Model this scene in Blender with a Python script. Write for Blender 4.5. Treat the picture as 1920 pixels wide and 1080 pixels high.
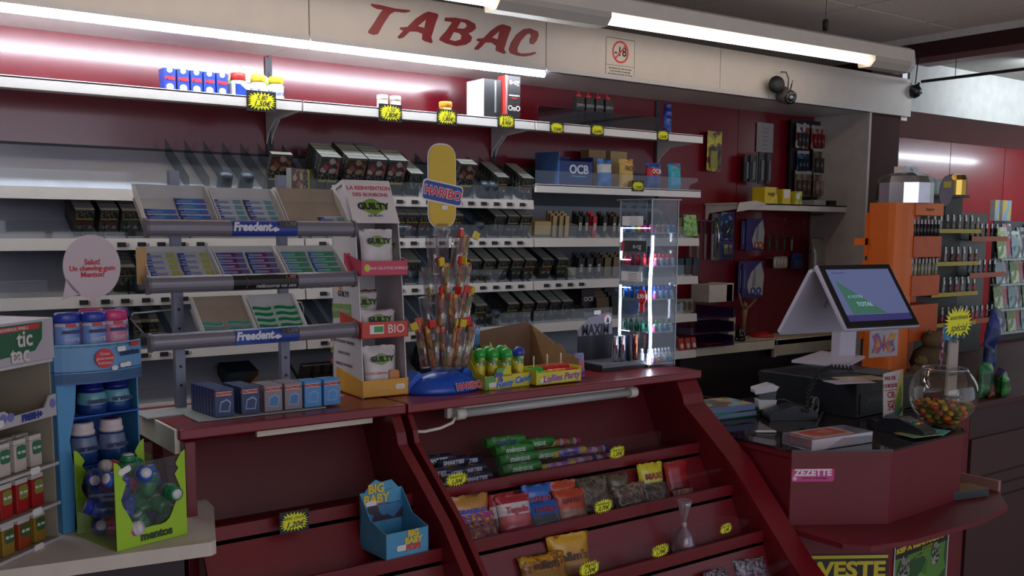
import bpy, bmesh, math, random
from mathutils import Vector, Matrix
random.seed(7)
PI = math.pi
for _o in list(bpy.data.objects): bpy.data.objects.remove(_o)
SC = bpy.context.scene
COL = SC.collection

# ------------------------------------------------------------------ camera
R3 = ((0.8051, 0.0648, 0.5896), (-0.5931, 0.0993, 0.7990), (0.0068, 0.9929, -0.1181))   # right, up, forward in columns
EYE = Vector((0, 0, 1.56)); FPX = 1860.0; CX, CY = 960.0, 649.0
cam_d = bpy.data.cameras.new('camera'); cam = bpy.data.objects.new('camera', cam_d); COL.objects.link(cam)
cam_d.sensor_width = 36; cam_d.lens = FPX / 1920 * 36; cam_d.shift_y = (CY - 540) / 1920; cam_d.clip_start = .05
cam.matrix_world = Matrix([(R3[i][0], R3[i][1], -R3[i][2], EYE[i]) for i in range(3)] + [(0, 0, 0, 1)])
SC.camera = cam

def at(px, py, x=None, y=None, z=None):
    """point of the room seen at a picture position, on the plane x=, y= or z="""
    c = (px - CX, CY - py, FPX)
    r = Vector([sum(R3[i][k] * c[k] for k in range(3)) for i in range(3)])
    if x is not None: t = x / r.x
    elif y is not None: t = y / r.y
    else: t = (z - EYE.z) / r.z
    return EYE + r * t

# ------------------------------------------------------------------ world, exposure, area lights
W = bpy.data.worlds.new('world'); SC.world = W; W.use_nodes = True
W.node_tree.nodes['Background'].inputs[0].default_value = (.80, .84, 1.0, 1); W.node_tree.nodes['Background'].inputs[1].default_value = .55
SC.view_settings.view_transform = 'Standard'; SC.view_settings.look = 'None'
SC.view_settings.exposure = 0.45; SC.view_settings.gamma = 1; SC.view_settings.use_curve_mapping = False

def area(name, loc, target, sx, sy, power, col):
    l = bpy.data.lights.new(name, 'AREA'); l.shape = 'RECTANGLE'; l.size = sx; l.size_y = sy; l.energy = power; l.color = col
    o = bpy.data.objects.new(name, l); COL.objects.link(o); o.location = loc
    o.rotation_euler = (Vector(target) - Vector(loc)).to_track_quat('-Z', 'Y').to_euler(); return o
area('front_room_fill', (1.0, -2.2, 1.9), (2.2, 3, 1.0), 3.0, 1.6, 20, (.88, .88, 1))  # added fill from behind the camera, lifts the ambient; no window modelled there
area('far_bay_tube_light', (6.3, 2.5, 2.40), (6.5, 3.3, 2.25), 1.8, .08, 9, (.85, .95, 1))
area('side_window_daylight', (7.6, 1.6, 1.7), (5.4, 2.6, 1.2), 1.6, 1.6, 6, (.9, .97, 1))

# ------------------------------------------------------------------ materials
MC = {}
def lin(c): return tuple((v / 255 / 12.92 if v / 255 <= .04045 else ((v / 255 + .055) / 1.055) ** 2.4) for v in c)
def M(rgb, rough=.5, metal=0, emit=0, var=.08, scale=14, coat=0, bump=0, name=None):
    key = (rgb, rough, metal, emit, var, scale, coat, bump)
    if key in MC: return MC[key]
    m = bpy.data.materials.new(name or 'mat_%d_%d_%d' % rgb); m.use_nodes = True
    nt = m.node_tree; b = nt.nodes['Principled BSDF']; L = lin(rgb)
    b.inputs['Roughness'].default_value = rough; b.inputs['Metallic'].default_value = metal
    b.inputs['Base Color'].default_value = (*L, 1)
    if coat: b.inputs['Coat Weight'].default_value = coat; b.inputs['Coat Roughness'].default_value = .12
    if var and not emit:
        tc = nt.nodes.new('ShaderNodeTexCoord'); n = nt.nodes.new('ShaderNodeTexNoise'); n.inputs['Scale'].default_value = scale; n.inputs['Detail'].default_value = 3
        r = nt.nodes.new('ShaderNodeValToRGB'); nt.links.new(tc.outputs['Object'], n.inputs['Vector'])
        r.color_ramp.elements[0].position = .3; r.color_ramp.elements[1].position = .7
        r.color_ramp.elements[0].color = (*[v * (1 - var) for v in L], 1); r.color_ramp.elements[1].color = (*[min(1, v * (1 + var)) for v in L], 1)
        nt.links.new(n.outputs['Fac'], r.inputs['Fac']); nt.links.new(r.outputs['Color'], b.inputs['Base Color'])
        if bump:
            bp = nt.nodes.new('ShaderNodeBump'); bp.inputs['Strength'].default_value = bump; bp.inputs['Distance'].default_value = .002
            nt.links.new(n.outputs['Fac'], bp.inputs['Height']); nt.links.new(bp.outputs['Normal'], b.inputs['Normal'])
    if emit:
        b.inputs['Emission Color'].default_value = (*L, 1); b.inputs['Emission Strength'].default_value = emit
    MC[key] = m; return m
def MIX(cols, scale=60, rough=.35, coat=0):
    """printed artwork: blotches of several ink colours"""
    key = ('mix', tuple(cols), scale, rough)
    if key in MC: return MC[key]
    m = bpy.data.materials.new('print_mix'); m.use_nodes = True; nt = m.node_tree; b = nt.nodes['Principled BSDF']
    b.inputs['Roughness'].default_value = rough
    tc = nt.nodes.new('ShaderNodeTexCoord'); v = nt.nodes.new('ShaderNodeTexVoronoi'); v.inputs['Scale'].default_value = scale
    sp = nt.nodes.new('ShaderNodeSeparateColor'); r = nt.nodes.new('ShaderNodeValToRGB'); r.color_ramp.interpolation = 'CONSTANT'
    nt.links.new(tc.outputs['Object'], v.inputs['Vector']); nt.links.new(v.outputs['Color'], sp.inputs[0]); nt.links.new(sp.outputs[0], r.inputs['Fac'])
    e = r.color_ramp.elements; e[0].color = (*lin(cols[0]), 1); e[0].position = 0
    for i, c in enumerate(cols[1:], 1):
        if i == 1: e[1].position = i / len(cols); e[1].color = (*lin(c), 1)
        else: q = e.new(i / len(cols)); q.color = (*lin(c), 1)
    nt.links.new(r.outputs['Color'], b.inputs['Base Color']); MC[key] = m; return m
def CLEAR(tint=(235, 240, 245), gloss=.10, rough=.03, milk=0.0):
    key = ('clear', tint, gloss, rough, milk)
    if key in MC: return MC[key]
    m = bpy.data.materials.new('clear_plastic'); m.use_nodes = True; nt = m.node_tree; nt.nodes.clear()
    o = nt.nodes.new('ShaderNodeOutputMaterial'); t = nt.nodes.new('ShaderNodeBsdfTransparent'); g = nt.nodes.new('ShaderNodeBsdfGlossy')
    t.inputs[0].default_value = (*lin(tint), 1); g.inputs['Roughness'].default_value = rough
    lw = nt.nodes.new('ShaderNodeLayerWeight'); lw.inputs[0].default_value = .35
    mr = nt.nodes.new('ShaderNodeMapRange'); mr.inputs[3].default_value = gloss * .5; mr.inputs[4].default_value = min(1, gloss * 5)
    mx = nt.nodes.new('ShaderNodeMixShader'); nt.links.new(lw.outputs['Facing'], mr.inputs[0]); nt.links.new(mr.outputs[0], mx.inputs[0])
    nt.links.new(t.outputs[0], mx.inputs[1]); nt.links.new(g.outputs[0], mx.inputs[2]); last = mx
    if milk:
        d = nt.nodes.new('ShaderNodeBsdfDiffuse'); d.inputs[0].default_value = (*lin(tint), 1); m2 = nt.nodes.new('ShaderNodeMixShader'); m2.inputs[0].default_value = milk
        nt.links.new(mx.outputs[0], m2.inputs[1]); nt.links.new(d.outputs[0], m2.inputs[2]); last = m2
    nt.links.new(last.outputs[0], o.inputs[0]); MC[key] = m; return m

WHITE = M((215, 210, 205), .45); OFFW = M((205, 198, 186), .5); CREAM = M((214, 205, 178), .45); GREYW = M((150, 148, 150), .5)
BLACK = M((22, 22, 25), .55); DGREY = M((52, 54, 60), .5); RED = M((104, 14, 22), .36, coat=.10, var=.12, scale=5, name='red_lacquer')
REDW = M((106, 11, 26), .22, coat=.4, var=.06, scale=3, name='red_wall_panel'); DRED = M((58, 22, 24), .85, name='dark_red_board')
STEEL = M((150, 150, 156), .35, .6); CHROME = M((215, 215, 220), .15, 1); YEL = M((226, 226, 30), .5, var=0); INK = M((18, 20, 30), .6, var=0)
GLASS = CLEAR(); ACRYL = CLEAR((238, 242, 246), .13)

# ------------------------------------------------------------------ mesh building
class MB:
    def __init__(s): s.v = []; s.f = []; s.m = []; s.sm = []
    def add(s, vs, fs, m=0, smooth=False, T=None):
        b = len(s.v); s.v += [tuple(T @ Vector(p)) if T else tuple(p) for p in vs]
        for f in fs: s.f.append([b + i for i in f]); s.m.append(m); s.sm.append(smooth)
        return s
    def box(s, x0, x1, y0, y1, z0, z1, m=0, T=None, top=None, front=None, side=None, back=None):
        vs = [(x, y, z) for z in (z0, z1) for y in (y0, y1) for x in (x0, x1)]
        fs = [(0, 2, 3, 1), (4, 5, 7, 6), (0, 1, 5, 4), (2, 6, 7, 3), (0, 4, 6, 2), (1, 3, 7, 5)]
        ms = [m, m if top is None else top, m if front is None else front, m if back is None else back, m if side is None else side, m if side is None else side]
        for f, mm in zip(fs, ms): s.add(vs, [], 0, T=None) if False else None
        b = len(s.v); s.v += [tuple(T @ Vector(p)) if T else p for p in vs]
        for f, mm in zip(fs, ms): s.f.append([b + i for i in f]); s.m.append(mm); s.sm.append(False)
        return s
    def prism(s, pts, a, b, axis='y', m=0, T=None, cap=None, smooth=False):
        """2D outline extruded from a to b along axis; outline in the two other axes (x,z), (y,z) or (x,y)"""
        n = len(pts)
        mk = {'y': lambda p, t: (p[0], t, p[1]), 'x': lambda p, t: (t, p[0], p[1]), 'z': lambda p, t: (p[0], p[1], t)}[axis]
        vs = [mk(p, a) for p in pts] + [mk(p, b) for p in pts]
        s.add(vs, [[i, (i + 1) % n, n + (i + 1) % n, n + i] for i in range(n)], m, smooth, T)
        s.add(vs, [list(range(n))[::-1], list(range(n, 2 * n))], m if cap is None else cap, False, T); return s
    def lathe(s, prof, c=(0, 0, 0), n=20, ms=None, m=0, T=None, smooth=True):
        """profile of (radius, z)"""
        b = len(s.v); P = []
        for r, z in prof:
            for k in range(n):
                a = 2 * PI * k / n; p = Vector((c[0] + r * math.cos(a), c[1] + r * math.sin(a), c[2] + z)); P.append(tuple(T @ p) if T else tuple(p))
        s.v += P
        for j in range(len(prof) - 1):
            for k in range(n):
                s.f.append([b + j * n + k, b + j * n + (k + 1) % n, b + (j + 1) * n + (k + 1) % n, b + (j + 1) * n + k]); s.m.append(ms[j] if ms else m); s.sm.append(smooth)
        if prof[0][0] > 1e-5: s.f.append([b + k for k in range(n)][::-1]); s.m.append(ms[0] if ms else m); s.sm.append(False)
        if prof[-1][0] > 1e-5: s.f.append([b + (len(prof) - 1) * n + k for k in range(n)]); s.m.append(ms[-1] if ms else m); s.sm.append(False)
        return s
    def tube(s, pts, r, n=8, m=0, T=None):
        pts = [Vector(p) for p in pts]; b = len(s.v); up = Vector((0, 0, 1))
        for i, p in enumerate(pts):
            d = (pts[min(i + 1, len(pts) - 1)] - pts[max(i - 1, 0)]).normalized()
            u = d.cross(up if abs(d.z) < .95 else Vector((1, 0, 0))).normalized(); w = d.cross(u); rr = r[i] if isinstance(r, (list, tuple)) else r
            for k in range(n):
                a = 2 * PI * k / n; q = p + (u * math.cos(a) + w * math.sin(a)) * rr; s.v.append(tuple(T @ q) if T else tuple(q))
        for i in range(len(pts) - 1):
            for k in range(n):
                s.f.append([b + i * n + k, b + i * n + (k + 1) % n, b + (i + 1) * n + (k + 1) % n, b + (i + 1) * n + k]); s.m.append(m); s.sm.append(True)
        s.f.append([b + k for k in range(n)]); s.m.append(m); s.sm.append(False)
        s.f.append([b + (len(pts) - 1) * n + k for k in range(n)]); s.m.append(m); s.sm.append(False); return s
    def pillow(s, w, h, d, ms, T=None, nx=8, nz=10, seed=0, crimp=.12):
        """a sealed bag: bulged front and back between crimped top and bottom; ms = material per row band from bottom to top"""
        rnd = random.Random(seed); b = len(s.v); g = {}
        for sd in (0, 1):
            for j in range(nz + 1):
                for i in range(nx + 1):
                    u = i / nx; v = j / nz; x = (u - .5) * w * (1 - .07 * math.sin(PI * v)); z = v * h
                    bul = max(0, math.sin(PI * u)) ** .6 * max(0, min(1, (v - .0) / crimp, (1 - v) / crimp)) * (.8 + .4 * (1 - v))
                    y = (-1 if sd == 0 else 1) * (d / 2 * bul) + (rnd.uniform(-.05, .05) * d if 0 < i < nx and 0 < j < nz else 0) + rnd.uniform(-.03, .03) * d * (j == nz)
                    if j == nz: z += rnd.uniform(-.012, .012) * h + .015 * h * (i % 2)
                    p = Vector((x, y, z)); s.v.append(tuple(T @ p) if T else tuple(p)); g[sd, j, i] = len(s.v) - 1
        for sd in (0, 1):
            for j in range(nz):
                mm = ms[min(len(ms) - 1, int(j / nz * len(ms)))]
                for i in range(nx):
                    q = [g[sd, j, i], g[sd, j, i + 1], g[sd, j + 1, i + 1], g[sd, j + 1, i]]
                    s.f.append(q if sd == 0 else q[::-1]); s.m.append(mm); s.sm.append(True)
        ring = [(j, 0) for j in range(nz + 1)] ; 
        for j in range(nz):
            for i, rv in ((0, False), (nx, True)):
                q = [g[0, j, i], g[0, j + 1, i], g[1, j + 1, i], g[1, j, i]]; s.f.append(q[::-1] if rv else q); s.m.append(ms[min(len(ms) - 1, int(j / nz * len(ms)))]); s.sm.append(True)
        for i in range(nx):
            for j, rv in ((0, True), (nz, False)):
                q = [g[0, j, i], g[0, j, i + 1], g[1, j, i + 1], g[1, j, i]]; s.f.append(q[::-1] if rv else q); s.m.append(ms[0 if j == 0 else -1]); s.sm.append(True)
        return s
    def mesh(s, name, mats):
        me = bpy.data.meshes.new(name); me.from_pydata(s.v, [], s.f)
        for m in (mats if isinstance(mats, (list, tuple)) else [mats]): me.materials.append(m)
        nm = len(me.materials)
        me.polygons.foreach_set('material_index', [min(x, nm - 1) for x in s.m]); me.polygons.foreach_set('use_smooth', s.sm)
        me.update(); return me
    def build(s, name, mats, parent=None, bevel=0, fix=True):
        me = s.mesh(name, mats)
        if fix:
            bm = bmesh.new(); bm.from_mesh(me); bmesh.ops.recalc_face_normals(bm, faces=bm.faces); bm.to_mesh(me); bm.free()
        o = bpy.data.objects.new(name, me); COL.objects.link(o); o.parent = parent
        if bevel:
            b = o.modifiers.new('bevel', 'BEVEL'); b.width = bevel; b.segments = 2; b.limit_method = 'ANGLE'; b.angle_limit = math.radians(40)
        return o

def tag(o, label, cat, group=None, kind=None):
    if label: o['label'] = label
    if cat: o['category'] = cat
    if group: o['group'] = group
    if kind: o['kind'] = kind
    return o
def thing(name, label, cat, loc=(0, 0, 0), rz=0, group=None, rx=0, ry=0):
    o = bpy.data.objects.new(name, None); COL.objects.link(o); o.empty_display_size = .05
    o.location = loc; o.rotation_euler = (rx, ry, rz); return tag(o, label, cat, group)
def solo(mb, name, mats, label, cat, loc=(0, 0, 0), rz=0, group=None, rx=0, ry=0, bevel=0):
    o = mb.build(name, mats, None, bevel); o.location = loc; o.rotation_euler = (rx, ry, rz); return tag(o, label, cat, group)
def struct(mb, name, mats, bevel=0):
    o = mb.build(name, mats, None, bevel); o['kind'] = 'structure'; return o
def copy_tree(o, parent=None):
    c = o.copy(); COL.objects.link(c); c.parent = parent
    for ch in list(o.children): copy_tree(ch, c)
    return c
def place(o, loc, rz=0, label=None, group=None, rx=0, ry=0):
    o.location = loc; o.rotation_euler = (rx, ry, rz)
    if label: o['label'] = label
    if group: o['group'] = group
    return o
def write(s, size, parent, loc, mat, rot=(PI / 2, 0, 0), shear=0, bold=0, width=None, name='lettering', ax='CENTER', ext=.0004, space=1):
    """writing on a surface; by default it faces -y"""
    c = bpy.data.curves.new(name, 'FONT'); c.body = s; c.size = size; c.align_x = ax; c.align_y = 'CENTER'; c.shear = shear; c.offset = bold; c.extrude = ext
    c.space_character = space; c.resolution_u = 3; c.materials.append(mat)
    o = bpy.data.objects.new(name, c); COL.objects.link(o); o.parent = parent; o.location = loc; o.rotation_euler = rot
    if width:
        bpy.context.view_layer.update(); o.scale = (width / max(.001, o.dimensions.x), 1, 1)
    return o
def TR(loc=(0, 0, 0), rx=0, ry=0, rz=0):
    return Matrix.Translation(loc) @ Matrix.Rotation(rz, 4, 'Z') @ Matrix.Rotation(ry, 4, 'Y') @ Matrix.Rotation(rx, 4, 'X')
ORD = ['first', 'second', 'third', 'fourth', 'fifth', 'sixth', 'seventh', 'eighth', 'ninth', 'tenth', 'eleventh', 'twelfth']
def ellipse(a, b, n=28, cx=0, cy=0): return [(cx + a * math.cos(2 * PI * k / n), cy + b * math.sin(2 * PI * k / n)) for k in range(n)]
def rrect(w, h, r, n=4, cx=0, cy=0):
    P = []
    for sx, sy, a0 in ((1, 1, 0), (-1, 1, 90), (-1, -1, 180), (1, -1, 270)):
        for k in range(n + 1):
            a = math.radians(a0 + 90 * k / n); P.append((cx + sx * (w / 2 - r) + r * math.cos(a), cy + sy * (h / 2 - r) + r * math.sin(a)))
    return P
# ------------------------------------------------------------------ the room shell
struct(MB().box(-1.2, 9, -1.5, 5, -.05, 0), 'floor', M((168, 156, 142), .4, scale=4))
b = MB().box(-1.2, 4.63, 3.49, 3.55, 0, 1.0, 2).box(-1.2, 4.63, 3.49, 3.55, 1.0, 1.86, 1).box(-1.2, 4.63, 3.49, 3.55, 1.86, 2.6, 0)
b = MB()
for x0, x1 in ((-1.2, .468), (.472, 1.468), (1.472, 2.468), (2.472, 3.43), (3.434, 4.008), (4.012, 4.63)):
    b.box(x0, x1, 3.49, 3.53, .0, 2.19, 0)
b.box(-1.2, 4.63, 3.53, 3.56, 0, 2.6, 1).box(-1.2, 5.16, 3.50, 3.53, 2.19, 2.61, 2)
struct(b, 'wall_back', [REDW, BLACK, M((120, 112, 105), .8)])
# ceiling of 60 cm tiles in a dark grid
b = MB(); x0, y0 = 3.534 - 10 * .6, 3.50 - 9 * .6
tiles = []
for i in range(13):
    for j in range(9):
        xa = x0 + i * .6; ya = y0 + j * .6
        if xa > 5.0: continue
        b.box(xa + .008, min(xa + .592, 5.02), ya + .008, ya + .592, 2.598, 2.62, 0)
b.box(-3, 5.02, -2, 3.6, 2.606, 2.64, 1)
struct(b, 'ceiling', [M((226, 212, 200), .9, scale=120, var=.12, bump=.3), M((66, 60, 56), .7)])
struct(MB().box(5.16, 9, -2, 3.155, 2.475, 2.53), 'ceiling_far_bay', M((150, 146, 142), .8))
# soffit and far bay
b = MB()
for xa, xb in ((-1.2, 1.468), (1.472, 2.468), (2.472, 3.80), (3.804, 4.63)): b.box(xa, xb, 3.13, 3.495, 2.172, 2.19)
struct(b, 'ceiling_soffit', M((188, 186, 184), .30, var=.03))
struct(MB().box(4.992, 9, 3.17, 4.07, 2.207, 2.225).box(4.992, 9, 3.155, 3.17, 2.207, 2.53), 'ceiling_soffit_far_bay', M((178, 178, 176), .6))
b = MB()
for k, xa in enumerate((4.93, 6.27, 7.02, 7.8)): b.box(xa, (6.262, 7.012, 7.792, 9)[k], 4.07, 4.11, 0, 2.206)
b.box(4.9, 9, 4.11, 4.14, 0, 2.3, 1)
struct(b, 'wall_far_bay', [M((146, 30, 38), .3, coat=.5, var=.06, scale=3), BLACK])
struct(MB().box(9, 9.05, -2, 4.14, 0, 2.6), 'wall_right', M((120, 116, 112), .7))
struct(MB().box(-1.25, -1.2, -1.5, 3.6, 0, 2.6), 'wall_left', M((120, 100, 95), .7))
# red column, white side panel, beam
struct(MB().box(4.652, 4.93, 3.16, 3.498, 0, 2.44).box(4.652, 4.93, 3.498, 4.07, 0, 2.18), 'column', DRED)
struct(MB().box(4.63, 4.65, 3.146, 3.49, 0, 2.172), 'wall_bay_side', M((176, 168, 162), .6))
struct(MB().box(5.02, 5.12, -2, 3.49, 2.487, 2.562, 1).box(5.012, 5.13, -2, 3.49, 2.562, 2.604, 0).box(5.03, 5.16, -2, 3.49, 2.455, 2.487, 2), 'beam', [WHITE, DRED, M((120, 80, 84), .5)])
# header board with its sign
h = thing('sign_board', 'long white fascia board above the tobacco shelves lettered TABAC in red', 'sign', (0, 3.155, 2.172))
for xa, xb in ((-1.2, 1.468), (1.471, 2.47), (2.473, 3.47), (3.473, 4.99)):
    MB().box(xa, xb, -.018, 0, 0, .198).build('fascia_panel', M((196, 188, 178), .5, var=.03), h, .0015)
MB().box(4.97, 4.99, 0, .33, 0, .198).build('end_panel', M((176, 168, 162), .6), h)
MB().box(4.93, 4.985, 0, .02, -.02, 0).build('corner_clip', WHITE, h)
def on_sign(pts): return [((q := at(px, py, y=3.136)).x, q.z - 2.172) for px, py in pts]
LM = M((128, 14, 22), .4, var=0)
Z2 = lambda L: [(640 + x / 3, y / 3) for x, y in L]
LET = [
 ([(168, 22), (215, 28), (300, 48), (385, 58), (386, 66), (360, 72), (300, 66), (275, 80), (240, 130), (215, 175), (205, 193), (180, 196), (155, 186), (153, 176), (185, 130), (222, 70), (235, 56), (200, 50), (180, 40), (168, 30)], []),
 ([(490, 66), (540, 78), (545, 92), (530, 130), (515, 180), (505, 210), (514, 238), (505, 243), (470, 232), (455, 222), (458, 190), (425, 178), (385, 178), (362, 200), (345, 214), (325, 217), (317, 208), (335, 188), (350, 172), (330, 165), (332, 155), (372, 152), (420, 105), (465, 75)], [(478, 108), (430, 148), (468, 158)]),
 ([(585, 100), (640, 100), (710, 112), (752, 135), (757, 160), (735, 180), (715, 188), (735, 210), (728, 235), (700, 252), (650, 260), (590, 245), (552, 225), (556, 212), (590, 175), (625, 125), (580, 118)], [[(672, 122), (650, 160), (690, 162), (708, 148), (700, 130)], [(632, 180), (608, 225), (640, 232), (672, 222), (678, 200), (662, 186)]]),
 ([(905, 137), (950, 150), (955, 162), (940, 200), (925, 245), (915, 280), (926, 298), (915, 303), (880, 290), (868, 282), (872, 258), (845, 240), (810, 240), (790, 262), (770, 280), (752, 280), (750, 270), (768, 250), (780, 235), (760, 228), (765, 218), (800, 215), (840, 175), (880, 145)], [(892, 172), (848, 212), (880, 222)]),
 ([(1105, 178), (1110, 200), (1098, 230), (1080, 250), (1062, 245), (1060, 225), (1070, 200), (1060, 188), (1040, 195), (1010, 230), (990, 270), (990, 292), (1010, 302), (1050, 300), (1090, 292), (1096, 300), (1070, 312), (1030, 318), (985, 312), (950, 298), (943, 278), (955, 240), (985, 195), (1025, 165), (1060, 160)], []),
]
def letter_mesh(outer, holes):
    c = bpy.data.curves.new('letter', 'CURVE'); c.dimensions = '2D'; c.fill_mode = 'BOTH'; c.extrude = .0015
    if holes and isinstance(holes[0], tuple): holes = [holes]
    for ring in [outer] + list(holes):
        P = on_sign(Z2(ring)); sp = c.splines.new('POLY'); sp.points.add(len(P) - 1); sp.use_cyclic_u = True
        for q, p in zip(sp.points, P): q.co = (p[0], p[1], 0, 1)
    c.materials.append(LM); o = bpy.data.objects.new('letter', c); COL.objects.link(o); o.parent = h; o.rotation_euler = (PI / 2, 0, 0); o.location = (0, -.0195, 0)
for outer, holes in LET: letter_mesh(outer, holes)
# no-under-18 notice
n = thing('age_notice', 'small paper notice with a crossed-out -18 on the white fascia', 'notice', (2.862, 3.1365, 2.183))
MB().box(-.08, .08, -.0008, 0, 0, .157).build('sheet', M((205, 195, 182), .7, var=0), n)
b = MB()
for x0, x1, z0, z1 in ((-.08, .08, .155, .157), (-.08, .08, 0, .0015), (-.08, -.0785, 0, .157), (.0785, .08, 0, .157), (-.08, .08, .047, .0485)): b.box(x0, x1, -.0012, -.0008, z0, z1)
b.build('frame_line', INK, n)
b = MB(); N = 32
for k in range(N):
    a, c = 2 * PI * k / N, 2 * PI * (k + 1) / N
    b.prism([(.045 * math.cos(a), .103 + .045 * math.sin(a)), (.045 * math.cos(c), .103 + .045 * math.sin(c)), (.038 * math.cos(c), .103 + .038 * math.sin(c)), (.038 * math.cos(a), .103 + .038 * math.sin(a))], -.002, -.0008)
b.prism([(-.033, .074), (-.029, .070), (.033, .132), (.029, .136)], -.0026, -.0008)
b.build('ban_ring', M((205, 50, 40), .6, var=0), n)
write('-18', .052, n, (0, -.0016, .103), INK, bold=.0008)
for k, t in enumerate(('Interdiction de vente de tabac', 'et de produits du vapotage', 'aux mineurs de moins de 18 ans')): write(t, .0105, n, (0, -.0012, .036 - k * .0115), INK, shear=.3)

# pendant light
p = thing('pendant_light', 'long white suspended trough light with two lit fluorescent tubes in front of the fascia', 'ceiling light', (0, 2.85, 2.345))
sl = .011
prof = [(-.055, .005), (-.045, .055), (-.02, .068), (.04, .068), (.055, .04), (.055, -.02), (.02, -.045), (.005, -.045), (.005, .0)]
b = MB(); Tt = Matrix.Rotation(-sl, 4, 'Y') @ Matrix.Translation((0, 0, -.030))
b.prism([(-.06, .0), (-.052, .056), (-.025, .070), (.045, .070), (.06, .045), (.06, -.012), (.052, -.016), (.047, .0)], .2, 4.42, 'x', T=Tt)
b.build('housing', M((216, 206, 192), .5, var=.03), p)
MB().prism([(-.06, .0), (-.052, .056), (-.025, .070), (.045, .070), (.06, .045), (.06, -.03), (.035, -.047), (-.035, -.047), (-.060, -.02)], 4.42, 4.455, 'x', T=Tt).build('end_cap', WHITE, p, .003)
MB().prism([(-.06, .0), (.04, .0), (.03, -.045), (-.035, -.047), (-.060, -.02)], 2.0, 2.50, 'x', T=Tt).build('joint_cover', M((186, 178, 166), .5, var=.03), p)
MB().prism([(-.06, .0), (.04, .0), (.03, -.045), (-.035, -.047), (-.060, -.02)], 4.13, 4.42, 'x', T=Tt).build('joint_cover', M((186, 178, 166), .5, var=.03), p)
TUBE = M((255, 238, 222), .5, emit=5)
for xa, xb in ((.25, 2.0), (2.5, 4.13)):
    MB().tube([Tt @ Vector((xa + .01, -.020, -.022)), Tt @ Vector((xb - .01, -.020, -.022))], .0145, 14).build('fluorescent_tube', TUBE, p)
MB().tube([(3.83, .0, .075), (3.83, .0, .245)], .0012, 6).build('suspension_wire', BLACK, p)
MB().lathe([(.012, .0), (.013, .04), (.009, .048)], (3.83, 0, .10), 12).build('wire_gripper', BLACK, p)

# tube under the soffit
s = thing('shelf_tube_light', 'bare lit fluorescent tube running under the left part of the fascia', 'tube light', (0, 3.146, 2.160))
STB = M((235, 243, 255), .5, emit=40)
for xa, xb in ((-.9, 1.465), (1.475, 2.468)): MB().tube([(xa, 0, 0), (xb, 0, 0)], .011, 14).build('fluorescent_tube', STB, s)

ft = thing('far_tube_light', 'lit fluorescent tube under the far fascia, mirrored in the glossy red wall', 'tube light', (0, 3.22, 2.188))
MB().tube([(7.5, 0, 0), (8.9, 0, 0)], .013, 12).build('fluorescent_tube', M((235, 243, 255), .5, emit=40), ft)
# rail with hung camera
r = thing('ceiling_rail', 'thin dark rail running across below the far ceiling', 'rail', (5.0, 0, 2.355))
MB().tube([(0, -1.5, 0), (0, 3.09, 0)], .008, 8).build('rail_rod', DGREY, r)
MB().tube([(0, 2.9, .004), (0, 2.9, .097)], .002, 6).build('hanger', BLACK, r)
MB().tube([(0, 1.2, .004), (0, 1.2, .097)], .002, 6).build('hanger', BLACK, r)
c = thing('dome_camera', 'dark dome security camera at the right end of the fascia', 'security camera', at(1716, 170, x=5.0))
MB().lathe([(.001, -.042), (.02, -.037), (.034, -.02), (.037, 0), (.030, .018), (.014, .028), (.006, .036), (.006, .045)], n=20, T=TR(rx=.35, ry=.25)).build('dome', M((30, 34, 36), .2), c)
MB().lathe([(.038, -.004), (.041, 0), (.038, .006)], n=20, T=TR(rx=.35, ry=.25)).build('ring', M((90, 92, 92), .4), c)
MB().tube([(0, 0, .035), (.006, 0, .09), (.012, 0, .17)], .003).build('stem', BLACK, c)
c = thing('bullet_camera', 'round grey security camera with aerials fixed to the front of the fascia', 'security camera', (3.87, 3.085, 2.185))
MB().lathe([(.001, .04), (.030, .038), (.036, .02), (.036, -.025), (.03, -.04), (.022, -.042)], n=24, T=TR((0, .0, 0), rx=PI / 2 + .25, rz=-.35)).build('housing', M((92, 82, 84), .4), c)
MB().lathe([(.031, .0), (.031, .004), (.001, .005)], n=24, T=TR((-.014, -.038, -.010), rx=PI / 2 + .25, rz=-.35)).build('face_plate', M((28, 28, 30), .3), c)
b = MB()
for k in range(14):
    a = 2 * PI * k / 14; b.lathe([(.0028, 0), (.001, .002)], n=6, T=TR((-.0155, -.043, -.010), rx=PI / 2 + .25, rz=-.35) @ Matrix.Translation((.022 * math.cos(a), .022 * math.sin(a), 0)))
b.build('infrared_diode', CHROME, c); 
MB().lathe([(.009, .0), (.008, .006), (.001, .008)], n=14, T=TR((-.016, -.043, -.010), rx=PI / 2 + .25, rz=-.35)).build('lens', M((170, 180, 190), .1), c)
MB().lathe([(.001, .0), (.036, .003), (.040, .012), (.030, .02), (.014, .028)], n=22, T=TR((-.062, .012, .048), rx=PI / 2, rz=-.5)).build('mount_disc', BLACK, c)
MB().tube([(-.05, .02, .045), (-.02, .012, .04), (0, .0, .03)], .013).build('mount_arm', DGREY, c)
MB().tube([(.028, .0, .02), (.04, 0, .06), (.045, .0, .075)], .003).build('aerial', BLACK, c)
MB().tube([(.025, .01, .03), (.034, .015, .085), (.02, .02, .115), (-.005, .03, .115)], .0028).build('cable', BLACK, c)
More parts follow.
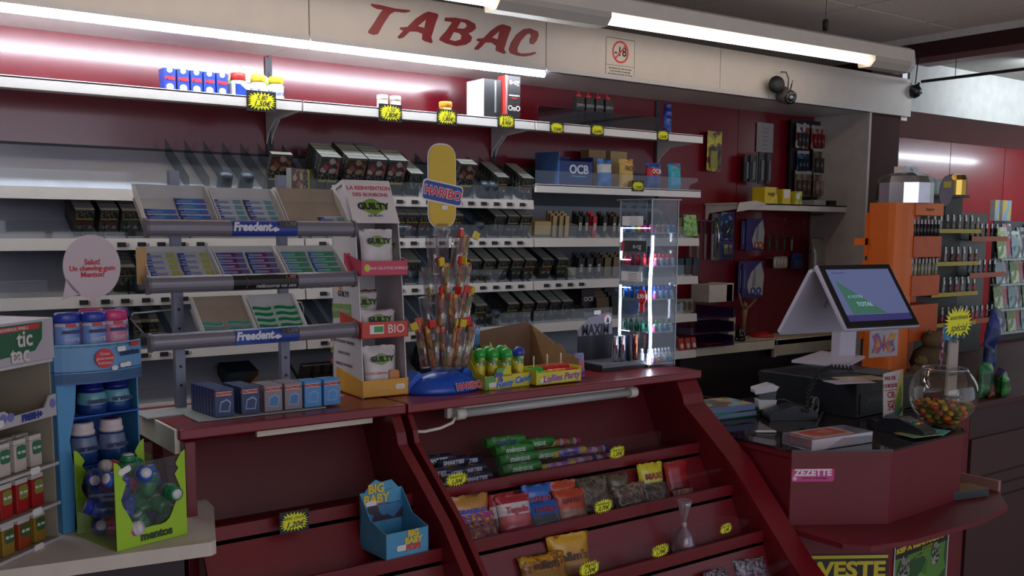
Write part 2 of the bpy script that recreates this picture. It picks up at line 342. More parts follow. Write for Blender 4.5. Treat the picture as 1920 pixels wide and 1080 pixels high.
# ------------------------------------------------------------------ price tags (yellow starbursts)
def _sq(a, r): c, s = math.cos(a), math.sin(a); n = (abs(c) ** 3.2 + abs(s) ** 3.2) ** (1 / 3.2); return (r * c / n, r * s / n)
STAR = [(_sq(2 * PI * k / 48, .5 if k % 2 == 0 else .36)[0], _sq(2 * PI * k / 48, .5 if k % 2 == 0 else .33)[1] * .60) for k in range(48)]
def price_star(loc, w, label, words=(), dark=True, rz=0, rx=0, ry=0, group=None, hscale=1.0):
    w *= 1.12; t = thing('price_tag', label, 'price tag', loc, rz, group, rx, ry)
    if dark: MB().box(-w * .52, w * .52, 0, .0012, -w * .34 * hscale, w * .34 * hscale).build('card', BLACK, t)
    rnd = random.Random(label)
    MB().prism([(x * w * rnd.uniform(.93, 1.05), z * w * hscale * rnd.uniform(.93, 1.05)) for x, z in STAR], -.0012, -.0002, 'y').build('star', YEL, t)
    n = len(words)
    for i, s in enumerate(words):
        write(s, w * (.22 if i < n - 1 else .25) * hscale * min(1, 6.5 / max(1, len(s))), t, (0, -.0014, w * hscale * (.11 - .2 * i) if n > 1 else 0), INK, shear=.35, bold=.0003 if i == n - 1 else 0)
    return t

# ------------------------------------------------------------------ top shelf, three lengths
SHW = M((222, 220, 216), .45, var=.03)
for k, (xa, xb, y0, lab) in enumerate(((.30, 1.467, 3.2, 'white top wall shelf under the tube light, leftmost length'), (1.473, 2.467, 3.2, 'white top wall shelf, middle length with boxes at its right end'),
                               (2.473, 3.44, 3.2, 'white top wall shelf, right length holding four small black boxes'))):
    t = thing('wall_shelf', lab, 'shelf', (xa, y0, 1.986)); L = xb - xa
    b = MB().box(0, L, 0, .286, -.008, -.001).box(0, L, 0, .012, -.036, 0).box(.02, L - .02, .05, .08, -.024, -.008)
    b.build('board', SHW, t, .0015)
    for xx in (.0, L - .012):
        MB().prism([(.285, -.13), (.285, -.008), (.01, -.008), (.01, -.032), (.20, -.045), (.262, -.09)], xx, xx + .003, 'x').build('bracket', SHW, t)
for xx in (.47, 1.47, 2.47, 3.43):
    t = thing('slotted_upright', {.47: 'slotted steel upright on the wall at the far left shelf end', 1.47: 'slotted upright between the left and middle shelf lengths', 2.47: 'slotted upright between the middle and right shelf lengths', 3.43: 'slotted upright at the right end of the tobacco shelves'}[xx], 'upright', (xx, 3.489, 0))
    b = MB().box(-.013, .013, -.006, 0, .3, 2.165)
    b.build('rail', DGREY, t)
    b = MB()
    for i in range(30): b.box(-.003, .003, -.0068, -.006, .35 + i * .06, .375 + i * .06)
    b.build('slot', BLACK, t)

# ------------------------------------------------------------------ inclined tobacco shelves
INC = math.radians(27)
LZ = [1.672, 1.520, 1.345, 1.170, .995]
RAIL = M((206, 202, 194), .45, var=.03); SHELFG = M((176, 180, 190), .42, var=.04); LANE = CLEAR((190, 205, 210), .12)
shelf_back = M((88, 92, 100), .6)
NM = ['top', 'second', 'third', 'fourth', 'bottom']
def tob_shelf(xa, xb, z, lab, dividers, strip=True, mats=None):
    t = thing('tobacco_shelf', lab, 'shelf', (xa, 3.2, z)); L = xb - xa
    b = MB().prism([(.012, -.016), (.012, -.012), (.272, .272 * math.tan(INC)), (.272, .272 * math.tan(INC) - .006)], .004, L - .004, 'x')
    b.build('deck', mats or SHELFG, t)
    b = MB().prism([(0, -.036), (.012, -.036), (.012, 0), (.004, 0)], 0, L, 'x'); rnd = random.Random(lab); x = .05
    while x < L - .05:
        if dividers and min(abs(x + .013 + xa - q) for q in dividers) < .07: b.box(x, x + .026, -.0012, 0.001, -.026, -.012, 1).box(x + .028, x + .036, -.0012, 0.001, -.025, -.015, 2)
        x += .062 + rnd.uniform(-.003, .003)
    b.build('price_rail', [RAIL, BLACK, GREYW], t)
    if strip: MB().box(.004, L - .004, .008, .0095, .0, .052).build('front_strip', CLEAR((250, 252, 252), .03), t)
    if dividers:
        b = MB()
        for x in dividers: b.prism([(.014, -.008), (.25, .25 * math.tan(INC)), (.25, .25 * math.tan(INC) + .055), (.014, .045)], x - xa, x - xa + .0014, 'x')
        b.build('lane_divider', LANE, t)
    return t
def X(px, py=430): return at(px, py, y=3.22).x
divA = [.55 + .066 * i for i in range(14)]; divB = [1.50 + .062 * i for i in range(16)]
for k, z in enumerate(LZ):
    tob_shelf(.30, 1.467, z, 'slanted %s tobacco shelf in the left rack bay' % NM[k], (divA[8:], divA[3:9], divA[3:8], divA[4:8], [])[k])
    tob_shelf(1.473, 2.467, z, 'slanted %s tobacco shelf in the middle rack bay' % NM[k], divB if k < 4 else [])
for k, (z, dv) in enumerate(((1.738, []), (1.520, []), (1.345, [2.6, 2.66]), (1.170, []), (1.0, []))):
    if k == 0:
        t = thing('wall_shelf', 'plain cream shelf holding rolling paper boxes, right rack bay', 'shelf', (2.476, 3.2, z))
        MB().box(0, .96, 0, .286, -.008, -.001).box(0, .96, 0, .012, -.034, 0).build('board', SHW, t, .0015)
        MB().box(.004, .95, .010, .0116, 0, .055).build('front_strip', CLEAR((250, 252, 252), .03), t)
    else: tob_shelf(2.473, 3.435, z, 'slanted %s shelf in the right rack bay under the rolling papers' % NM[k], dv)
b = MB().box(-.02, 2.985, .0, .004, 0, 1.0)
t = solo(b, 'rack_back_panel', M((58, 60, 66), .6), 'dark grey back panel behind the slanted tobacco shelves', 'panel', (.47, 3.483, .82))

# ------------------------------------------------------------------ cigarette packs: one mesh per look, standing square to the slanted deck
PB = M((44, 49, 46), .4); PB2 = M((48, 42, 36), .4); PTOP = M((140, 142, 134), .3); STRIPE = M((150, 140, 40), .5, var=0)
PICS = [MIX([(110, 74, 56), (70, 40, 34), (130, 110, 92), (50, 44, 42)], 50), MIX([(96, 96, 90), (56, 62, 60), (126, 122, 114), (40, 44, 44)], 50), MIX([(130, 70, 76), (80, 56, 56), (150, 140, 134), (50, 48, 54)], 50), MIX([(60, 66, 66), (96, 100, 96), (34, 38, 38)], 90)]
WRIT = MIX([(26, 26, 26), (26, 26, 26), (40, 40, 38), (120, 120, 115)], 260)
def pack_mesh(w, h, d, pic, stripe=True, body=PB, top=PTOP):
    b = MB().box(-w / 2, w / 2, 0, d, 0, h, 0, top=3)
    e = .0004; ix = w / 2 - .003
    if h > .1: b.box(-ix, ix, -e, 0, h * .55, h * .95, 1); b.box(-ix, ix, -e, 0, h * .36, h * .54, 4)
    else: b.box(-ix, ix, -e, 0, h * .28, h * .62, 1); b.box(-ix, ix, -e, 0, h * .68, h * .93, 4)
    if stripe: b.box(-ix, ix, -e * 1.5, 0, h * (.30 if h > .1 else .625), h * (.355 if h > .1 else .665), 2)
    b.box(-w / 2, w / 2, -e, d, h * .955, h * .962, 3)
    b.box(-w / 2 - e, -w / 2, d * .15, d * .85, h * .3, h * .9, 4)
    return b.mesh('cigarette_pack', [body, pic, STRIPE, top, WRIT])
SILV = M((116, 118, 112), .4)
KINDS = {'a': pack_mesh(.055, .088, .023, PICS[0]), 'b': pack_mesh(.055, .088, .023, PICS[1]), 'c': pack_mesh(.055, .088, .023, PICS[2]), 'd': pack_mesh(.055, .088, .023, PICS[3], False),
         'w': pack_mesh(.055, .088, .023, PICS[2], True, PB, SILV), 'e': pack_mesh(.055, .088, .023, PICS[3], True, PB2),
         'P': pack_mesh(.075, .135, .022, PICS[0], body=PB2, top=SILV), 'Q': pack_mesh(.075, .135, .022, PICS[2], body=PB, top=SILV)}
DESC = {'a': 'black brown-pictured cigarette pack', 'b': 'black grey-pictured cigarette pack', 'c': 'black pink-pictured cigarette pack', 'd': 'dark green cigarette pack',
        'w': 'pale-topped cigarette pack', 'e': 'dark brown cigarette pack', 'P': 'tall brown-pictured tobacco pouch', 'Q': 'tall pink-pictured tobacco pouch'}
def put_mesh(me, name, label, cat, loc, rx=0, ry=0, rz=0, group=None):
    o = bpy.data.objects.new(name, me); COL.objects.link(o); o.location = loc; o.rotation_euler = (rx, ry, rz); return tag(o, label, cat, group)
def lane(x, level, kind, n, bay, idx, z=None, name='cigarette_pack', cat='cigarette pack', y0=.036):
    z = LZ[level] if z is None else z
    d = .0245
    for k in range(n):
        s = y0 + k * d; lift = .0015
        loc = (x, 3.2 + .012 + s * math.cos(INC) - lift * math.sin(INC), z - .012 + s * math.sin(INC) + lift * math.cos(INC) + .002)
        where = 'front' if k == 0 else ORD[k] + ' from front'
        put_mesh(KINDS[kind], name, '%s, %s in %s lane, %s %s shelf' % (DESC[kind], where, idx, bay, NM[level]), cat, loc, rx=INC, group='cigarette packs on the %s %s shelf' % (bay, NM[level]))
# level, bay, [(px centre, kind, how many)]
rows = [
 (1, 'left', 'a a b d'.split(), (157, 203, 243, 278), 5),
 (1, 'middle', 'e a a e'.split(), (745, 770, 795, 852), 6), (1, 'middle ', 'd b e'.split(), (933, 958, 982), 6),
 (2, 'left', ['e'], (232,), 4),
 (2, 'middle', 'e d d b b b a'.split(), (747, 772, 886, 913, 940, 966, 990), 6),
 (2, 'right', 'w b'.split(), (1022, 1050), 6),
 (3, 'middle', 'b b c b d'.split(), (897, 957, 985, 1011, 1036), 6), (3, 'right', ['d'], (1058,), 5),
 (3, 'left', ['e', 'e'], (277, 262), 3), (4, 'middle', ['a', 'a', 'a'], (745, 800, 848), 3)]
cnt = {}
for lv, bay, ks, pxs, n in rows:
    by = bay.strip()
    for kd, px in zip(ks, pxs):
        cnt[lv, by] = cnt.get((lv, by), 0) + 1
        py = {1: 420, 2: 510, 3: 590, 4: 680}[lv]
        lane(at(px, py, y=3.23).x, lv, kd, n, by, ORD[cnt[lv, by] - 1] + '')
# loose pouches on the top slanted shelf
top = [(612, 'Q', 5), (661, 'P', 6), (699, 'Q', 6), (737, 'Q', 4), (776, 'd', 5), (868, 'P', 2)]
for i, (px, kd, n) in enumerate(top):
    lane(at(px, 330, y=3.23).x, 0, kd, n, 'middle', ORD[i] + '', name='tobacco_pouch' if kd in 'PQ' else 'cigarette_pack', cat='tobacco pouch' if kd in 'PQ' else 'cigarette pack')
lane(at(520, 320, y=3.23).x, 0, 'P', 1, 'middle', 'leftmost stocked', name='tobacco_pouch', cat='tobacco pouch')
for i, px in enumerate((938, 985)): lane(at(px, 330, y=3.23).x, 0, 'w', 6, 'middle', ('last but one' if i == 0 else 'last') + '')
o = put_mesh(KINDS['P'], 'tobacco_pouch', 'tobacco pouch lying on its side on the top slanted shelf', 'tobacco pouch', (at(596, 330, y=3.215).x, 3.226, LZ[0] + .047), rx=INC, ry=-PI / 2)
# lane pushers left without packs
PUSH = M((52, 62, 74), .35)
b = MB(); 
for i, (px, py, lv) in enumerate(((420, 330, 0), (460, 330, 0), (893, 430, 1), (905, 340, 0), (920, 345, 0), (845, 340, 0), (923, 600, 3), (262, 548, 2))):
    p = at(px, py, y=3.24); solo(MB().lathe([(.0, .0), (.024, .002), (.024, .05), (.020, .058), (.0, .06)], n=18), 'lane_pusher', PUSH,
        'blue grey round lane pusher, %s' % ['left of the tall pouch', 'just beside the tall pouch', 'in an empty lane of the second shelf', 'in an empty lane of the top shelf', 'second in the empty top shelf lanes', 'beside the last pouches', 'in an empty lane of the fourth shelf', 'in the left bay on the third shelf'][i], 'lane pusher', (p.x, 3.245, LZ[lv] + .012), rx=INC)

# ------------------------------------------------------------------ things on the top shelf
ZT = 1.9865
def px_x(px, py, y): return at(px, py, y=y).x
BLUEB = M((30, 60, 150), .4); 
for i, px in enumerate((317, 342, 367, 391, 415)):
    x = px_x(px, 155, 3.27); t = thing('small_box', 'small blue and white box with red letters, %s of five on the top shelf' % ORD[i], 'box', (x, 3.26, ZT), group='blue boxes on the top shelf')
    MB().box(-.019, .019, 0, .05, 0, .072, 0).build('carton', BLUEB, t, .001)
    MB().prism(ellipse(.009, .008, 14, 0, .066), -.0008, 0).build('white_dot', WHITE, t); MB().prism(ellipse(.012, .011, 14, 0, .014), -.0008, 0).build('white_dot', WHITE, t)
    write('M&B', .016, t, (0, -.0012, .041), M((200, 40, 50), .5, var=0), bold=.0008)
xc = px_x(487, 160, 3.24); t = thing('counter_tray', 'white and blue printed card tray with an arched back on the top shelf', 'tray', (xc, 3.235, ZT))
MB().box(-.085, .085, 0, .002, 0, .042, 0).box(-.085, .085, .07, .072, 0, .05, 0).box(-.085, -.083, 0, .072, 0, .045).box(.083, .085, 0, .072, 0, .045).build('tray_card', M((214, 222, 232), .45), t)
MB().prism([(-.085, 0)] + [(-.085 + .17 * k / 14, .06 + .05 * math.sin(PI * (k / 14) ** .8)) for k in range(15)] + [(.085, 0)], .074, .076).build('back_card', MIX([(200, 220, 230), (150, 200, 220), (180, 210, 120), (220, 225, 230)], 30), t)
MB().prism([(-.06, 0), (-.02, 0), (-.07, .04), (-.084, .04), (-.084, .0)], -.0012, 0).build('blue_flash', BLUEB, t)
write('TicTac Mixers', .022, t, (.02, -.0018, .02), BLUEB, shear=.3)
CAPS = {'red': M((190, 40, 36), .4), 'yellow': M((220, 190, 40), .4)}
for i, (px, c) in enumerate(((447, 'red'), (484, 'yellow'), (518, 'yellow'))):
    x = px_x(px, 150, 3.27)
    t = thing('candy_jar', ['round white jar with a red lid in the card tray', 'round white jar with a yellow lid in the middle of the card tray', 'round white jar with a yellow lid at the right of the card tray'][i], 'jar', (x, 3.272, ZT + .002))
    MB().lathe([(.022, 0), (.024, .004), (.024, .05), (.02, .054)], n=20).build('jar_body', WHITE, t); MB().lathe([(.0245, .054), (.0245, .074), (.022, .077), (0, .077)], n=20).build('lid', CAPS[c], t)
for i, px in enumerate((716, 740)):
    t = thing('small_tub', 'low white round tub on the middle top shelf, %s of two' % ('left' if i == 0 else 'right'), 'tub', (px_x(px, 200, 3.24), 3.235, ZT))
    MB().lathe([(.019, 0), (.02, .003), (.02, .03)], n=20).build('tub_body', OFFW, t); MB().lathe([(.021, .03), (.021, .046), (.019, .048), (0, .048)], n=20).build('lid', WHITE, t)
t = thing('small_tub', 'low round tub with an orange lid alone on the top shelf', 'tub', (px_x(834, 205, 3.24), 3.235, ZT))
MB().lathe([(.022, 0), (.023, .003), (.023, .026)], n=20).build('tub_body', M((200, 130, 40), .4), t); MB().lathe([(.025, .026), (.025, .042), (.023, .045), (0, .045)], n=20).build('lid', M((225, 150, 40), .4), t)
# electronic cigarette boxes
x = px_x(924, 180, 3.22)
t = thing('boxed_kit', 'tall white sided dark box standing at the end of the middle top shelf', 'box', (x - .045, 3.215, ZT)); MB().box(0, .082, 0, .12, 0, .145, 0, side=1).build('carton', [BLACK, WHITE], t, .001); MB().box(.05, .058, -.001, 0, .02, .14).build('silver_band', STEEL, t)
t = thing('boxed_kit', 'black box with a red edge and ring logo beside the white sided box', 'box', (x + .048, 3.205, ZT)); MB().box(0, .075, 0, .05, 0, .165, 0, side=1).build('carton', [BLACK, M((190, 60, 55), .5)], t, .001)
MB().box(-.0005, .012, -.001, .0, 0, .165).build('red_edge', M((196, 60, 52), .5), t); MB().box(.003, .009, -.0016, 0, .02, .14).build('vapour_pen_print', STEEL, t)
write('e-cg', .03, t, (.044, -.0012, .142), WHITE, bold=.0006); write('OnO', .028, t, (.044, -.0012, .04), WHITE, bold=.0006); MB().box(.02, .07, -.001, 0, .088, .092).build('print_line', WHITE, t)
write('classic', .012, t, (.044, -.0012, .08), M((200, 60, 50), .5, var=0))
# lighter fluid
base = None
for i, px in enumerate((1088, 1106, 1124, 1142)):
    loc = (px_x(px, 210, 3.215) , 3.212, ZT)
    if base is None:
        base = thing('fluid_can', '', 'fluid can', loc, group='black lighter fluid cans on the top shelf')
        MB().box(-.021, .021, 0, .03, 0, .115, 0).build('can', BLACK, base, .002); MB().lathe([(.012, .115), (.012, .122), (.004, .128), (.003, .138), (0, .139)], (0, .015, 0), 12).build('nozzle', M((190, 40, 50), .4), base)
        write('ZIPPO', .016, base, (0, -.001, .08), STEEL, bold=.0005); MB().box(-.012, .012, -.0006, 0, .02, .036).build('print_block', DGREY, base); t = base
    else: t = copy_tree(base); place(t, loc)
    t['label'] = 'black lighter fluid can with a red nozzle, %s of four' % ORD[i]
t = thing('spray_can', 'dark blue aerosol can at the right end of the top shelf', 'can', (px_x(1253, 220, 3.23), 3.235, ZT))
MB().lathe([(.019, 0), (.02, .003), (.02, .09), (.017, .098)], n=20).build('can', M((30, 56, 150), .3), t); MB().lathe([(.017, .098), (.017, .124), (.013, .13), (0, .13)], n=18).build('cap', M((26, 40, 110), .35), t); MB().lathe([(.0203, .02), (.0203, .075)], n=20).build('label_band', MIX([(30, 50, 130), (60, 90, 170), (26, 40, 100)], 50), t)
b = MB().box(0, .66, 0, .0015, 0, .06); solo(b, 'shelf_guard', CLEAR((200, 205, 210), .12), 'clear plastic guard strip along the right top shelf', 'guard strip', (px_x(1009, 220, 3.203), 3.2025, ZT))
for i, (px, py, wd, lab) in enumerate(((491, 190, ('5,80', '1,50€'), 'yellow starburst price tag under the card tray on the top shelf'), (733, 212, ('1,50', '1,80€'), 'yellow starburst price tag under the two white tubs'), (839, 220, ('1,20', '1,80€'), 'yellow starburst price tag under the orange tub'),
        (950, 228, ('E-CG', '8,90€'), 'yellow starburst price tag under the black box with the ring logo'), (1045, 240, ('', '7,50€'), 'yellow starburst price tag at the left end of the right top shelf'), (1121, 244, ('', '5,60€'), 'yellow starburst price tag under the four black cans'), (1244, 254, ('', '5,60€'), 'yellow starburst price tag under the blue aerosol can'))):
    p = at(px, py, y=3.195); price_star((p.x, 3.1975, p.z), .088 - .006 * i if i < 4 else .062, lab, wd)
# ------------------------------------------------------------------ rolling papers and boxes in the right rack bay
def bx(name, label, cat, loc, w, d, h, mats, rz=0, rx=0, group=None, text=None, tsize=.02, tmat=None, tz=.5, bevel=.0008, extra=None, ry=0):
    """a printed carton with its base centre front at loc; mats = front, side, top"""
    t = thing(name, label, cat, loc, rz, group, rx, ry)
    MB().box(-w / 2, w / 2, 0, d, 0, h, 0, side=1, top=2).build('carton', mats if len(mats) == 3 else [mats[0]] * 3, t, bevel)
    if text: write(text, tsize, t, (0, -.0012, h * tz), tmat or WHITE, bold=.0004)
    if extra: extra(t)
    return t
NAVY = M((22, 50, 104), .4); SKY = M((60, 140, 190), .4); TAN = M((150, 128, 84), .55); OLIVE = M((84, 74, 50), .5); BRN = M((58, 42, 30), .5)
z0 = 1.7385
# open OCB box with raised lid
p = at(1074, 340, y=3.24)
t = thing('paper_box', 'open dark blue box lettered OCB with a raised side, cream shelf', 'box', (p.x, 3.225, z0))
MB().box(-.085, .10, 0, .003, 0, .10).box(.097, .10, 0, .16, 0, .12).box(-.085, .10, .157, .16, 0, .13).build('carton', NAVY, t)
MB().prism([(.0, 0), (.16, 0), (.16, .14), (.0, .135)], -.088, -.085, 'x').build('side_flap', M((60, 96, 150), .4), t)
write('OCB', .05, t, (.02, -.001, .065), M((190, 200, 205), .4), bold=.0015); MB().box(-.02, .06, -.001, 0, .036, .04).build('print_line', SKY, t)
for i, (px, hh, cols, txt, lab) in enumerate(((1137, .12, [(60, 120, 190), (200, 205, 210), (40, 70, 120)], '', 'blue and silver pouch bag beside the open dark blue box'),
        (1178, .125, [(196, 160, 84), (206, 172, 96), (186, 150, 74)], 'OCB', 'golden brown paper pouch lettered OCB on the cream shelf'),
        (1228, .115, [(30, 60, 140), (190, 40, 50), (40, 90, 170)], 'OCB', 'blue and red pouch lettered OCB near the right end of the cream shelf'),
        (1268, .12, [(40, 150, 190), (60, 170, 180), (190, 90, 140)], '', 'bright turquoise pouch at the right end of the cream shelf'))):
    p = at(px, 335, y=3.25); t = thing('pouch_bag', lab, 'pouch', (p.x, 3.262, z0), rx=-.05)
    MB().pillow(.085, hh, .05, [0, 0, 1, 0], seed=i, crimp=.15).build('bag', [MIX([cols[0], cols[0], cols[2]], 40), M(cols[1], .3)], t)
    if txt: write(txt, .026, t, (0, -.0265, hh * .66), M((225, 225, 225), .4) if i == 3 or i == 2 else M((120, 80, 40), .4), bold=.0008)
for i, (px, col, lab) in enumerate(((1120, (150, 120, 80), 'brown carton standing behind the blue and silver pouch'), (1160, (176, 150, 100), 'tan carton standing behind the golden pouch'), (1207, (66, 150, 205), 'light blue upright carton left of the blue and red pouch'))):
    p = at(px, 320, y=3.4); bx('carton_box', lab, 'box', (p.x, 3.40 if i < 2 else 3.30, z0), .10 if i < 2 else .02, .06, .17 if i < 2 else .115, [M(col, .5)])
# upright booklets of rolling papers
def booklet(px, level, col, lab, txt='', tcol=(200, 195, 170), grp=None, w=.019, h=.088, n=4):
    p = at(px, {1: 425, 2: 510, 3: 590, 4: 640}[level], y=3.232)
    for k in range(n if n else 1):
        loc = (p.x + .0012 * k, 3.228 + k * .02, LZ[level] + .004 + k * .02 * math.tan(INC))
        t = thing('rolling_papers', lab + (', front' if k == 0 else ', ' + ORD[k] + ' from the front'), 'rolling papers', loc, rx=.10, group=grp, rz=-.15)
        MB().box(-w / 2, w / 2, 0, .012, 0, h, 0, side=1).build('booklet', [M(col, .45), M(tuple(int(c * .6) for c in col), .5)], t, .0006)
        if txt and k == 0: write(txt, .016, t, (0, -.0008, h / 2), M(tcol, .5, var=0), rot=(PI / 2, -PI / 2, 0), bold=.0004)
C = (('tan', (156, 134, 88)), ('black', (30, 28, 26)), ('red', (190, 30, 34)), ('brown', (74, 58, 40)))
G2 = 'rolling papers on the second right shelf'
for px, c, nm, tx in ((1038, C[0][1], 'tan slim rolling paper booklet by the pale wooden box', ''), (1050, C[0][1], 'tan slim rolling paper booklet, second from the pale wooden box', ''), (1061, (176, 150, 96), 'yellowish slim rolling paper booklet', ''),
        (1086, C[1][1], 'black rolling paper booklet left of the pair', 'OCB'), (1098, C[1][1], 'black rolling paper booklet beside the red one', 'OCB'), (1113, C[2][1], 'bright red upright rolling paper booklet', 'Rizla'),
        (1132, C[1][1], 'black rolling paper booklet right of the red one', 'OCB'), (1150, C[3][1], 'brown rolling paper booklet, first of a tight row', 'OCB'), (1160, C[3][1], 'brown rolling paper booklet, second of a tight row', 'OCB'),
        (1176, (100, 84, 54), 'olive rolling paper booklet at the left edge of the clear tower', ''), (1190, (120, 100, 60), 'olive tan rolling paper booklet behind the clear tower', ''), (1204, (96, 80, 50), 'dark olive rolling paper booklet behind the clear tower', ''),
        (1240, (40, 36, 30), 'dark rolling paper booklet behind the lit strip', ''), (1256, (60, 50, 34), 'dark brown rolling paper booklet behind the lit strip', ''), (1272, (110, 80, 40), 'brown rolling paper booklet beside the green card', '')):
    booklet(px, 1, c, nm, tx, (220, 215, 200), G2, n=3)
G3 = 'rolling papers on the third right shelf'
for px, c, nm, tx in ((1088, C[1][1], 'black rolling paper booklet, leftmost on the third shelf', 'OCB'), (1104, C[1][1], 'leaning black rolling paper booklet on the third shelf', 'OCB'), (1121, C[1][1], 'black rolling paper booklet beside the olive ones', 'OCB'), (1137, (104, 90, 60), 'olive rolling paper booklet, first on the third shelf', ''),
        (1153, (110, 96, 66), 'olive rolling paper booklet, second on the third shelf', ''), (1167, (116, 102, 70), 'olive rolling paper booklet, third on the third shelf', ''), (1181, (126, 112, 80), 'pale olive rolling paper booklet on the third shelf', '')):
    booklet(px, 2, c, nm, tx, (210, 205, 185), G3, w=.03, n=3)
p = at(1016, 420, y=3.24); bx('wooden_box', 'pale wooden box of filters on the second right shelf', 'box', (p.x, 3.235, LZ[1] + .012), .085, .15, .055, [M((176, 150, 96), .5), M((196, 164, 104), .5), M((214, 170, 100), .5)], rx=.10)
bx('paper_box', 'small dark box with grey lines beside the pale wooden box', 'box', (at(1072, 440, y=3.24).x, 3.235, LZ[1] + .012), .05, .08, .045, [M((60, 58, 52), .5), DGREY, M((190, 186, 176), .5)], rx=.10)
bx('green_card_box', 'light green printed box at the right end of the second shelf', 'box', (at(1297, 430, y=3.235).x, 3.235, LZ[1] + .008), .085, .04, .10, [MIX([(120, 180, 80), (150, 200, 110), (90, 140, 60), (170, 180, 150)], 70), M((90, 130, 70), .5), WHITE], rx=-.15)
bx('filter_box', 'white open filter box leaning on the third shelf', 'box', (at(1070, 505, y=3.25).x, 3.245, LZ[2] + .016), .10, .12, .035, [M((150, 140, 110), .5), OFFW, M((214, 206, 186), .5)], rx=.05)
for i, px in enumerate((1275, 1290, 1304)): bx('filter_bag', 'dark teal filter box, %s of three at the shelf end' % ORD[i], 'box', (at(px, 500, y=3.24).x, 3.238, LZ[2] + .006), .040, .06, .075, [M((16, 52, 66), .4)], rx=.05, group='teal filter boxes')
# fourth shelf: brown display boxes
t = bx('paper_box', 'dark brown box lettered OCB on the fourth right shelf', 'box', (at(1100, 590, y=3.28).x, 3.27, LZ[3] + .03), .075, .12, .10, [M((34, 26, 22), .45), M((30, 22, 20), .45), M((44, 34, 28), .5)], text='OCB', tsize=.026, tz=.55)
for k in range(5): bx('rolling_papers', 'brown rolling paper booklet standing in the pile on the fourth shelf, %s' % ORD[k], 'rolling papers', (at(1122, 590, y=3.27).x + .008 * k, 3.235 + .026 * k, LZ[3] + .014 + .012 * k), .07, .012, .08, [M((92, 68, 46), .5), M((64, 44, 30), .5), M((110, 84, 60), .5)], rx=-.12, group='brown booklets on the fourth shelf')
for k in range(4): bx('rolling_papers', 'dark green rolling paper packet on the fourth shelf, %s' % ORD[k], 'rolling papers', (at(1150, 590, y=3.27).x + .006 * k, 3.24 + .03 * k, LZ[3] + .014 + .014 * k), .06, .012, .085, [M((30, 38, 30), .45)], rx=-.12, group='green packets on the fourth shelf')
def open_box(name, label, px, py, level, w, h, cols, y=3.238):
    t = thing(name, label, 'box', (at(px, py, y=y).x, y, LZ[level] + .010), rx=.05)
    MB().box(-w / 2, w / 2, 0, .002, 0, h * .6).box(-w / 2, -w / 2 + .002, 0, .09, 0, h).box(w / 2 - .002, w / 2, 0, .09, 0, h).box(-w / 2, w / 2, .088, .09, 0, h).build('carton', M(cols[0], .5), t)
    MB().prism([(0, h * .6), (.09, h + .02), (.09, h + .022), (0, h * .6 + .002)], -w / 2, -w / 2 + .002, 'x').build('flap', M(cols[1], .5), t); return t
open_box('filter_box', 'pale open box with a dark front, beside the packs of the fourth shelf', 1083, 595, 3, .07, .05, [(70, 74, 62), (200, 194, 176)])
t = bx('filter_box', 'pale box with three dark rings at the end of the fourth shelf', 'box', (at(1283, 580, y=3.235).x, 3.235, LZ[3] + .004), .12, .11, .062, [M((118, 122, 106), .5), M((160, 158, 148), .5), M((200, 192, 180), .5)], rx=-.05)
for k in range(3): MB().prism(ellipse(.014, .022, 18, -.038 + .038 * k, .03), -.0015, 0).build('dark_ring', M((34, 38, 32), .5), t)
t = thing('rolled_lid', 'raised grey cardboard flap on the box at the fourth shelf end', 'flap', (at(1260, 560, y=3.30).x, 3.345, LZ[3] + .035)); MB().prism([(-.13, 0), (.1, 0), (.1, .01), (-.03, .025)], 0, .002).build('flap', M((120, 116, 112), .6), t)
p = at(1190, 590, y=3.25); bx('blue_box', 'bright blue carton behind the clear tower on the fourth shelf', 'box', (p.x, 3.25, LZ[3] + .008), .08, .06, .055, [M((24, 84, 170), .4)])
RR = M((190, 50, 36), .4)
for k in range(3):
    t = thing('lighter_holder', 'orange red plastic holder, %s of three under the clear tower' % ORD[k], 'holder', (at((1278, 1290, 1301)[k], 640, y=3.23).x, 3.222, LZ[4] + .002), rx=-.2)
    MB().box(-.016, .016, 0, .02, 0, .06).build('holder', RR, t, .003); MB().prism(ellipse(.010, .012, 14, 0, .022), -.001, 0).build('disc', M((210, 200, 190), .5), t)

# ------------------------------------------------------------------ right bay: hung goods, batteries, little shelf
YW = 3.488
def hang(px0, py0, px1, py1, name, label, cat, builder, y=3.46):
    a = at(px0, py0, y=y); c = at(px1, py1, y=y); w = c.x - at(px0, py1, y=y).x; h = at(px0, py0, y=y).z - c.z
    t = thing(name, label, cat, ((a.x + c.x) / 2, y, c.z)); builder(t, abs(w), h); return t
def hook(t, z, l=.03, w=0): MB().tube([(w, 0, z), (w, .0, z + .004), (w, YW - t.location.y - .0015, z + .004)], .0018, 6).build('hook', STEEL, t)
def blister(cols, inner, paper=(190, 190, 186)):
    def f(t, w, h):
        MB().box(-w / 2, w / 2, 0, .0012, 0, h).build('card', MIX(cols, 45) if len(cols) > 1 else M(cols[0], .5), t)
        MB().prism(rrect(w * .8, h * .55, w * .12, 4, 0, h * .34), -.012, 0).build('bubble', CLEAR((220, 220, 225), .12, milk=.05), t)
        inner(t, w, h); hook(t, h * .94)
    return f
hang(1326, 245, 1353, 322, 'blister_pack', 'yellow blister pack hanging on the dark red wall near the top shelf', 'blister pack', blister([(110, 60, 50), (170, 160, 70), (200, 190, 60)], lambda t, w, h: MB().box(-w * .3, w * .15, -.008, -.001, h * .05, h * .5).build('insert', M((205, 195, 40), .4), t)))
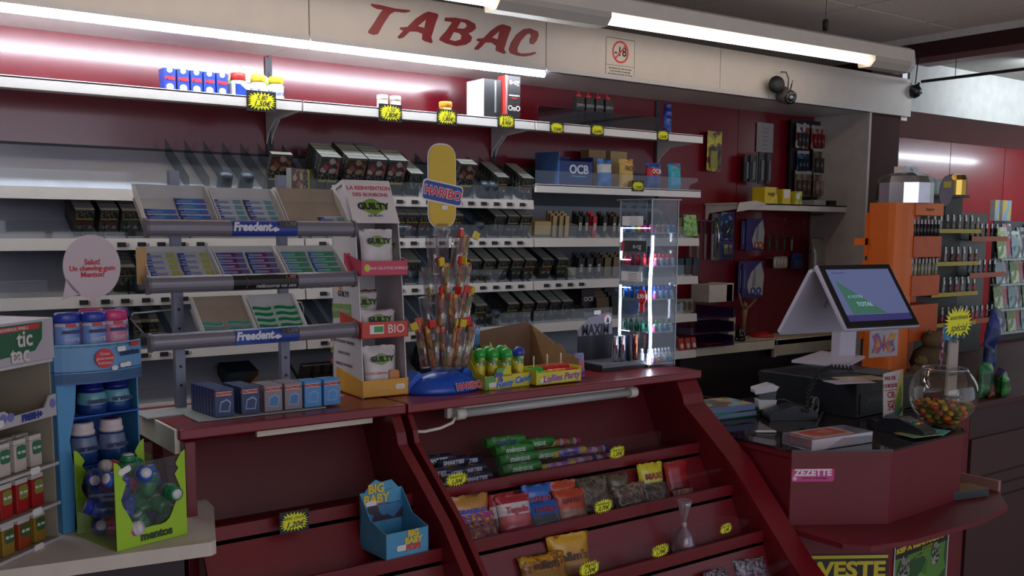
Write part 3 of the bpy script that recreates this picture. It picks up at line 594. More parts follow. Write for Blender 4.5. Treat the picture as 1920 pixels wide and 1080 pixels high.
t = hang(1419, 229, 1450, 287, 'calendar_sheet', 'grey printed calendar sheet pinned on the dark red wall', 'paper', lambda t, w, h: (MB().box(-w / 2, w / 2, 0, .0008, 0, h).build('sheet', M((150, 146, 144), .7), t), [write('--- ---', .018, t, (0, -.0008, h * (.12 + .14 * k)), DGREY) for k in range(6)]), y=3.484)
DK = M((40, 42, 48), .4)
for i, (px, py0, py1, w) in enumerate(((1400, 292, 340, .04), (1412, 290, 342, .05), (1428, 285, 345, .05), (1441, 288, 345, .035))):
    p = at(px, py1, y=3.44 - .01 * i); h = at(px, py0, y=3.44 - .01 * i).z - p.z
    t = thing('hanging_gadget', 'dark packed accessory hanging below the calendar sheet, %s of four' % ORD[i], 'hanging pack', (p.x, 3.44 - .01 * i, p.z), group='dark packs below the calendar')
    MB().box(-w / 2, w / 2, 0, .008, 0, h).build('card', DK, t); MB().box(-w / 5, w / 6, -.006, 0, h * .1, h * .75).build('insert', M((96, 98, 104), .4), t); hook(t, h * .96)
# battery board
bb = at(1482, 372, y=3.44); bt = at(1482, 222, y=3.44); br = at(1572, 300, y=3.44)
t = thing('battery_display', 'black battery display board lettered Energizer', 'display', (bb.x, 3.45, bb.z)); w = br.x - bb.x; h = bt.z - bb.z
MB().box(0, w, 0, .01, 0, h).build('board', BLACK, t); write('Energizer', .052, t, (w * .45, -.001, h * .915), M((190, 190, 190), .5, var=0), shear=.35, bold=.0004)
for i, (u, v, ww, hh, cols, nm) in enumerate(((.17, .61, .11, .13, [(120, 50, 50), (170, 165, 160), (60, 56, 56)], 'first of the top row'), (.50, .61, .12, .13, [(150, 40, 40), (140, 130, 125), (120, 40, 40)], 'red, middle of the top row'), (.86, .61, .11, .14, [(120, 46, 44), (150, 110, 100), (90, 60, 56)], 'right of the top row'),
        (.20, .30, .10, .12, [(22, 34, 60), (60, 80, 120), (26, 34, 54)], 'dark blue, middle row'), (.58, .28, .14, .15, [(70, 64, 54), (96, 88, 70), (60, 56, 50)], 'olive, middle row'), (.90, .28, .09, .15, [(96, 50, 44), (130, 120, 110)], 'right of the middle row'),
        (.22, .0, .14, .14, [(84, 76, 56), (120, 110, 84), (80, 60, 50)], 'left of the bottom row'), (.60, .0, .13, .14, [(110, 70, 66), (90, 60, 56), (130, 110, 100)], 'right of the bottom row'))):
    q = thing('battery_pack', 'battery blister card on the black board, ' + nm, 'battery pack', (bb.x + u * w, 3.430, bb.z + v * h + .01))
    MB().box(-ww / 2, ww / 2, 0, .0012, 0, hh).build('card', MIX(cols, 35), q); MB().prism([(-ww / 2, hh * .86), (ww / 2, hh * .86), (ww / 2, hh * .99), (-ww / 2, hh * .96)], -.0006, 0).build('white_header', M((150, 148, 146), .5), q)
    b = MB(); 
    for k in range(3): b.tube([(-ww * .28 + ww * .28 * k, -.006, hh * .1), (-ww * .28 + ww * .28 * k, -.006, hh * .62)], ww * .10, 10)
    b.build('battery', M(cols[-1], .3), q); MB().tube([(0, .001, hh * .95), (0, .0185, hh * .95)], .0018, 6).build('hook', STEEL, q)
# small white shelf with yellow boxes
a = at(1386, 383, y=3.27); z = 1.7 ; pa = at(1386, 380, y=3.26); pb = at(1590, 381, y=3.26)
zs = pa.z; t = thing('wall_shelf', 'short white shelf in the right bay carrying yellow boxes', 'shelf', (pa.x, 3.26, zs)); L = 4.628 - pa.x
MB().box(0, L, 0, .225, -.008, 0).box(0, L, 0, .01, -.034, 0).build('board', M((196, 190, 182), .5), t, .001)
MB().prism([(.222, -.12), (.222, -.008), (.02, -.008), (.02, -.03), (.2, -.05)], .006, .009, 'x').build('bracket', OFFW, t)
MB().prism([(0, 0), (.12, .012), (.2, -.002), (.10, -.03), (-.02, -.045), (-.01, -.02)], -.004, -.0025).build('torn_flap', M((190, 180, 170), .6), t)
YB = M((205, 180, 30), .45)
t = bx('yellow_box', 'yellow printed box, leftmost of three on the short white shelf', 'box', (at(1446, 375, y=3.29).x, 3.29, zs + .001), .10, .08, .082, [MIX([(205, 180, 30), (205, 180, 30), (215, 190, 40), (150, 110, 40)], 30), YB, YB], text='copy', tsize=.03, tmat=INK, tz=.6)
t = bx('yellow_box', 'yellow box with a white patch, middle of three', 'box', (at(1475, 375, y=3.29).x, 3.29, zs + .001), .062, .07, .075, [YB, YB, YB]); MB().box(-.022, .022, -.001, 0, .03, .072).build('white_patch', WHITE, t)
t = bx('yellow_box', 'yellow green toy box, rightmost of three', 'box', (at(1497, 375, y=3.29).x, 3.29, zs + .001), .06, .06, .066, [MIX([(190, 190, 30), (120, 140, 40), (205, 200, 50)], 40), YB, YB]); MB().box(-.018, .012, -.001, 0, .028, .056).build('white_patch', WHITE, t)
bx('grey_box', 'low grey box on the short white shelf', 'box', (at(1538, 372, y=3.29).x, 3.29, zs + .001), .10, .08, .026, [GREYW]); bx('black_box', 'small black box at the end of the short white shelf', 'box', (at(1563, 372, y=3.30).x, 3.30, zs + .001), .055, .08, .026, [BLACK])
# cutlery, scissors, tape hung below
BLU = M((30, 56, 120), .4); PUR = M((60, 50, 110), .45)
def scissors(hc, ew=.02):
    def f(t, w, h):
        MB().box(-w / 2, w / 2, .002, .003, 0, h).build('card', PUR, t)
        MB().prism([(-w * .1, h * .1), (w * .45, h * .05), (w * .5, h * .6), (w * .35, h * .97), (-w * .02, h * .7), (-w * .2, h * .35)], -.002, .001).build('white_leaf_card', M((176, 172, 170), .5), t)
        MB().prism([(w * .02, h * .3), (w * .10, h * .88), (w * .14, h * .3)], -.005, -.002).build('blade', STEEL, t)
        MB().tube([(w * .03 + .02 * w + .016 * math.cos(a), -.004, h * .17 + .016 * math.sin(a)) for a in [k * PI / 6 for k in range(13)]], .004, 6).build('handle', hc, t)
        MB().tube([(w * .28 + .016 * math.cos(a), -.004, h * .17 + .016 * math.sin(a)) for a in [k * PI / 6 for k in range(13)]], .004, 6).build('handle', hc, t); hook(t, h * .97)
    return f
hang(1400, 410, 1433, 470, 'scissors_pack', 'scissors with an orange handle hanging in the right bay', 'scissors', scissors(M((200, 90, 50), .4)))
hang(1386, 490, 1432, 556, 'scissors_pack', 'larger blue handled scissors hanging lower in the right bay', 'scissors', scissors(M((50, 60, 140), .4)))
for i, (px, py0, py1, yy) in enumerate(((1394, 415, 468, 3.47), (1403, 415, 468, 3.465), (1388, 495, 552, 3.45), (1396, 495, 552, 3.44))):
    p = at(px, py1, y=yy); t = thing('scissors_pack', 'blue backed scissors card hanging behind the %s scissors, %s' % (('orange handled', 'orange handled', 'blue handled', 'blue handled')[i], ('outer', 'inner', 'outer', 'inner')[i]), 'scissors', (p.x, yy, p.z))
    hh = at(px, py0, y=yy).z - p.z; MB().box(-.02, .02, 0, .002, 0, hh).build('card', PUR, t); MB().box(-.006, .0, -.002, 0, hh * .2, hh * .8).build('blade', M((120, 120, 140), .4), t); hook(t, hh * .97)
for i, px in enumerate((1300, 1311, 1321, 1331)):
    p = at(px, 488, y=3.42); t = thing('cutlery_pack', 'long grey knife in a clear sleeve, %s of four by the shelf ends' % ORD[i], 'knife', (p.x, 3.44 - .012 * i, p.z), rz=.3, group='knives in sleeves')
    MB().box(-.012, .012, 0, .001, 0, .20).build('sleeve', CLEAR((210, 214, 220), .15, milk=.12), t); MB().prism([(-.006, .01), (.006, .0), (.008, .13), (-.008, .13)], -.002, 0).build('blade', STEEL, t)
    MB().prism([(-.007, .13), (.007, .13), (.006, .195), (-.006, .195)], -.004, .002).build('handle', BLACK, t); hook(t, .19)
t = hang(1334, 400, 1352, 488, 'corkscrew_pack', 'silver can opener in a clear sleeve hanging beside the knives', 'can opener', lambda t, w, h: (MB().box(-w / 2, w / 2, 0, .001, 0, h).build('sleeve', CLEAR((210, 214, 220), .15, milk=.1), t), MB().tube([(0, -.006, h * .1), (w * .2, -.006, h * .5), (-w * .1, -.006, h * .9)], .005).build('arm', CHROME, t), MB().tube([(-.01, -.006, h * .1), (-w * .3, -.006, h * .6), (w * .1, -.006, h * .9)], .005).build('arm', STEEL, t), hook(t, h * .97)))
hang(1352, 398, 1376, 450, 'tool_card', 'blue card with silver tools hanging beside the panel joint', 'tool card', blister([(24, 50, 110), (40, 70, 130), (150, 160, 170)], lambda t, w, h: MB().tube([(-w * .2, -.006, h * .1), (w * .25, -.006, h * .7)], .006).build('tool', CHROME, t)))
hang(1352, 452, 1376, 486, 'stationery_card', 'small blue card with colored markers hanging under the silver tools', 'marker card', blister([(24, 50, 110), (30, 60, 120)], lambda t, w, h: [MB().box(-w * .3 + w * .15 * k, -w * .3 + w * .15 * k + .008, -.008, -.001, h * .3, h * .8).build('marker', M(((190, 190, 60), (180, 180, 170), (180, 60, 60), (160, 170, 150))[k], .4), t) for k in range(4)]))
# tape rolls
p = at(1460, 492, y=3.44)
for k in range(4):
    q = thing('tape_roll', 'pale adhesive tape roll, %s of the row hanging on the wall' % ORD[k], 'tape roll', (p.x - .05 + .032 * k, 3.43 + .004 * k, p.z), rz=.55, group='tape rolls')
    MB().lathe([(.022, 0), (.032, 0), (.033, .002), (.033, .014), (.032, .016), (.022, .016), (.022, 0)], n=26, T=TR(rx=PI / 2)).build('roll', M((180, 172, 158), .5), q)
    MB().tube([(0, 0, .024), (0, .05, .024)], .002).build('hook', STEEL, q)
hang(1484, 476, 1504, 504, 'blue_roll_pack', 'blue tape pack hanging right of the pale rolls', 'tape pack', blister([(36, 60, 130)], lambda t, w, h: MB().lathe([(.01, 0), (.022, 0), (.022, .01), (.01, .01)], (0, 0, 0), 18, T=TR((0, -.001, h * .4), rx=PI / 2)).build('roll', BLU, t)))
for i, px in enumerate((1442, 1456, 1470, 1484)):
    p = at(px, 470, y=3.45); t = thing('glue_pen', 'thin green capped pen hanging above the tape rolls, %s of four' % ORD[i], 'pen', (p.x, 3.45, p.z), group='pens above the tape rolls'); MB().tube([(0, 0, 0), (0, 0, .06)], .006, 10).build('barrel', M((60, 90, 70), .4) if i != 3 else M((120, 150, 140), .4), t); MB().tube([(0, 0, .06), (0, 0, .085)], .004, 10).build('cap', M((40, 80, 60), .4), t); hook(t, .08)
for i, (px, py) in enumerate(((1393, 400), (1471, 415), (1507, 420))):
    p = at(px, py, y=3.40); t = thing('wall_hook', 'empty steel peg hook on the red wall, %s' % ('under the shelf bracket', 'middle of the right bay', 'near the white side')[i], 'hook', (p.x, 3.40, p.z)); MB().tube([(0, 0, .015), (0, 0, 0), (0, .09, 0)], .002, 6).build('peg', STEEL, t)
p = at(1560, 402, y=3.3); t = thing('wire_hook', 'dark wire hook fixed on the white bay side below the short shelf', 'hook', (4.628, 3.40, p.z)); MB().tube([(0, 0, 0), (-.12, -.02, -.004), (-.20, -.04, .012)], .003, 6).build('wire', BLACK, t)
t = hang(1518, 448, 1548, 515, 'plastic_bag', 'crumpled clear plastic bag hanging by the white bay side', 'bag', lambda t, w, h: (MB().pillow(w * .9, h, .05, [0], seed=5, crimp=.3).build('bag', CLEAR((190, 182, 172), .2, .2, milk=.35), t), hook(t, h)), y=3.40)

# ------------------------------------------------------------------ cream ledge in the right bay
pl = at(1310, 664, y=3.0); pr = at(1490, 640, y=3.0); zl = 1.0
yl = [at(px, py, z=zl).y for px, py in ((1325, 652), (1490, 632))]; YL = sum(yl) / 2
t = thing('back_ledge', 'long cream ledge below the right bay behind the register', 'ledge', (3.46, YL, zl)); L = 4.628 - 3.46
MB().box(0, L, 0, 3.485 - YL, -.03, 0).box(0, .62, -.002, .02, -.045, 0).build('ledge_board', CREAM, t, .002)
MB().box(.62, .64, 0, .02, -.09, 0).box(.64, 1.1, .0, .02, -.085, -.002).build('drawer_front', M((190, 180, 156), .5), t, .002)
MB().box(0, L, .06, 3.48 - YL, -.92, -.03).build('cupboard_body', M((40, 26, 26), .6), t)
def lg(px, py, dy): q = at(px, py, y=YL + dy); return (q.x, YL + dy, zl + .0008)
bx('white_carton', 'white carton beside the purple letter trays', 'box', (at(1322, 600, y=3.42).x, 3.32, zl + .205), .17, .12, .085, [M((206, 196, 178), .5)])
bx('white_carton', 'tall narrow cream carton standing on the purple trays', 'box', (at(1345, 600, y=3.38).x + .02, 3.32, zl + .205), .05, .12, .09, [M((212, 202, 184), .5)])
t = thing('letter_trays', 'stack of three translucent purple letter trays on the cream ledge', 'letter tray', (3.56, 3.22, zl + .001))
for k in range(3): MB().prism([(-.14, 0), (.16, 0), (.16, .012), (.155, .05), (.15, .05), (.15, .004), (-.13, .004), (-.13, .03), (-.14, .03)], 0, .25).build('tray', CLEAR((70, 52, 120), .25, .2, milk=.25), t).location = (0, 0, .067 * k)
for k in range(4): bx('cream_carton', 'small cream carton stacked beside the letter trays, %s from the bottom' % ORD[k], 'box', (at(1378, 600, y=3.25).x + (.004 * (k % 2)), 3.27, zl + .001 + .033 * k), .05, .06, .032, [M((190, 180, 150), .5)], group='cream cartons by the trays')
p = lg(1387, 640, .06); t = thing('die_bottle', 'shiny black dotted pot on the cream ledge', 'pot', p)
MB().lathe([(.026, 0), (.03, .008), (.032, .03), (.028, .05), (.012, .058), (.010, .075), (.014, .08), (0, .081)], n=22).build('pot', M((12, 12, 14), .12), t)
b = MB(); rnd = random.Random(2)
for k in range(16): a = rnd.uniform(PI, 2 * PI + 1); b.lathe([(.0035, 0), (.001, .0012)], n=6, T=TR((.031 * math.cos(a), .031 * math.sin(a), rnd.uniform(.012, .04)), rz=a) @ Matrix.Rotation(PI / 2, 4, 'Y'))
b.build('white_dot', WHITE, t)
p = lg(1395, 600, .14); t = thing('wooden_figure', 'slim wooden jointed figure with raised arms on the cream ledge', 'figurine', p); WD = M((140, 104, 70), .5)
MB().lathe([(.03, 0), (.03, .008), (.006, .012), (.005, .05)], n=16).build('stand', WD, t); MB().tube([(0, 0, .04), (.0, 0, .10), (.004, 0, .15)], [.008, .013, .016], 10).build('torso', WD, t); MB().lathe([(.001, 0), (.012, .01), (.013, .022), (.001, .036)], (.004, 0, .155), 12).build('head', WD, t)
MB().tube([(.01, 0, .148), (.05, 0, .17), (.09, 0, .20)], [.006, .005, .004], 8).build('arm', WD, t); MB().tube([(-.004, 0, .148), (-.03, 0, .19), (-.045, 0, .235)], [.006, .005, .004], 8).build('arm', WD, t)
t = solo(MB().lathe([(.001, .03), (.03, .026), (.06, .01), (.064, 0), (0, 0)], n=24), 'red_dish', M((176, 30, 30), .35), 'upturned red plastic dish on the cream ledge', 'dish', lg(1428, 640, .14))
bx('red_notebook', 'flat red notebook lying at the front of the cream ledge', 'notebook', lg(1345, 650, .02), .16, .05, .006, [M((170, 26, 30), .4)])
bx('red_notebook', 'thin red card lying beside the red notebook', 'card', lg(1368, 648, .03), .05, .05, .003, [M((190, 60, 50), .4)])
bx('brown_box', 'small brown cardboard box behind the red dish', 'box', lg(1420, 620, .26), .11, .09, .075, [M((96, 66, 44), .6)]); bx('dark_box', 'black shoe box like carton behind the wooden figure', 'box', lg(1412, 590, .36), .12, .06, .16, [M((26, 28, 34), .5)])
bx('blue_carton', 'dark blue carton next to the brown cardboard box', 'box', lg(1450, 620, .28), .08, .08, .08, [M((38, 34, 70), .5)]); bx('red_carton', 'dull red carton behind the dark blue one', 'box', lg(1470, 600, .34), .14, .06, .12, [M((110, 46, 44), .5)])
# soft toy
p = lg(1450, 575, .30); t = thing('soft_toy', 'pale soft toy with tufted hair sitting behind the red dish', 'soft toy', (p[0], p[1] + .0, zl + .12)); SKN = M((170, 140, 124), .8)
MB().lathe([(.001, 0), (.03, .005), (.044, .03), (.042, .06), (.024, .085), (.001, .09)], n=18).build('head', SKN, t)
b = MB(); rnd = random.Random(4)
for k in range(26): a = rnd.uniform(0, 2 * PI); r = rnd.uniform(.0, .035); b.tube([(r * math.cos(a), r * math.sin(a), .07), (r * 1.6 * math.cos(a) + .01, r * 1.6 * math.sin(a), .105 + rnd.uniform(-.01, .01))], [.008, .003], 6)
b.build('hair', M((176, 150, 130), .9), t); b = MB()
for s in (-1, 1): b.lathe([(.005, 0), (.001, .003)], n=8, T=TR((s * .014 - .006, -.043, .05), rx=PI / 2))
b.build('eye', BLACK, t)
solo(MB().prism([(.09 * math.cos(a), .12 * math.sin(a)) for a in [PI * k / 16 for k in range(17)]], 0, .02), 'grey_hoop', M((86, 84, 88), .6), 'grey half round board standing behind the tilted white screen', 'board', (lg(1500, 560, .34)[0], 3.46, zl + .10))

p = at(1197, 349, y=3.195); price_star((p.x, 3.1975, p.z), .060, 'yellow starburst price tag on the cream shelf of rolling paper pouches', ('', '7,50€'))
t = thing('wicker_basket', 'dark brown wicker basket standing low behind the register', 'basket', (2.95, 2.95, 0)); WK = M((58, 38, 28), .7)
b = MB()
for k in range(22):
    z = .42 + .018 * k; b.tube([(.0, 0, z), (.42, 0, z), (.42, .28, z), (0, .28, z), (0, 0, z)], .008, 6)
for x in [.03 + .06 * k for k in range(7)]: b.tube([(x, -.004, .41), (x, -.004, .82)], .005, 6)
b.box(.01, .41, .01, .27, .40, .78)
b.build('woven_body', WK, t); MB().box(.02, .40, .02, .26, 0, .40).build('stool_under_basket', M((40, 28, 24), .7), t)
# ------------------------------------------------------------------ sales counters: left and middle unit
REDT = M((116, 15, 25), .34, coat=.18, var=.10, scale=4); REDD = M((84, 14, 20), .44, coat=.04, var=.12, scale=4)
STEPS = [(2.13, .888), (1.99, .782), (1.865, .668), (1.745, .555), (1.63, .44)]      # lip y, lip z
def counter_unit(xa, xb, label, left_open):
    t = thing('counter_unit', label, 'counter', (xa, 0, 0)); L = xb - xa
    MB().box(0, L, 2.225, 2.56, 1.074, 1.10).build('worktop', REDT, t, .004)
    prof = [(2.238, 1.072), (2.545, 1.072), (2.545, 0), (1.50, 0), (1.50, .33), (1.62, .48), (1.76, .60), (1.89, .735), (1.99, .84), (2.12, .94), (2.20, 1.0), (2.21, 1.03)]
    lo = .035 if left_open else .02; ro = .105 if not left_open else .04
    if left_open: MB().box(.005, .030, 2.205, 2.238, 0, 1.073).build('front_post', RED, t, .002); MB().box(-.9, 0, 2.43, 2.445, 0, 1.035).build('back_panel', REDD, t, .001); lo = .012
    else: MB().prism(prof, .005, lo, 'x').build('side_panel', RED, t, .002)
    MB().prism(prof, L - ro, L - .012, 'x').build('side_panel', RED, t, .002)
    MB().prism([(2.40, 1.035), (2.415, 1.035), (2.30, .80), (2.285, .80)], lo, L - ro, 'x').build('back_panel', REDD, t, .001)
    for k, (y, z) in enumerate(STEPS):
        yn, zn = STEPS[k + 1] if k < 4 else (1.52, .3); zf = z - .032
        yb = 2.29 if k == 0 else STEPS[k - 1][0]
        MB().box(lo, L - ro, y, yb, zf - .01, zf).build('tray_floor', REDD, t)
        MB().prism([(y, z), (y + .012, z), (y + .012, zf), (yn + .092, zn - .032), (yn + .080, zn - .032), (y, zf - .01)], lo, L - ro, 'x').build('riser', RED, t, .001)
    return t
counter_unit(.706, 1.300, 'left red lacquer sales counter with stepped trays under the chewing gum rack', True)
counter_unit(1.305, 2.418, 'middle red lacquer sales counter with stepped candy trays', False)
def guard(x0, x1, k, lab, h=.06):
    y, z = STEPS[k]; solo(MB().box(0, x1 - x0, 0, .0016, 0, h), 'tray_guard', CLEAR((252, 250, 253), .008), lab, 'guard strip', (x0, y + .013, z - .004))
guard(1.33, 2.31, 0, 'clear plastic guard along the top candy tray'); guard(1.33, 2.31, 1, 'clear plastic guard along the second candy tray'); guard(1.33, 2.31, 2, 'clear plastic guard along the third candy tray', .075); guard(1.6, 2.31, 3, 'clear plastic guard along the lowest seen candy tray')
# white boards and things seen in the slot under the left top
t = thing('white_board', 'long cream board under the top of the left counter', 'board', (1.0, 2.30, 1.045)); MB().box(-.08, .24, 0, .012, 0, .018).build('board', CREAM, t)
t = thing('white_board', 'cream batten along the left end of the left counter top', 'board', (.706, 2.24, 1.060)); MB().box(-.006, .006, 0, .31, -.018, .038).build('board', CREAM, t)
bx('dark_green_box', 'dark green box inside the slot of the left counter', 'box', (.85, 2.50, 1.0), .12, .04, .05, [M((22, 50, 46), .5)])
bx('paper_pack', 'pale paper pack inside the slot of the left counter', 'paper', (1.06, 2.49, 1.0), .16, .04, .055, [M((150, 140, 120), .6)])
# tube lamp in the slot of the middle counter
t = thing('tube_lamp', 'unlit fluorescent tube with white end holders under the middle counter top', 'tube lamp', (0, 2.262, 1.048))
MB().tube([(1.50, 0, 0), (2.14, 0, 0)], .012, 16).build('glass_tube', M((170, 168, 165), .25, var=0), t)
for xx in (1.475, 2.125): MB().tube([(xx, 0, 0), (xx + .03, 0, 0)], .0165, 16).build('end_holder', OFFW, t); 
MB().tube([(1.478, 0, -.004), (1.46, -.01, -.02), (1.42, -.012, -.030), (1.37, -.01, -.034), (1.33, -.006, -.030)], .0045, 8).build('cable', OFFW, t)
MB().box(1.46, 2.16, .014, .03, -.012, .022).build('batten', OFFW, t)

# ------------------------------------------------------------------ candy on the middle counter
def bag(px, py, k, w, h, d, cols, label, txt='', tcol=(190, 190, 185), tilt=-.35, rz=-.1, sz=.02, dy=.03, seed=1, cat='candy bag', tz=.65, name='candy_bag', group=None, tot=None):
    dy = min(dy, .062); tilt = max(tilt, -.22) if dy > .045 else tilt; y, z = STEPS[k]; yy = y + .012 + dy + d * .3; zb = z - .032 + .003
    p = at(px, py, y=yy); t = thing(name, label, cat, (p.x, yy, zb), rz, group, rx=tilt)
    w *= .96; h *= .70 if k == 1 else .92; MB().pillow(w, h, d, list(range(len(cols))), seed=seed).build('bag', [MIX(c, 130, .28) if isinstance(c, list) else M(c, .28, var=.15, scale=40) for c in cols], t)
    if txt: write(txt, sz, t, (0, -d * .56, h * tz), M(tcol, .4, var=0), bold=.0006)
    return t
CL = [(120, 50, 60), (96, 70, 60), (140, 110, 60), (70, 40, 44), (120, 80, 90)]
bag(838, 990, 1, .07, .13, .03, [CL, (30, 80, 96)], 'narrow teal candy bag at the left end of the second tray', seed=3, dy=.06)
bag(885, 975, 1, .125, .165, .035, [CL, [(150, 60, 130), (80, 80, 180), (190, 160, 50), (170, 70, 60)], (170, 120, 50)], 'rainbow topped candy bag standing at the left of the second tray', 'DRAGIBUS', (60, 70, 160), seed=4, dy=.09, sz=.016)
bag(905, 995, 1, .12, .12, .03, [CL, CL, [(150, 60, 130), (80, 80, 180), (190, 160, 50), (170, 70, 60)]], 'rainbow topped candy bag slumped in front of another', seed=5, dy=.02, tilt=-.6)
bag(946, 965, 1, .085, .15, .03, [CL, (185, 175, 165), (150, 30, 40)], 'candy bag with a white band lettered HAR', 'HAR', (110, 20, 30), seed=6, dy=.08)
bag(972, 970, 1, .11, .15, .035, [(150, 60, 60), (176, 80, 80), (190, 180, 176), (150, 30, 40)], 'pink candy bag with a white band lettered Tagada', 'Tagada', (170, 40, 50), seed=7, dy=.03, sz=.024, tz=.62)
bag(1013, 945, 1, .10, .16, .035, [(40, 60, 100), (30, 80, 160), (36, 90, 170)], 'bright blue candy bag standing behind its twin', 'HARIBO', (150, 40, 60), seed=8, dy=.09, sz=.018)
bag(1028, 965, 1, .11, .11, .03, [(60, 70, 80), (30, 86, 160)], 'bright blue candy bag slumped at the front', 'HARIBO', (150, 40, 60), seed=9, dy=.025, tilt=-.5, sz=.018)
bag(1060, 940, 1, .10, .155, .035, [(160, 60, 30), (176, 70, 30), (170, 64, 34)], 'orange candy bag standing behind another orange one', seed=10, dy=.10)
bag(1076, 950, 1, .11, .13, .035, [(150, 110, 90), (180, 70, 30), (170, 60, 30)], 'orange candy bag at the front of the second tray', 'HARIBO', (120, 30, 20), seed=11, dy=.03, sz=.018)
DKC = [(64, 56, 44), (84, 76, 58), (46, 40, 34), (100, 92, 76)]
bag(1118, 930, 1, .13, .155, .04, [DKC, DKC], 'dark clear bag of licorice behind the starburst tag', seed=12, dy=.04)
bag(1098, 925, 1, .06, .15, .03, [DKC, (50, 44, 36)], 'dark narrow licorice bag squeezed beside the orange bags', seed=13, dy=.09)
bag(1165, 920, 1, .08, .14, .035, [DKC, (80, 72, 56)], 'dark clear licorice bag right of the starburst tag', seed=14, dy=.09)
bag(1190, 925, 1, .13, .11, .04, [DKC, [(100, 80, 60), (70, 60, 50), (130, 110, 90)]], 'crinkled brown clear candy bag slumped on the second tray', seed=15, dy=.03, tilt=-.5)
bag(1226, 905, 1, .10, .16, .035, [DKC, (120, 110, 70), (190, 180, 40), (196, 186, 36)], 'yellow topped candy bag lettered MAXI', 'MAXI', (150, 40, 40), seed=16, dy=.08, sz=.026)
bag(1236, 920, 1, .10, .09, .035, [DKC, DKC], 'clear brown candy bag in front of the yellow topped one', seed=17, dy=.02, tilt=-.5)
bag(1275, 905, 1, .11, .15, .03, [(110, 20, 26), (140, 26, 30), (146, 30, 34)], 'dark red candy bag at the right end of the second tray', seed=18, dy=.07, rz=.05)
bag(1288, 920, 1, .09, .05, .03, [[(120, 100, 90), (90, 60, 50)]], 'small crumpled clear bag in front of the dark red bag', seed=19, dy=.015, tilt=-.7)
# top tray: tubes, rolls
def stick(px, py, k, L, r, ends, mid, label, txt='', tc=(200, 200, 200), sz=.014, lift=0, dy=.03, rz=-.05, name='candy_roll', cat='candy roll', hexa=False, group=None):
    y, z = STEPS[k]; yy = y + .012 + dy; p = at(px, py, y=yy); t = thing(name, label, cat, (p.x, yy, z - .032 + .003 + r + lift), rz, group)
    n = 6 if hexa else 16
    MB().tube([(-L / 2, 0, 0), (L / 2, 0, 0)], r * .985, n).build('wrapper_end', M(ends, .3), t)
    MB().tube([(-L * .36, 0, 0), (L * .36, 0, 0)], r * 1.01, n).build('wrapper', mid if not isinstance(mid, tuple) else M(mid, .3), t)
    if txt: write(txt, sz, t, (0, -r * 1.03, .001), M(tc, .4, var=0), bold=.0006)
    return t
SM = MIX([(26, 34, 60), (26, 34, 60), (40, 60, 100), (150, 120, 60), (26, 34, 60)], 60)
for i, (px, py, li, dy) in enumerate(((815, 868, .062, .10), (846, 875, .052, .09), (872, 870, .046, .10), (812, 885, .036, .06), (842, 890, .030, .06), (880, 880, .028, .07), (818, 898, .012, .03), (832, 905, .0, .012), (890, 893, .014, .03))):
    stick(px, py, 0, .10, .014, (24, 30, 54), SM, 'dark blue hexagonal candy tube in the pile on the top tray, %s' % ORD[i], 'SMARTIES', (180, 180, 190), .015, li, dy, hexa=True, name='candy_tube', cat='candy tube', group='dark blue candy tubes')
GRN = (46, 120, 50)
for i, (px, py, li, dy) in enumerate(((945, 850, .085, .10), (962, 860, .062, .085), (970, 870, .040, .065), (975, 882, .018, .04), (1000, 858, .060, .12), (1015, 872, .03, .09))):
    stick(px, py, 0, .13, .0145, GRN, MIX([(60, 130, 60), (110, 150, 110), (50, 110, 50)], 40), 'green candy roll in the green heap on the top tray, %s from the top' % ORD[i], 'mentos', (20, 40, 110) if i == 0 else (170, 190, 170), .022, li, dy, group='green candy rolls')
for i, (px, py, li, dy, c1, c2) in enumerate(((1030, 852, .05, .13, (170, 90, 80), (150, 110, 60)), (1055, 850, .045, .14, (160, 60, 90), (120, 90, 50)), (1045, 872, .008, .03, (190, 170, 60), (150, 90, 150)), (1065, 862, .03, .08, (190, 170, 50), (110, 100, 170)), (1085, 868, .006, .05, (60, 60, 110), (150, 100, 130)), (1110, 860, .02, .09, (60, 60, 110), (140, 80, 110)), (1120, 868, .004, .05, (150, 130, 60), (130, 80, 120)))):
    stick(px, py, 0, .12, .012, c1, MIX([c2, (170, 150, 160), c2, (120, 120, 60)], 50), 'multicolored candy roll on the top tray, %s right of the green heap' % ORD[i], 'mentos' if i in (2, 3) else '', (40, 40, 120), .016, li, dy, group='fruit candy rolls')
# third tray
MMY = (190, 140, 30)
bag(1030, 1065, 2, .15, .10, .04, [(150, 110, 40), [(190, 140, 30), (170, 110, 30), (120, 80, 30)]], 'yellow peanut candy bag lying flat in the third tray', 'm&ms', (60, 40, 30), seed=21, dy=.03, tilt=-.5, sz=.03)
bag(1072, 1045, 2, .14, .125, .04, [(150, 110, 60), MMY, MMY, (200, 150, 40)], "yellow candy bag lettered m&m's standing in the third tray", "m&m's", (62, 44, 40), seed=22, dy=.08, sz=.034, tz=.5)
t = thing('lollipop_bag', 'clear twisted cone bag with a red sweet in the third tray', 'candy bag', (at(1280, 990, y=1.92).x, 1.915, STEPS[2][1] - .031))
MB().lathe([(.03, 0), (.036, .02), (.026, .06), (.006, .085), (.004, .095), (.018, .14), (.022, .16)], n=18).build('wrapper', CLEAR((210, 190, 200), .2, .15, milk=.14), t)
MB().lathe([(.001, .005), (.016, .012), (.018, .028), (.001, .044)], n=14).build('sweet', M((170, 40, 60), .3), t); MB().lathe([(.007, .08), (.008, .09), (.006, .096)], n=12).build('tie', M((180, 160, 160), .4), t)
WR = [(110, 96, 100), (70, 50, 54), (140, 130, 134), (60, 60, 80)]
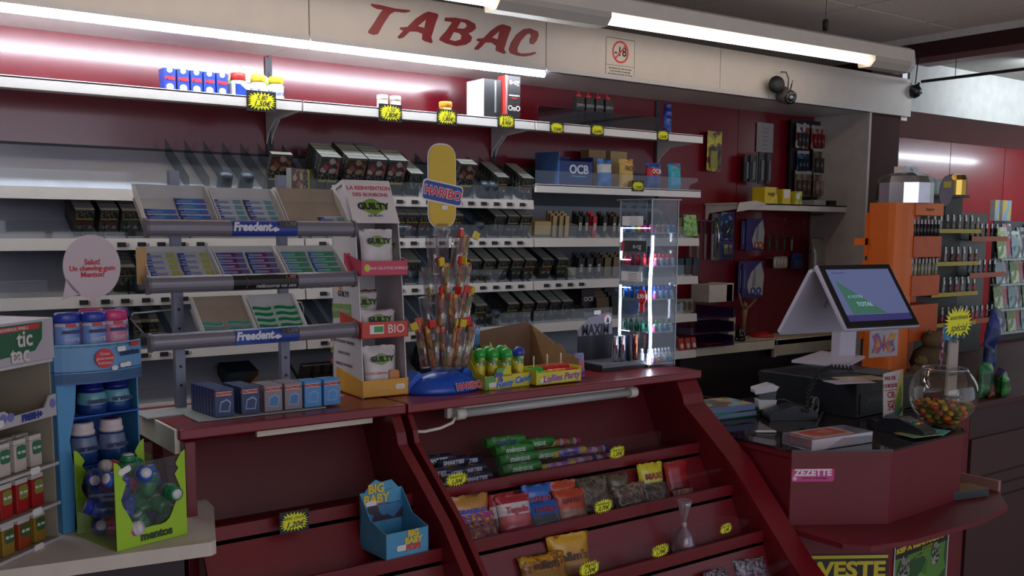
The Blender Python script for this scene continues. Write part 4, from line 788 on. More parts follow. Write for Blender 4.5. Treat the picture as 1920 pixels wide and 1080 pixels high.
for i, (px, py, dy) in enumerate(((1305, 1075, .03), (1345, 1070, .05), (1375, 1062, .03), (1400, 1066, .07), (1435, 1062, .04))):
    bag(px, py, 3, .08, .09, .03, [WR, WR], 'small crumpled clear sweet bag in the lowest tray, %s from left' % ORD[i], seed=30 + i, dy=dy, tilt=-.5, rz=.3 * (i % 3 - 1), group='small clear sweet bags in the lowest tray')
# tags on the trays
for (px, py, k, w, words, lab, rz, ry, hs) in ((856, 899, 0, .062, ('SMARTIES', '1,20€'), 'yellow starburst price tag on the dark blue candy tubes', 0, -.06, 1.0), (1157, 848, 0, .056, ('mentos', '1,20€'), 'yellow starburst price tag at the right of the top tray', 0, -.06, 1.2),
        (1131, 949, 1, .062, ('bonbons', '0,70€'), 'yellow starburst price tag in front of the dark licorice bag', 0, -.06, 1.1), (1238, 1032, 2, .058, ('SACHET', '1,70€'), 'yellow starburst price tag low beside the clear cone bag', 0, -.06, 1.1),
        (1361, 991, 2, .045, ('SACHET', '1,0€'), 'yellow starburst price tag at the right end of the third tray', 0, -.06, 1.2), (1105, 1066, 2, .062, ('M&MS', '1,20€'), "yellow starburst price tag beside the m&m's bag", 0, -.06, 1.1)):
    y = STEPS[k][0] - .004; p = at(px, py, y=y); price_star((p.x, y, p.z), w, lab, words, dark=False, rz=rz, hscale=hs * .86)
y = STEPS[0][0] - .004
p = at(552, 978, y=y - .03); price_star((p.x, y - .03, p.z), .062, 'yellow starburst price tag on the front of the left counter', ('BARRE CHOCO', '1,20€'), dark=True, hscale=1.1)
# scraps and sweets in the left counter's tray
rnd = random.Random(9)
for i, (px, col) in enumerate(((400, (90, 60, 60)), (430, (100, 70, 70)), (460, (120, 100, 96)), (485, (150, 130, 124)), (500, (110, 90, 90)), (522, (110, 80, 60)), (545, (170, 140, 40)))):
    p = at(px, 958 - (px - 400) * .12, y=2.17); t = thing('sweet_wrapper', '%s wrapped sweet lying in the left counter tray, %s from left' % ('yellow' if i == 6 else 'small reddish', ORD[i]), 'sweet', (p.x, 2.17 + rnd.uniform(-.01, .02), .812), rnd.uniform(-1, 1), group='wrapped sweets in the left tray')
    MB().tube([(-.02, 0, .008), (-.012, 0, .008), (0, 0, .009), (.012, 0, .008), (.02, 0, .008)], [.009, .003, .009, .003, .009], 8).build('wrapper', M(col, .25), t)

# Big Baby box
pb = at(680, 1035, y=1.90)
def bigbaby():
    p = at(730, 1030, y=1.95); t = thing('candy_box', 'light blue counter box lettered BIG BABY POP with a tall back', 'candy box', (1.100, 1.982, .784), rz=.04)
    c = M((70, 140, 175), .45, var=.12, scale=20); w = .120
    MB().box(0, w, 0, .002, 0, .062).box(0, w, .118, .12, 0, .135).box(0, w, 0, .12, 0, .002).build('card', c, t)
    for xx in (0, w - .002): MB().prism([(0, 0), (.12, 0), (.12, .135), (.10, .115), (.07, .080), (0, .062)], xx, xx + .002, 'x').build('side_card', c, t)
    MB().prism([(.01, .13), (.03, .155), (.045, .163), (.06, .155), (.09, .157), (.11, .135)], .118, .12).build('crest', c, t)
    MB().box(.0, w, .112, .118, .06, .10).build('back_print', MIX([(60, 50, 60), (110, 110, 120), (60, 110, 150)], 30), t)
    for (x, z, s, y) in ((.045, .115, .030, .1165), (.076, .036, .020, -.001)):
        write('BIG', s, t, (x, y, z + s * .85), M((215, 180, 40), .5, var=0), bold=.0012); write('BABY', s, t, (x, y, z), M((215, 180, 40), .5, var=0), bold=.0012); write('POP!', s, t, (x, y, z - s * .85), M((200, 60, 40), .5, var=0), bold=.0012)
    MB().prism(rrect(.03, .014, .005, 3, .045, .022), -.0012, -.0004).build('price_sticker', WHITE, t); MB().prism(rrect(.03, .014, .005, 3, .03, .105), .1150, .1165).build('price_sticker', WHITE, t)
    return t
bigbaby()
# dark egg box below
t = thing('egg_box', 'dark brown box printed with eggs and a red x2 disc below the light blue box', 'box', (1.30, 1.62, .535), rz=.1)
MB().box(-.05, .07, 0, .09, 0, .09).build('carton', M((50, 34, 28), .45), t, .002)
for k in range(2): MB().prism(ellipse(.02, .026, 20, -.018 + .042 * k, .025), -.001, 0).build('egg_print', M((176, 120, 70), .5), t)
MB().prism(ellipse(.015, .014, 20, .045, .042), -.002, 0).build('red_disc', M((180, 40, 40), .5, var=0), t); write('x2', .018, t, (.045, -.0026, .042), WHITE, bold=.0005)
MB().prism([(-.05, .0), (-.03, .0), (-.04, .03), (-.05, .04)], -.001, 0).build('yellow_flash', M((200, 160, 40), .5), t); MB().prism([(.04, .09), (.07, .06), (.07, .09)], -.001, 0).build('yellow_flash', M((200, 160, 40), .5), t); MB().box(-.055, -.05, -.004, 0, .0, .05).box(-.055, -.03, -.004, 0, .0, .01).build('shelf_clip', WHITE, t)
# ------------------------------------------------------------------ chewing gum rack
G0 = (.686, 2.335, 0); GSC = .963; GR = math.radians(3.2)
t = thing('gum_rack', 'three tier grey metal chewing gum rack with rounded front bars', 'display rack', (G0[0], G0[1], 1.10), GR)
GM = M((120, 116, 124), .35, .35, var=.05); POST = M((112, 114, 128), .4, .3)
t.scale = (GSC, GSC, 1)
MB().box(-.0, .56, .06, .17, 0, .004).build('base_plate', M((150, 152, 150), .4), t, .001)
for xx in (.125, .425):
    b = MB().box(xx - .013, xx + .013, .150, .168, .004, .595, 0)
    for k in range(11): b.prism(ellipse(.0042, .0042, 10, xx, .06 + .048 * k), .1492, .150, 'y', 1)
    b.build('post', [POST, BLACK], t)
TZ = [.455, .323, .187]
for i, z in enumerate(TZ):
    pr = [(.0 + .02 - .02 * math.cos(a), z - .005 + .021 * math.sin(a)) for a in [-PI / 2 + PI * k / 10 for k in range(11)]]
    pr = [(.018 - .018 * math.cos(a), z + .020 * math.sin(a)) for a in [-PI / 2 + PI * k / 10 for k in range(11)]] + [(.022, z + .020), (.022, z - .020)]
    MB().prism(pr, .0, .568, 'x', smooth=False).build('front_bar', GM, t, .0006)
    pc = [(.018 - .021 * math.cos(a), z + .0225 * math.sin(a)) for a in [-PI / 2 + PI * k / 10 for k in range(11)]] + [(.024, z + .0225), (.024, z - .0225)]
    for xa in (-.004, .564): MB().prism(pc, xa, xa + .008, 'x').build('bar_cap', M((96, 92, 98), .4), t)
    x0, x1 = (.0, .566) if i < 2 else (.135, .425)
    MB().prism([(.022, z - .018), (.100, z + .066), (.100, z + .069), (.022, z - .014)], x0, x1, 'x').build('tray_floor', M((150, 148, 144), .5), t)
    c1 = (M((104, 106, 190), .4), M((26, 22, 24), .3))[i == 1]
    lp = [(.018 - .0192 * math.cos(a), z + .0205 * math.sin(a)) for a in [-PI / 2 + .25 + (PI - .5) * k / 8 for k in range(9)]]
    lp = lp + [(.0185, z + .0195), (.0185, z - .0195)]
    MB().prism(lp, .212, .392, 'x').build('bar_label', [MIX([(40, 60, 140), (50, 74, 150), (60, 90, 170)], 12), M((24, 20, 22), .3), MIX([(40, 60, 140), (50, 74, 150), (60, 90, 170)], 12)][i], t)
    if i != 1:
        write('Freedent', .028, t, (.264, -.0022, z + .003), M((200, 200, 210), .4, var=0), shear=.15, bold=.0014); write('Freedent', .028, t, (.264, -.0018, z + .003), M((60, 50, 80), .4, var=0), shear=.15, bold=.0024)
        b = MB().prism([(-.012, -.004), (.006, .002), (.008, -.003), (-.010, -.009)], -.0022, -.001).prism([(-.002, -.006), (.012, -.001), (.014, -.006), (.0, -.011)], -.0022, -.001)
        bo = b.build('gum_print', M((205, 200, 205), .4), t); bo.location = (.325, 0, z + .002)
        MB().prism(rrect(.052, .016, .004, 3, .364, z + .011), -.0022, -.001).build('price_patch', M((24, 22, 24), .4), t); write('1,70€' if i == 0 else '1,20€', .014, t, (.370, -.0026, z + .011), M((130, 120, 110), .5, var=0), shear=.3)
    else:
        write('redécouvrez vos sens', .013, t, (.326, -.0026, z - .010), M((150, 145, 150), .5, var=0), shear=.3, bold=.0003); MB().tube([(.238 + .012 * math.cos(a), -.0015, z + .014 * math.sin(a)) for a in [-1.3 + .26 * k for k in range(11)]], .0006, 5).build('ring_print', M((120, 110, 116), .4), t); write('1,70€', .013, t, (.368, -.0024, z + .011), M((190, 100, 70), .5, var=0), shear=.2)
for xx, zz in ((-.004, .0), (.44, .02)):
    MB().tube([(xx + .045, .14, TZ[2] - .004), (xx + .0, .14, TZ[2] + .05 + zz), (xx + .008, .14, TZ[2] + .062 + zz), (xx + .11, .14, TZ[2] + .066 + zz)] if xx < .2 else [(xx, .14, TZ[2] + .07), (xx + .03, .14, TZ[2] + .07), (xx + .037, .14, TZ[2] + .055), (xx + .037, .14, TZ[2])], .0022, 6).build('wire_loop', STEEL, t)
GRK = t
SLOPE = math.radians(47)
TG = Matrix.Translation((G0[0], G0[1], 1.10)) @ Matrix.Rotation(GR, 4, 'Z') @ Matrix.Diagonal((GSC, GSC, 1, 1))
# cardboard display cartons in the tiers (each carton a thing)
KRAFT = M((140, 124, 106), .7); CARD = M((170, 168, 166), .6)
def carton(tier, xa, xb, hback, lab, back=CARD, side=WHITE):
    z = TZ[tier] - .012; q = TG @ Vector((xa, .026, z + .004)); w = (xb - xa) * GSC
    c = thing('display_carton', lab, 'carton', q, GR)
    sy = .070; sz = sy * math.tan(SLOPE)
    MB().prism([(0, 0), (sy, sz), (sy, sz + .002), (0, .002)], 0, w, 'x').build('carton_floor', back, c)
    MB().prism([(sy, sz), (sy + .002, sz), (sy + .018, sz + hback), (sy + .016, sz + hback)], 0, w, 'x').build('carton_back', back, c)
    for xx in (0, w - .0015): MB().prism([(0, 0), (sy + .002, sz), (sy + .018, sz + hback), (sy - .0, sz + hback), (.0, .03)], xx, xx + .0015, 'x').build('carton_side', side, c)
    return c
cs = [(0, .004, .186, .036, 'open grey carton of blue gum packs, left of the top tier'), (0, .192, .372, .034, 'open carton of silver gum packs, middle of the top tier'), (0, .378, .562, .038, 'nearly empty kraft carton at the right of the top tier'),
      (1, .010, .190, .020, 'carton of pale yellow gum packs, left of the middle tier'), (1, .196, .372, .020, 'carton of purple gum packs, center of the middle tier'), (1, .378, .556, .020, 'carton of green gum packs, right of the middle tier'),
      (2, .140, .283, .030, 'half empty kraft carton at the left of the lowest tier'), (2, .289, .428, .030, 'carton of dark green blister packs in the lowest tier')]
for i, (ti, xa, xb, hb, lb) in enumerate(cs): carton(ti, xa, xb, hb, lb, KRAFT if i in (2, 6) else CARD)
# gum packs
def gum_mesh(c1, c2, c3, L=.073):
    b = MB().box(-L / 2, L / 2, 0, .0125, 0, .019, 0, top=3)
    b.box(-L / 2, -L * .30, -.0004, .0129, -.0003, .0193, 1); b.box(L * .22, L / 2, -.0004, .0129, -.0003, .0188, 2)
    b.box(-L * .44, L * .06, -.0007, 0, .0055, .0115, 3)
    b.box(-L / 2, L / 2, -.0006, .002, .0168, .0194, 4)  # silver top edge, with a highlight line painted in as pale metal
    return b.mesh('gum_pack', [M(c1, .3), M(c2, .3), M(c3, .3), M(tuple(min(255, int(v * .6 + 80)) for v in c2), .35), M((205, 205, 205), .2, .5)])
GK = {'blue': gum_mesh((40, 110, 170), (40, 60, 130), (70, 90, 150)), 'silver': gum_mesh((150, 160, 168), (50, 60, 130), (90, 130, 140)), 'pale': gum_mesh((160, 160, 156), (60, 70, 130), (150, 150, 80)),
      'purple': gum_mesh((96, 40, 90), (60, 80, 140), (90, 80, 120)), 'green': gum_mesh((50, 130, 80), (60, 100, 150), (70, 120, 100))}
def gum_stack(tier, xc, n, kind, start, grp, base_y=.03, step=.0185):
    for k in range(n):
        s = .012 + k * step; q = TG @ Vector((xc + .001 * math.sin(k * 2.1), .026 + s * math.cos(SLOPE) - .004, TZ[tier] - .012 + .006 + s * math.sin(SLOPE)))
        put_mesh(GK[kind], 'gum_pack', '%s gum pack, %s of the %s' % (kind if kind != 'pale' else 'pale yellow', ORD[k] + ' from the front', start), 'gum pack', q, rx=SLOPE - PI / 2 + .12, rz=GR, group=grp)
gum_stack(0, .055, 3, 'blue', 'low left stack on the top tier', 'blue gum packs'); gum_stack(0, .138, 5, 'blue', 'taller stack on the top tier', 'blue gum packs')
gum_stack(0, .235, 5, 'silver', 'left column of its carton', 'silver gum packs'); gum_stack(0, .322, 5, 'silver', 'right column of its carton', 'silver gum packs'); gum_stack(0, .520, 2, 'silver', 'kraft carton', 'silver gum packs')
gum_stack(1, .056, 5, 'pale', 'left column', 'pale yellow gum packs'); gum_stack(1, .142, 5, 'pale', 'right column', 'pale yellow gum packs')
gum_stack(1, .238, 5, 'purple', 'left column', 'purple gum packs'); gum_stack(1, .325, 5, 'purple', 'right column', 'purple gum packs')
gum_stack(1, .420, 5, 'green', 'left column', 'green gum packs'); gum_stack(1, .508, 5, 'green', 'right column', 'green gum packs')
# wavy blister packs
def wavy(c1, c2):
    pts = []
    for k in range(13): u = k / 12; pts.append((-.032 + .064 * u, .0155 + .0022 * math.sin(u * 2 * PI)))
    low = [(x, z - .011) for x, z in pts][::-1]
    b = MB().prism(pts + low, 0, .016, 'y', 0); b.prism([(x * .94, z - .0012) for x, z in pts] + [(x * .94, z + .0012) for x, z in low], -.0012, 0, 'y', 1)
    return b.mesh('wavy_pack', [M(c1, .3), M(c2, .3)])
WV = wavy((150, 200, 170), (24, 110, 70)); WV2 = wavy((170, 180, 200), (60, 140, 120))
for col, xc in enumerate((.322, .394)):
    for k in range(5):
        s = .010 + k * .0195; q = TG @ Vector((xc, .022 + s * math.cos(SLOPE), TZ[2] - .010 + s * math.sin(SLOPE)))
        put_mesh(WV, 'gum_blister', 'dark green wavy gum blister, %s from the front in the %s column' % (ORD[k], ('left', 'right')[col]), 'gum blister', q, rx=SLOPE - PI / 2 + .1, rz=GR, group='dark green wavy blisters')
for col, xc in enumerate((.174, .248)):
    for k in range(3):
        s = .008 + k * .0195; q = TG @ Vector((xc, .022 + s * math.cos(SLOPE), TZ[2] - .010 + s * math.sin(SLOPE)))
        put_mesh(WV2, 'gum_blister', 'pale mint wavy gum blister, %s from the front in the %s column' % (ORD[k], ('left', 'right')[col]), 'gum blister', q, rx=SLOPE - PI / 2 + .1, rz=GR, group='pale mint wavy blisters')
# boxed gum on the base plate
HB = {'navy': M((36, 52, 92), .35), 'grey': M((130, 116, 122), .35), 'sky': M((70, 130, 185), .35)}
def box_mesh(kind):
    b = MB().box(-.0235, .0235, 0, .0155, 0, .066, 0); b.box(-.021, .018, -.0006, 0, .050, .060, 1)
    b.prism([(-.014, .012), (.012, .010), (.016, .034), (.006, .042), (-.010, .036)], -.0005, 0, 'y', 2); b.prism([(-.011, .014), (.010, .013), (.013, .032), (.005, .038), (-.008, .033)], -.0008, 0, 'y', 0 if kind != 'grey' else 3)
    return b.mesh('gum_box', [HB[kind], M((210, 150, 140), .4, var=0), M((130, 150, 185), .4), M((60, 110, 160), .4)])
cols = [(410, 'navy', 8), (458, 'navy', 6), (500, 'grey', 4), (537, 'grey', 4), (573, 'sky', 3), (608, 'sky', 3)]
for ci, (px, kd, n) in enumerate(cols):
    p = at(px, 776 - (px - 410) * .11, z=1.105)
    for k in range(n):
        me = bpy.data.meshes.get('hb_' + kd)
        if me is None: me = box_mesh(kd); me.name = 'hb_' + kd
        o = put_mesh(me, 'gum_box', '%s gum box, %s, %s column from left on the base plate' % ({'navy': 'navy blue', 'grey': 'pinkish grey', 'sky': 'sky blue'}[kd], 'front' if k == 0 else ORD[k] + ' from the front', ORD[ci]), 'gum box', (p.x - .0015 * k + .0, 2.30 + .0175 * k + .003 * ci * 0, 1.1055), rz=.04, group='%s gum boxes' % kd)
        if k == 0: w_ = write('HOLLYWOOD', .0075, o, (-.0015, -.0012, .055), M((150, 30, 40), .5, var=0), bold=.0003)
solo(MB().box(0, .33, 0, .20, 0, .0032), 'base_sheet', M((142, 146, 142), .4), 'grey plastic sheet on the left counter under the gum boxes', 'sheet', (.770, 2.285, 1.1008), bevel=.001)
solo(MB().prism([(-.1, 0), (.0, 0), (.0, .06), (-.03, .05), (-.07, .02)], 0, .004, 'y'), 'black_flap', BLACK, 'crumpled black plastic flap behind the navy gum boxes', 'flap', (.90, 2.585, 1.03))
# things seen behind and under the rack on the tobacco shelves
bx('tobacco_tin', 'dark booklet with an orange picture lying on the bottom left shelf', 'booklet', (at(455, 710, y=3.24).x, 3.25, LZ[4] + .015), .11, .09, .06, [MIX([(180, 120, 60), (30, 50, 60), (60, 40, 30), (150, 90, 50)], 18), M((30, 36, 40), .4), M((24, 44, 52), .4)], rx=.3)
for k in range(4): bx('orange_pack', 'black pack with a bright orange band on the bottom middle shelf, %s from left' % ORD[k], 'cigarette pack', (at(572 + 17 * k, 712, y=3.235).x, 3.236, LZ[4] + .004), .05, .02, .085, [M((34, 28, 26), .4)], rx=INC, group='orange banded packs', extra=lambda t: (MB().box(-.025, .025, -.001, 0, .0, .02).build('orange_band', M((220, 130, 40), .4), t), MB().box(-.025, .025, -.0014, 0, .0, .008).build('yellow_band', M((210, 190, 60), .4), t)))
bx('striped_box', 'small box striped blue and white on the fourth left shelf', 'box', (at(323, 615, y=3.235).x, 3.236, LZ[3] + .002), .085, .06, .028, [MIX([(50, 110, 170), (200, 205, 210), (80, 140, 190)], 40), OFFW, OFFW], rx=.2)
MB().box(-.012, .014, .055, .057, TZ[1] + .0, TZ[1] + .085).build('kraft_flap', M((176, 136, 84), .6), GRK)
# ------------------------------------------------------------------ white fruit sweets stand (leaning tower with three trays)
PAPER = M((196, 190, 190), .55, var=.03); PINK = M((190, 60, 84), .5); REDO = M((190, 60, 46), .5); ORY = M((205, 150, 50), .5)
SRZ = math.radians(-3)
t = thing('sweets_stand', 'white card stand lettered GUILTY with pink, red and yellow front trays', 'display stand', (1.244, 2.36, 1.1005), SRZ); GST = t
W_, D_, H_ = .132, .20, .575
for xx in (0, W_ - .003): MB().prism([(0, 0), (D_, 0), (D_ - .01, H_), (.110, H_), (.042, .47), (.020, .30), (0, .055)], xx, xx + .003, 'x').build('side_panel', PAPER, t)
MB().prism([(D_ - .004, 0), (D_, 0), (D_ - .012, H_), (D_ - .016, H_)], 0, W_, 'x').build('back_panel', PAPER, t)
MB().prism([(.040, .470), (.105, H_ + .012), (.110, H_ + .012), (.19, H_ - .01), (.185, H_ - .02), (.112, H_ - .0), (.048, .470)], -.004, W_ + .002, 'x').build('header_box', M((205, 196, 194), .5, var=.03), t)
tilt = -math.atan2(.065, .117)
HT = lambda u, v, o=.0012: (u, .040 + (v - .470) * .556 - o, v)
for k, s_ in enumerate(('LA REINVENTION', 'DES BONBONS')): write(s_, .0165 - .001 * k, t, HT(W_ / 2, .565 - .018 * k), M((190, 70, 90), .5, var=0), rot=(PI / 2 + tilt, 0, 0), bold=.0003)
GRL = M((110, 140, 50), .5); 
bl = MB().prism([(.040 * math.cos(a) * (1 + .12 * math.cos(3 * a)), .021 * math.sin(a) * (1 + .18 * math.cos(4 * a))) for a in [2 * PI * k / 30 for k in range(30)]], -.0006, 0).build('green_blot', GRL, t); bl.location = HT(W_ / 2, .515); bl.rotation_euler = (tilt, 0, 0)
write('GUILTY', .027, t, HT(W_ / 2, .515, .0025), INK, rot=(PI / 2 + tilt, 0, 0), bold=.0012); write('LES FRUITS', .009, t, HT(W_ / 2, .490, .0025), INK, rot=(PI / 2 + tilt, 0, 0))
# side print
LT = (PI / 2, 0, -PI / 2)
def sprint(yy, zz, s_, sz, m, **k): return write(s_, sz, t, (-.0012, yy, zz), m, rot=LT, **k)
MB().prism([(.07, .215), (.19, .205), (.20, .23), (.19, .245), (.07, .25)], -.001, 0, 'x').build('green_banner', M((120, 150, 80), .5), t)
sprint(.13, .23, 'gourmand et bio', .016, PAPER); sprint(.12, .275, 'GUILTY', .022, INK)
MB().prism([(.14 + .02 * math.cos(a), .33 + .05 * math.sin(a)) for a in [2 * PI * k / 16 for k in range(16)]], -.001, 0, 'x').build('orange_fruit_print', M((205, 130, 50), .5), t)
MB().prism([(.08 + .018 * math.cos(a), .35 + .04 * math.sin(a)) for a in [2 * PI * k / 16 for k in range(16)]], -.001, 0, 'x').build('red_fruit_print', M((180, 50, 60), .5), t)
for k, s_ in enumerate(('VEGETARIEN', 'SANS COLORANT ARTIFICIEL', 'SANS GELATINE', 'FABRIQUE EN FRANCE')): sprint(.12, .175 - .032 * k, s_, .011, M((110, 104, 110), .5, var=0)); MB().prism([(.205 + .006 * math.cos(a), .175 - .032 * k + .008 * math.sin(a)) for a in [2 * PI * j / 12 for j in range(12)]], -.001, 0, 'x').build('round_mark', (GRL, PINK, GRL, PINK)[k], t)
def gtray(z, y0, dep, m, h, txt, tm, lbl=None):
    b = MB().box(-.004, W_ + .004, y0, y0 + .002, z, z + h).box(-.004, W_ + .004, y0, y0 + dep, z, z + .002)
    for xx in (-.004, W_ + .002): b.prism([(y0, z), (y0 + dep, z), (y0 + dep, z + h + .02), (y0, z + h)], xx, xx + .002, 'x')
    b.build('tray', m, t)
    if txt: write(txt, .0100, t, (W_ / 2 + .01, y0 - .001, z + h / 2), tm, bold=.0002)
gtray(.330, -.004, .11, PINK, .040, 'SANS GELATINE ANIMALE', M((225, 190, 195), .5, var=0)); gtray(.162, -.004, .14, REDO, .044, '', None); gtray(.002, -.004, .17, ORY, .046, 'GOURMAND ET BIO', M((225, 185, 110), .5, var=0))
write('BIO', .032, t, (.098, -.005, .185), M((220, 200, 190), .5, var=0), bold=.0004); MB().box(.020, .062, -.0048, -.004, .174, .198).build('white_mark', WHITE, t); MB().prism([(.033, .178), (.060, .178), (.060, .194), (.033, .194)], -.0054, -.0048).build('leaf_mark', M((60, 140, 70), .5), t)
MB().prism(ellipse(.009, .010, 16, .014, .351), -.0052, -.004).build('leaf_mark', M((180, 190, 50), .5), t)
MB().prism(rrect(.028, .014, .005, 3, .110, .026), -.0052, -.004).build('price_sticker', WHITE, t)
TGS = Matrix.Translation((1.244, 2.36, 1.1005)) @ Matrix.Rotation(SRZ, 4, 'Z')
for i, (x, y, z, w, h, rl, lab) in enumerate(((.060, .025, .334, .100, .120, -.12, 'white sweets bag lettered GUILTY standing in the pink tray'), (.095, .060, .334, .07, .10, -.2, 'white sweets bag slumped behind in the pink tray'), (.062, .030, .166, .110, .070, -.15, 'white sweets bag in the front of the red tray'), (.045, .085, .166, .09, .120, -.1, 'white sweets bag at the back of the red tray'),
        (.068, .028, .006, .100, .130, -.10, 'white sweets bag with an orange print in the yellow tray'), (.045, .070, .006, .08, .12, -.1, 'white sweets bag behind the front one in the yellow tray'))):
    q = TGS @ Vector((x, y, z)); s = thing('sweets_bag', lab, 'sweets bag', q, SRZ, 'white bags of fruit sweets', rx=rl)
    MB().pillow(w, h, .028, [2, 0, 0, 0, 0] if i != 4 else [2, 0, 0, 0, 0, 0], seed=50 + i, crimp=.14).build('bag', [M((196, 188, 186), .4, var=.10, scale=30), PAPER, MIX([(190, 180, 176), (180, 120, 100), (200, 190, 188)], 50)], s)
    g = MB().prism([(.030 * math.cos(a) * (1 + .12 * math.cos(3 * a)), .013 * math.sin(a) * (1 + .2 * math.cos(4 * a))) for a in [2 * PI * k / 26 for k in range(26)]], -.017, -.0145).build('green_blot', GRL, s); g.location = (0, 0, h * .72 if h > .07 else h * .6)
    write('GUILTY', .020, s, (0, -.0178, h * .72 if h > .07 else h * .6), INK, bold=.0009)
    if i == 4: MB().prism(rrect(.030, .034, .008, 3, .034, .045), -.0185, -.014).build('orange_print', M((196, 120, 60), .5), s); write('FRUITS LEMON', .010, s, (-.02, -.018, .055), M((200, 90, 60), .5, var=0))

# ------------------------------------------------------------------ candy tube tower with its blue base and banner
HX, HY = 1.497, 2.36
hs = thing('candy_tower', 'clear spiral tower of candy tubes on a blue HARIBO base with a banner', 'display tower', (HX, HY, 1.1005)); BL = M((24, 76, 176), .3)
b = MB(); 
b.lathe([(.115, 0), (.118, .006), (.112, .020), (.085, .040), (.05, .052), (.03, .056)], n=40, T=Matrix.Diagonal((1, .62, 1, 1))); b.build('base', BL, hs)
MB().prism([(-.118, .004), (-.118, .03), (-.085, .062), (-.072, .05), (-.09, .02)], -.012, .03).build('base_fin', BL, hs, .004); MB().prism([(.118, .004), (.118, .02), (.075, .064), (.06, .05), (.09, .02)], -.012, .03).build('base_fin', BL, hs, .004)
write('HARIBO', .026, hs, (.045, -.0700, .018), M((200, 190, 200), .4, var=0), rot=(PI / 2 - .35, 0, .12), bold=.0022); write('HARIBO', .026, hs, (.045, -.0705, .018), M((190, 30, 50), .4, var=0), rot=(PI / 2 - .35, 0, .12), bold=.0008)
CP = CLEAR((225, 225, 230), .16, .05, milk=.03)
MB().lathe([(.020, .05), (.018, .44), (.024, .445), (.024, .462), (.018, .47)], n=24).build('column', CP, hs)
cups = []
# (angle deg, radius, z, length)
for z, R_, angs, ln in ((.070, .062, (-170, -140, -112, -84, -56, -28, 0, 30), .13), (.165, .055, (-165, -125, -90, -55, -20), .125), (.250, .050, (-160, -110, -65, -25), .12), (.330, .045, (-150, -75, -35), .115)):
    for a in angs: cups.append((a, R_, z, ln))
b0 = MB().lathe([(.0, .0), (.013, .0), (.016, .005), (.018, .105)], n=16)
TC = [(170, 60, 60), (180, 120, 50), (120, 50, 60), (150, 90, 90), (110, 130, 50)]
TM = [MIX([(170, 60, 50), (190, 140, 60), (140, 50, 60), (200, 170, 70)], 60), MIX([(130, 60, 70), (90, 50, 50), (160, 100, 100), (190, 160, 70)], 60), MIX([(190, 110, 60), (200, 150, 60), (150, 60, 50)], 60), MIX([(120, 130, 60), (170, 60, 60), (190, 160, 70)], 60)]
rnd = random.Random(11); names = 0
for i, (a, R_, z, ln) in enumerate(cups):
    ca, sa = math.cos(math.radians(a)), math.sin(math.radians(a)); tl = .16
    c = b0.build('tube_cup', CP, hs); c.location = (ca * R_, sa * R_, z); c.rotation_euler = (-sa * tl, ca * tl, 0)
    if i in (8, 13, 12, 17): continue
    for j in range(2 if i < 16 else 1):
        names += 1; ox = (-.006 if j else .006)
        q = Vector((HX + ca * (R_ + .003) + ox, HY + sa * (R_ + .003), 1.1005 + z + .006)); s = thing('candy_tube', 'candy tube with a %s cap, spiral tower %s' % (('red', 'yellow')[(i + j) % 2 if i > 3 else (i + j + 1) % 2], 'cup %s, %s tube' % (ORD[i] if i < 12 else str(i + 1) + 'th', ('left', 'right')[j])), 'candy tube', q, rnd.uniform(-1, 1), 'candy tubes in the spiral tower', rx=-sa * tl + rnd.uniform(-.05, .05), ry=ca * tl)
        MB().lathe([(.006, 0), (.0075, .004), (.0075, ln * .86), (.004, ln * .9)], n=12, m=0).build('filled_tube', TM[(i + j) % 4], s)
        yl = ((i + j) % 2) if i > 3 else (i + j + 1) % 2
        MB().box(-.010, .010, -.004, .004, ln * .88, ln * .88 + .022, 0, T=TR(rz=rnd.uniform(-.6, .6), ry=rnd.uniform(-.3, .3))).build('cap', M((205, 180, 40), .35) if yl else M((196, 36, 34), .35), s, .002)
# printed banner on top (plain card instead of the mascot)
card = MB().prism(rrect(.085, .225, .035, 6, 0, .112), -.0015, .0015).build('plain_yellow_card', M((205, 170, 50), .5, var=.04), hs); card.location = (.0, 0, .462); 
card2 = MB().prism(rrect(.093, .233, .039, 6, 0, .112), .0016, .0022).build('card_border', WHITE, hs); card2.location = (.0, 0, .462)
bn = MB().prism(rrect(.125, .050, .008, 3), -.004, -.002).build('banner', M((30, 64, 140), .4, var=.04), hs); bn.location = (0, 0, .555); bn.rotation_euler = (0, .16, 0)
bo = MB().prism(rrect(.133, .058, .010, 3), -.002, -.0016).build('banner_border', WHITE, hs); bo.location = (0, 0, .555); bo.rotation_euler = (0, .16, 0)
w1 = write('HARIBO', .034, hs, (0, -.0045, .554), M((215, 205, 205), .4, var=0), rot=(PI / 2, .16, 0), bold=.0026); w2 = write('HARIBO', .034, hs, (0, -.005, .554), M((196, 40, 56), .4, var=0), rot=(PI / 2, .16, 0), bold=.0010)
MB().prism(rrect(.020, .011, .003, 3, 0, 0), -.0035, -.0018).build('price_sticker', WHITE, hs).location = (.006, 0, .515)

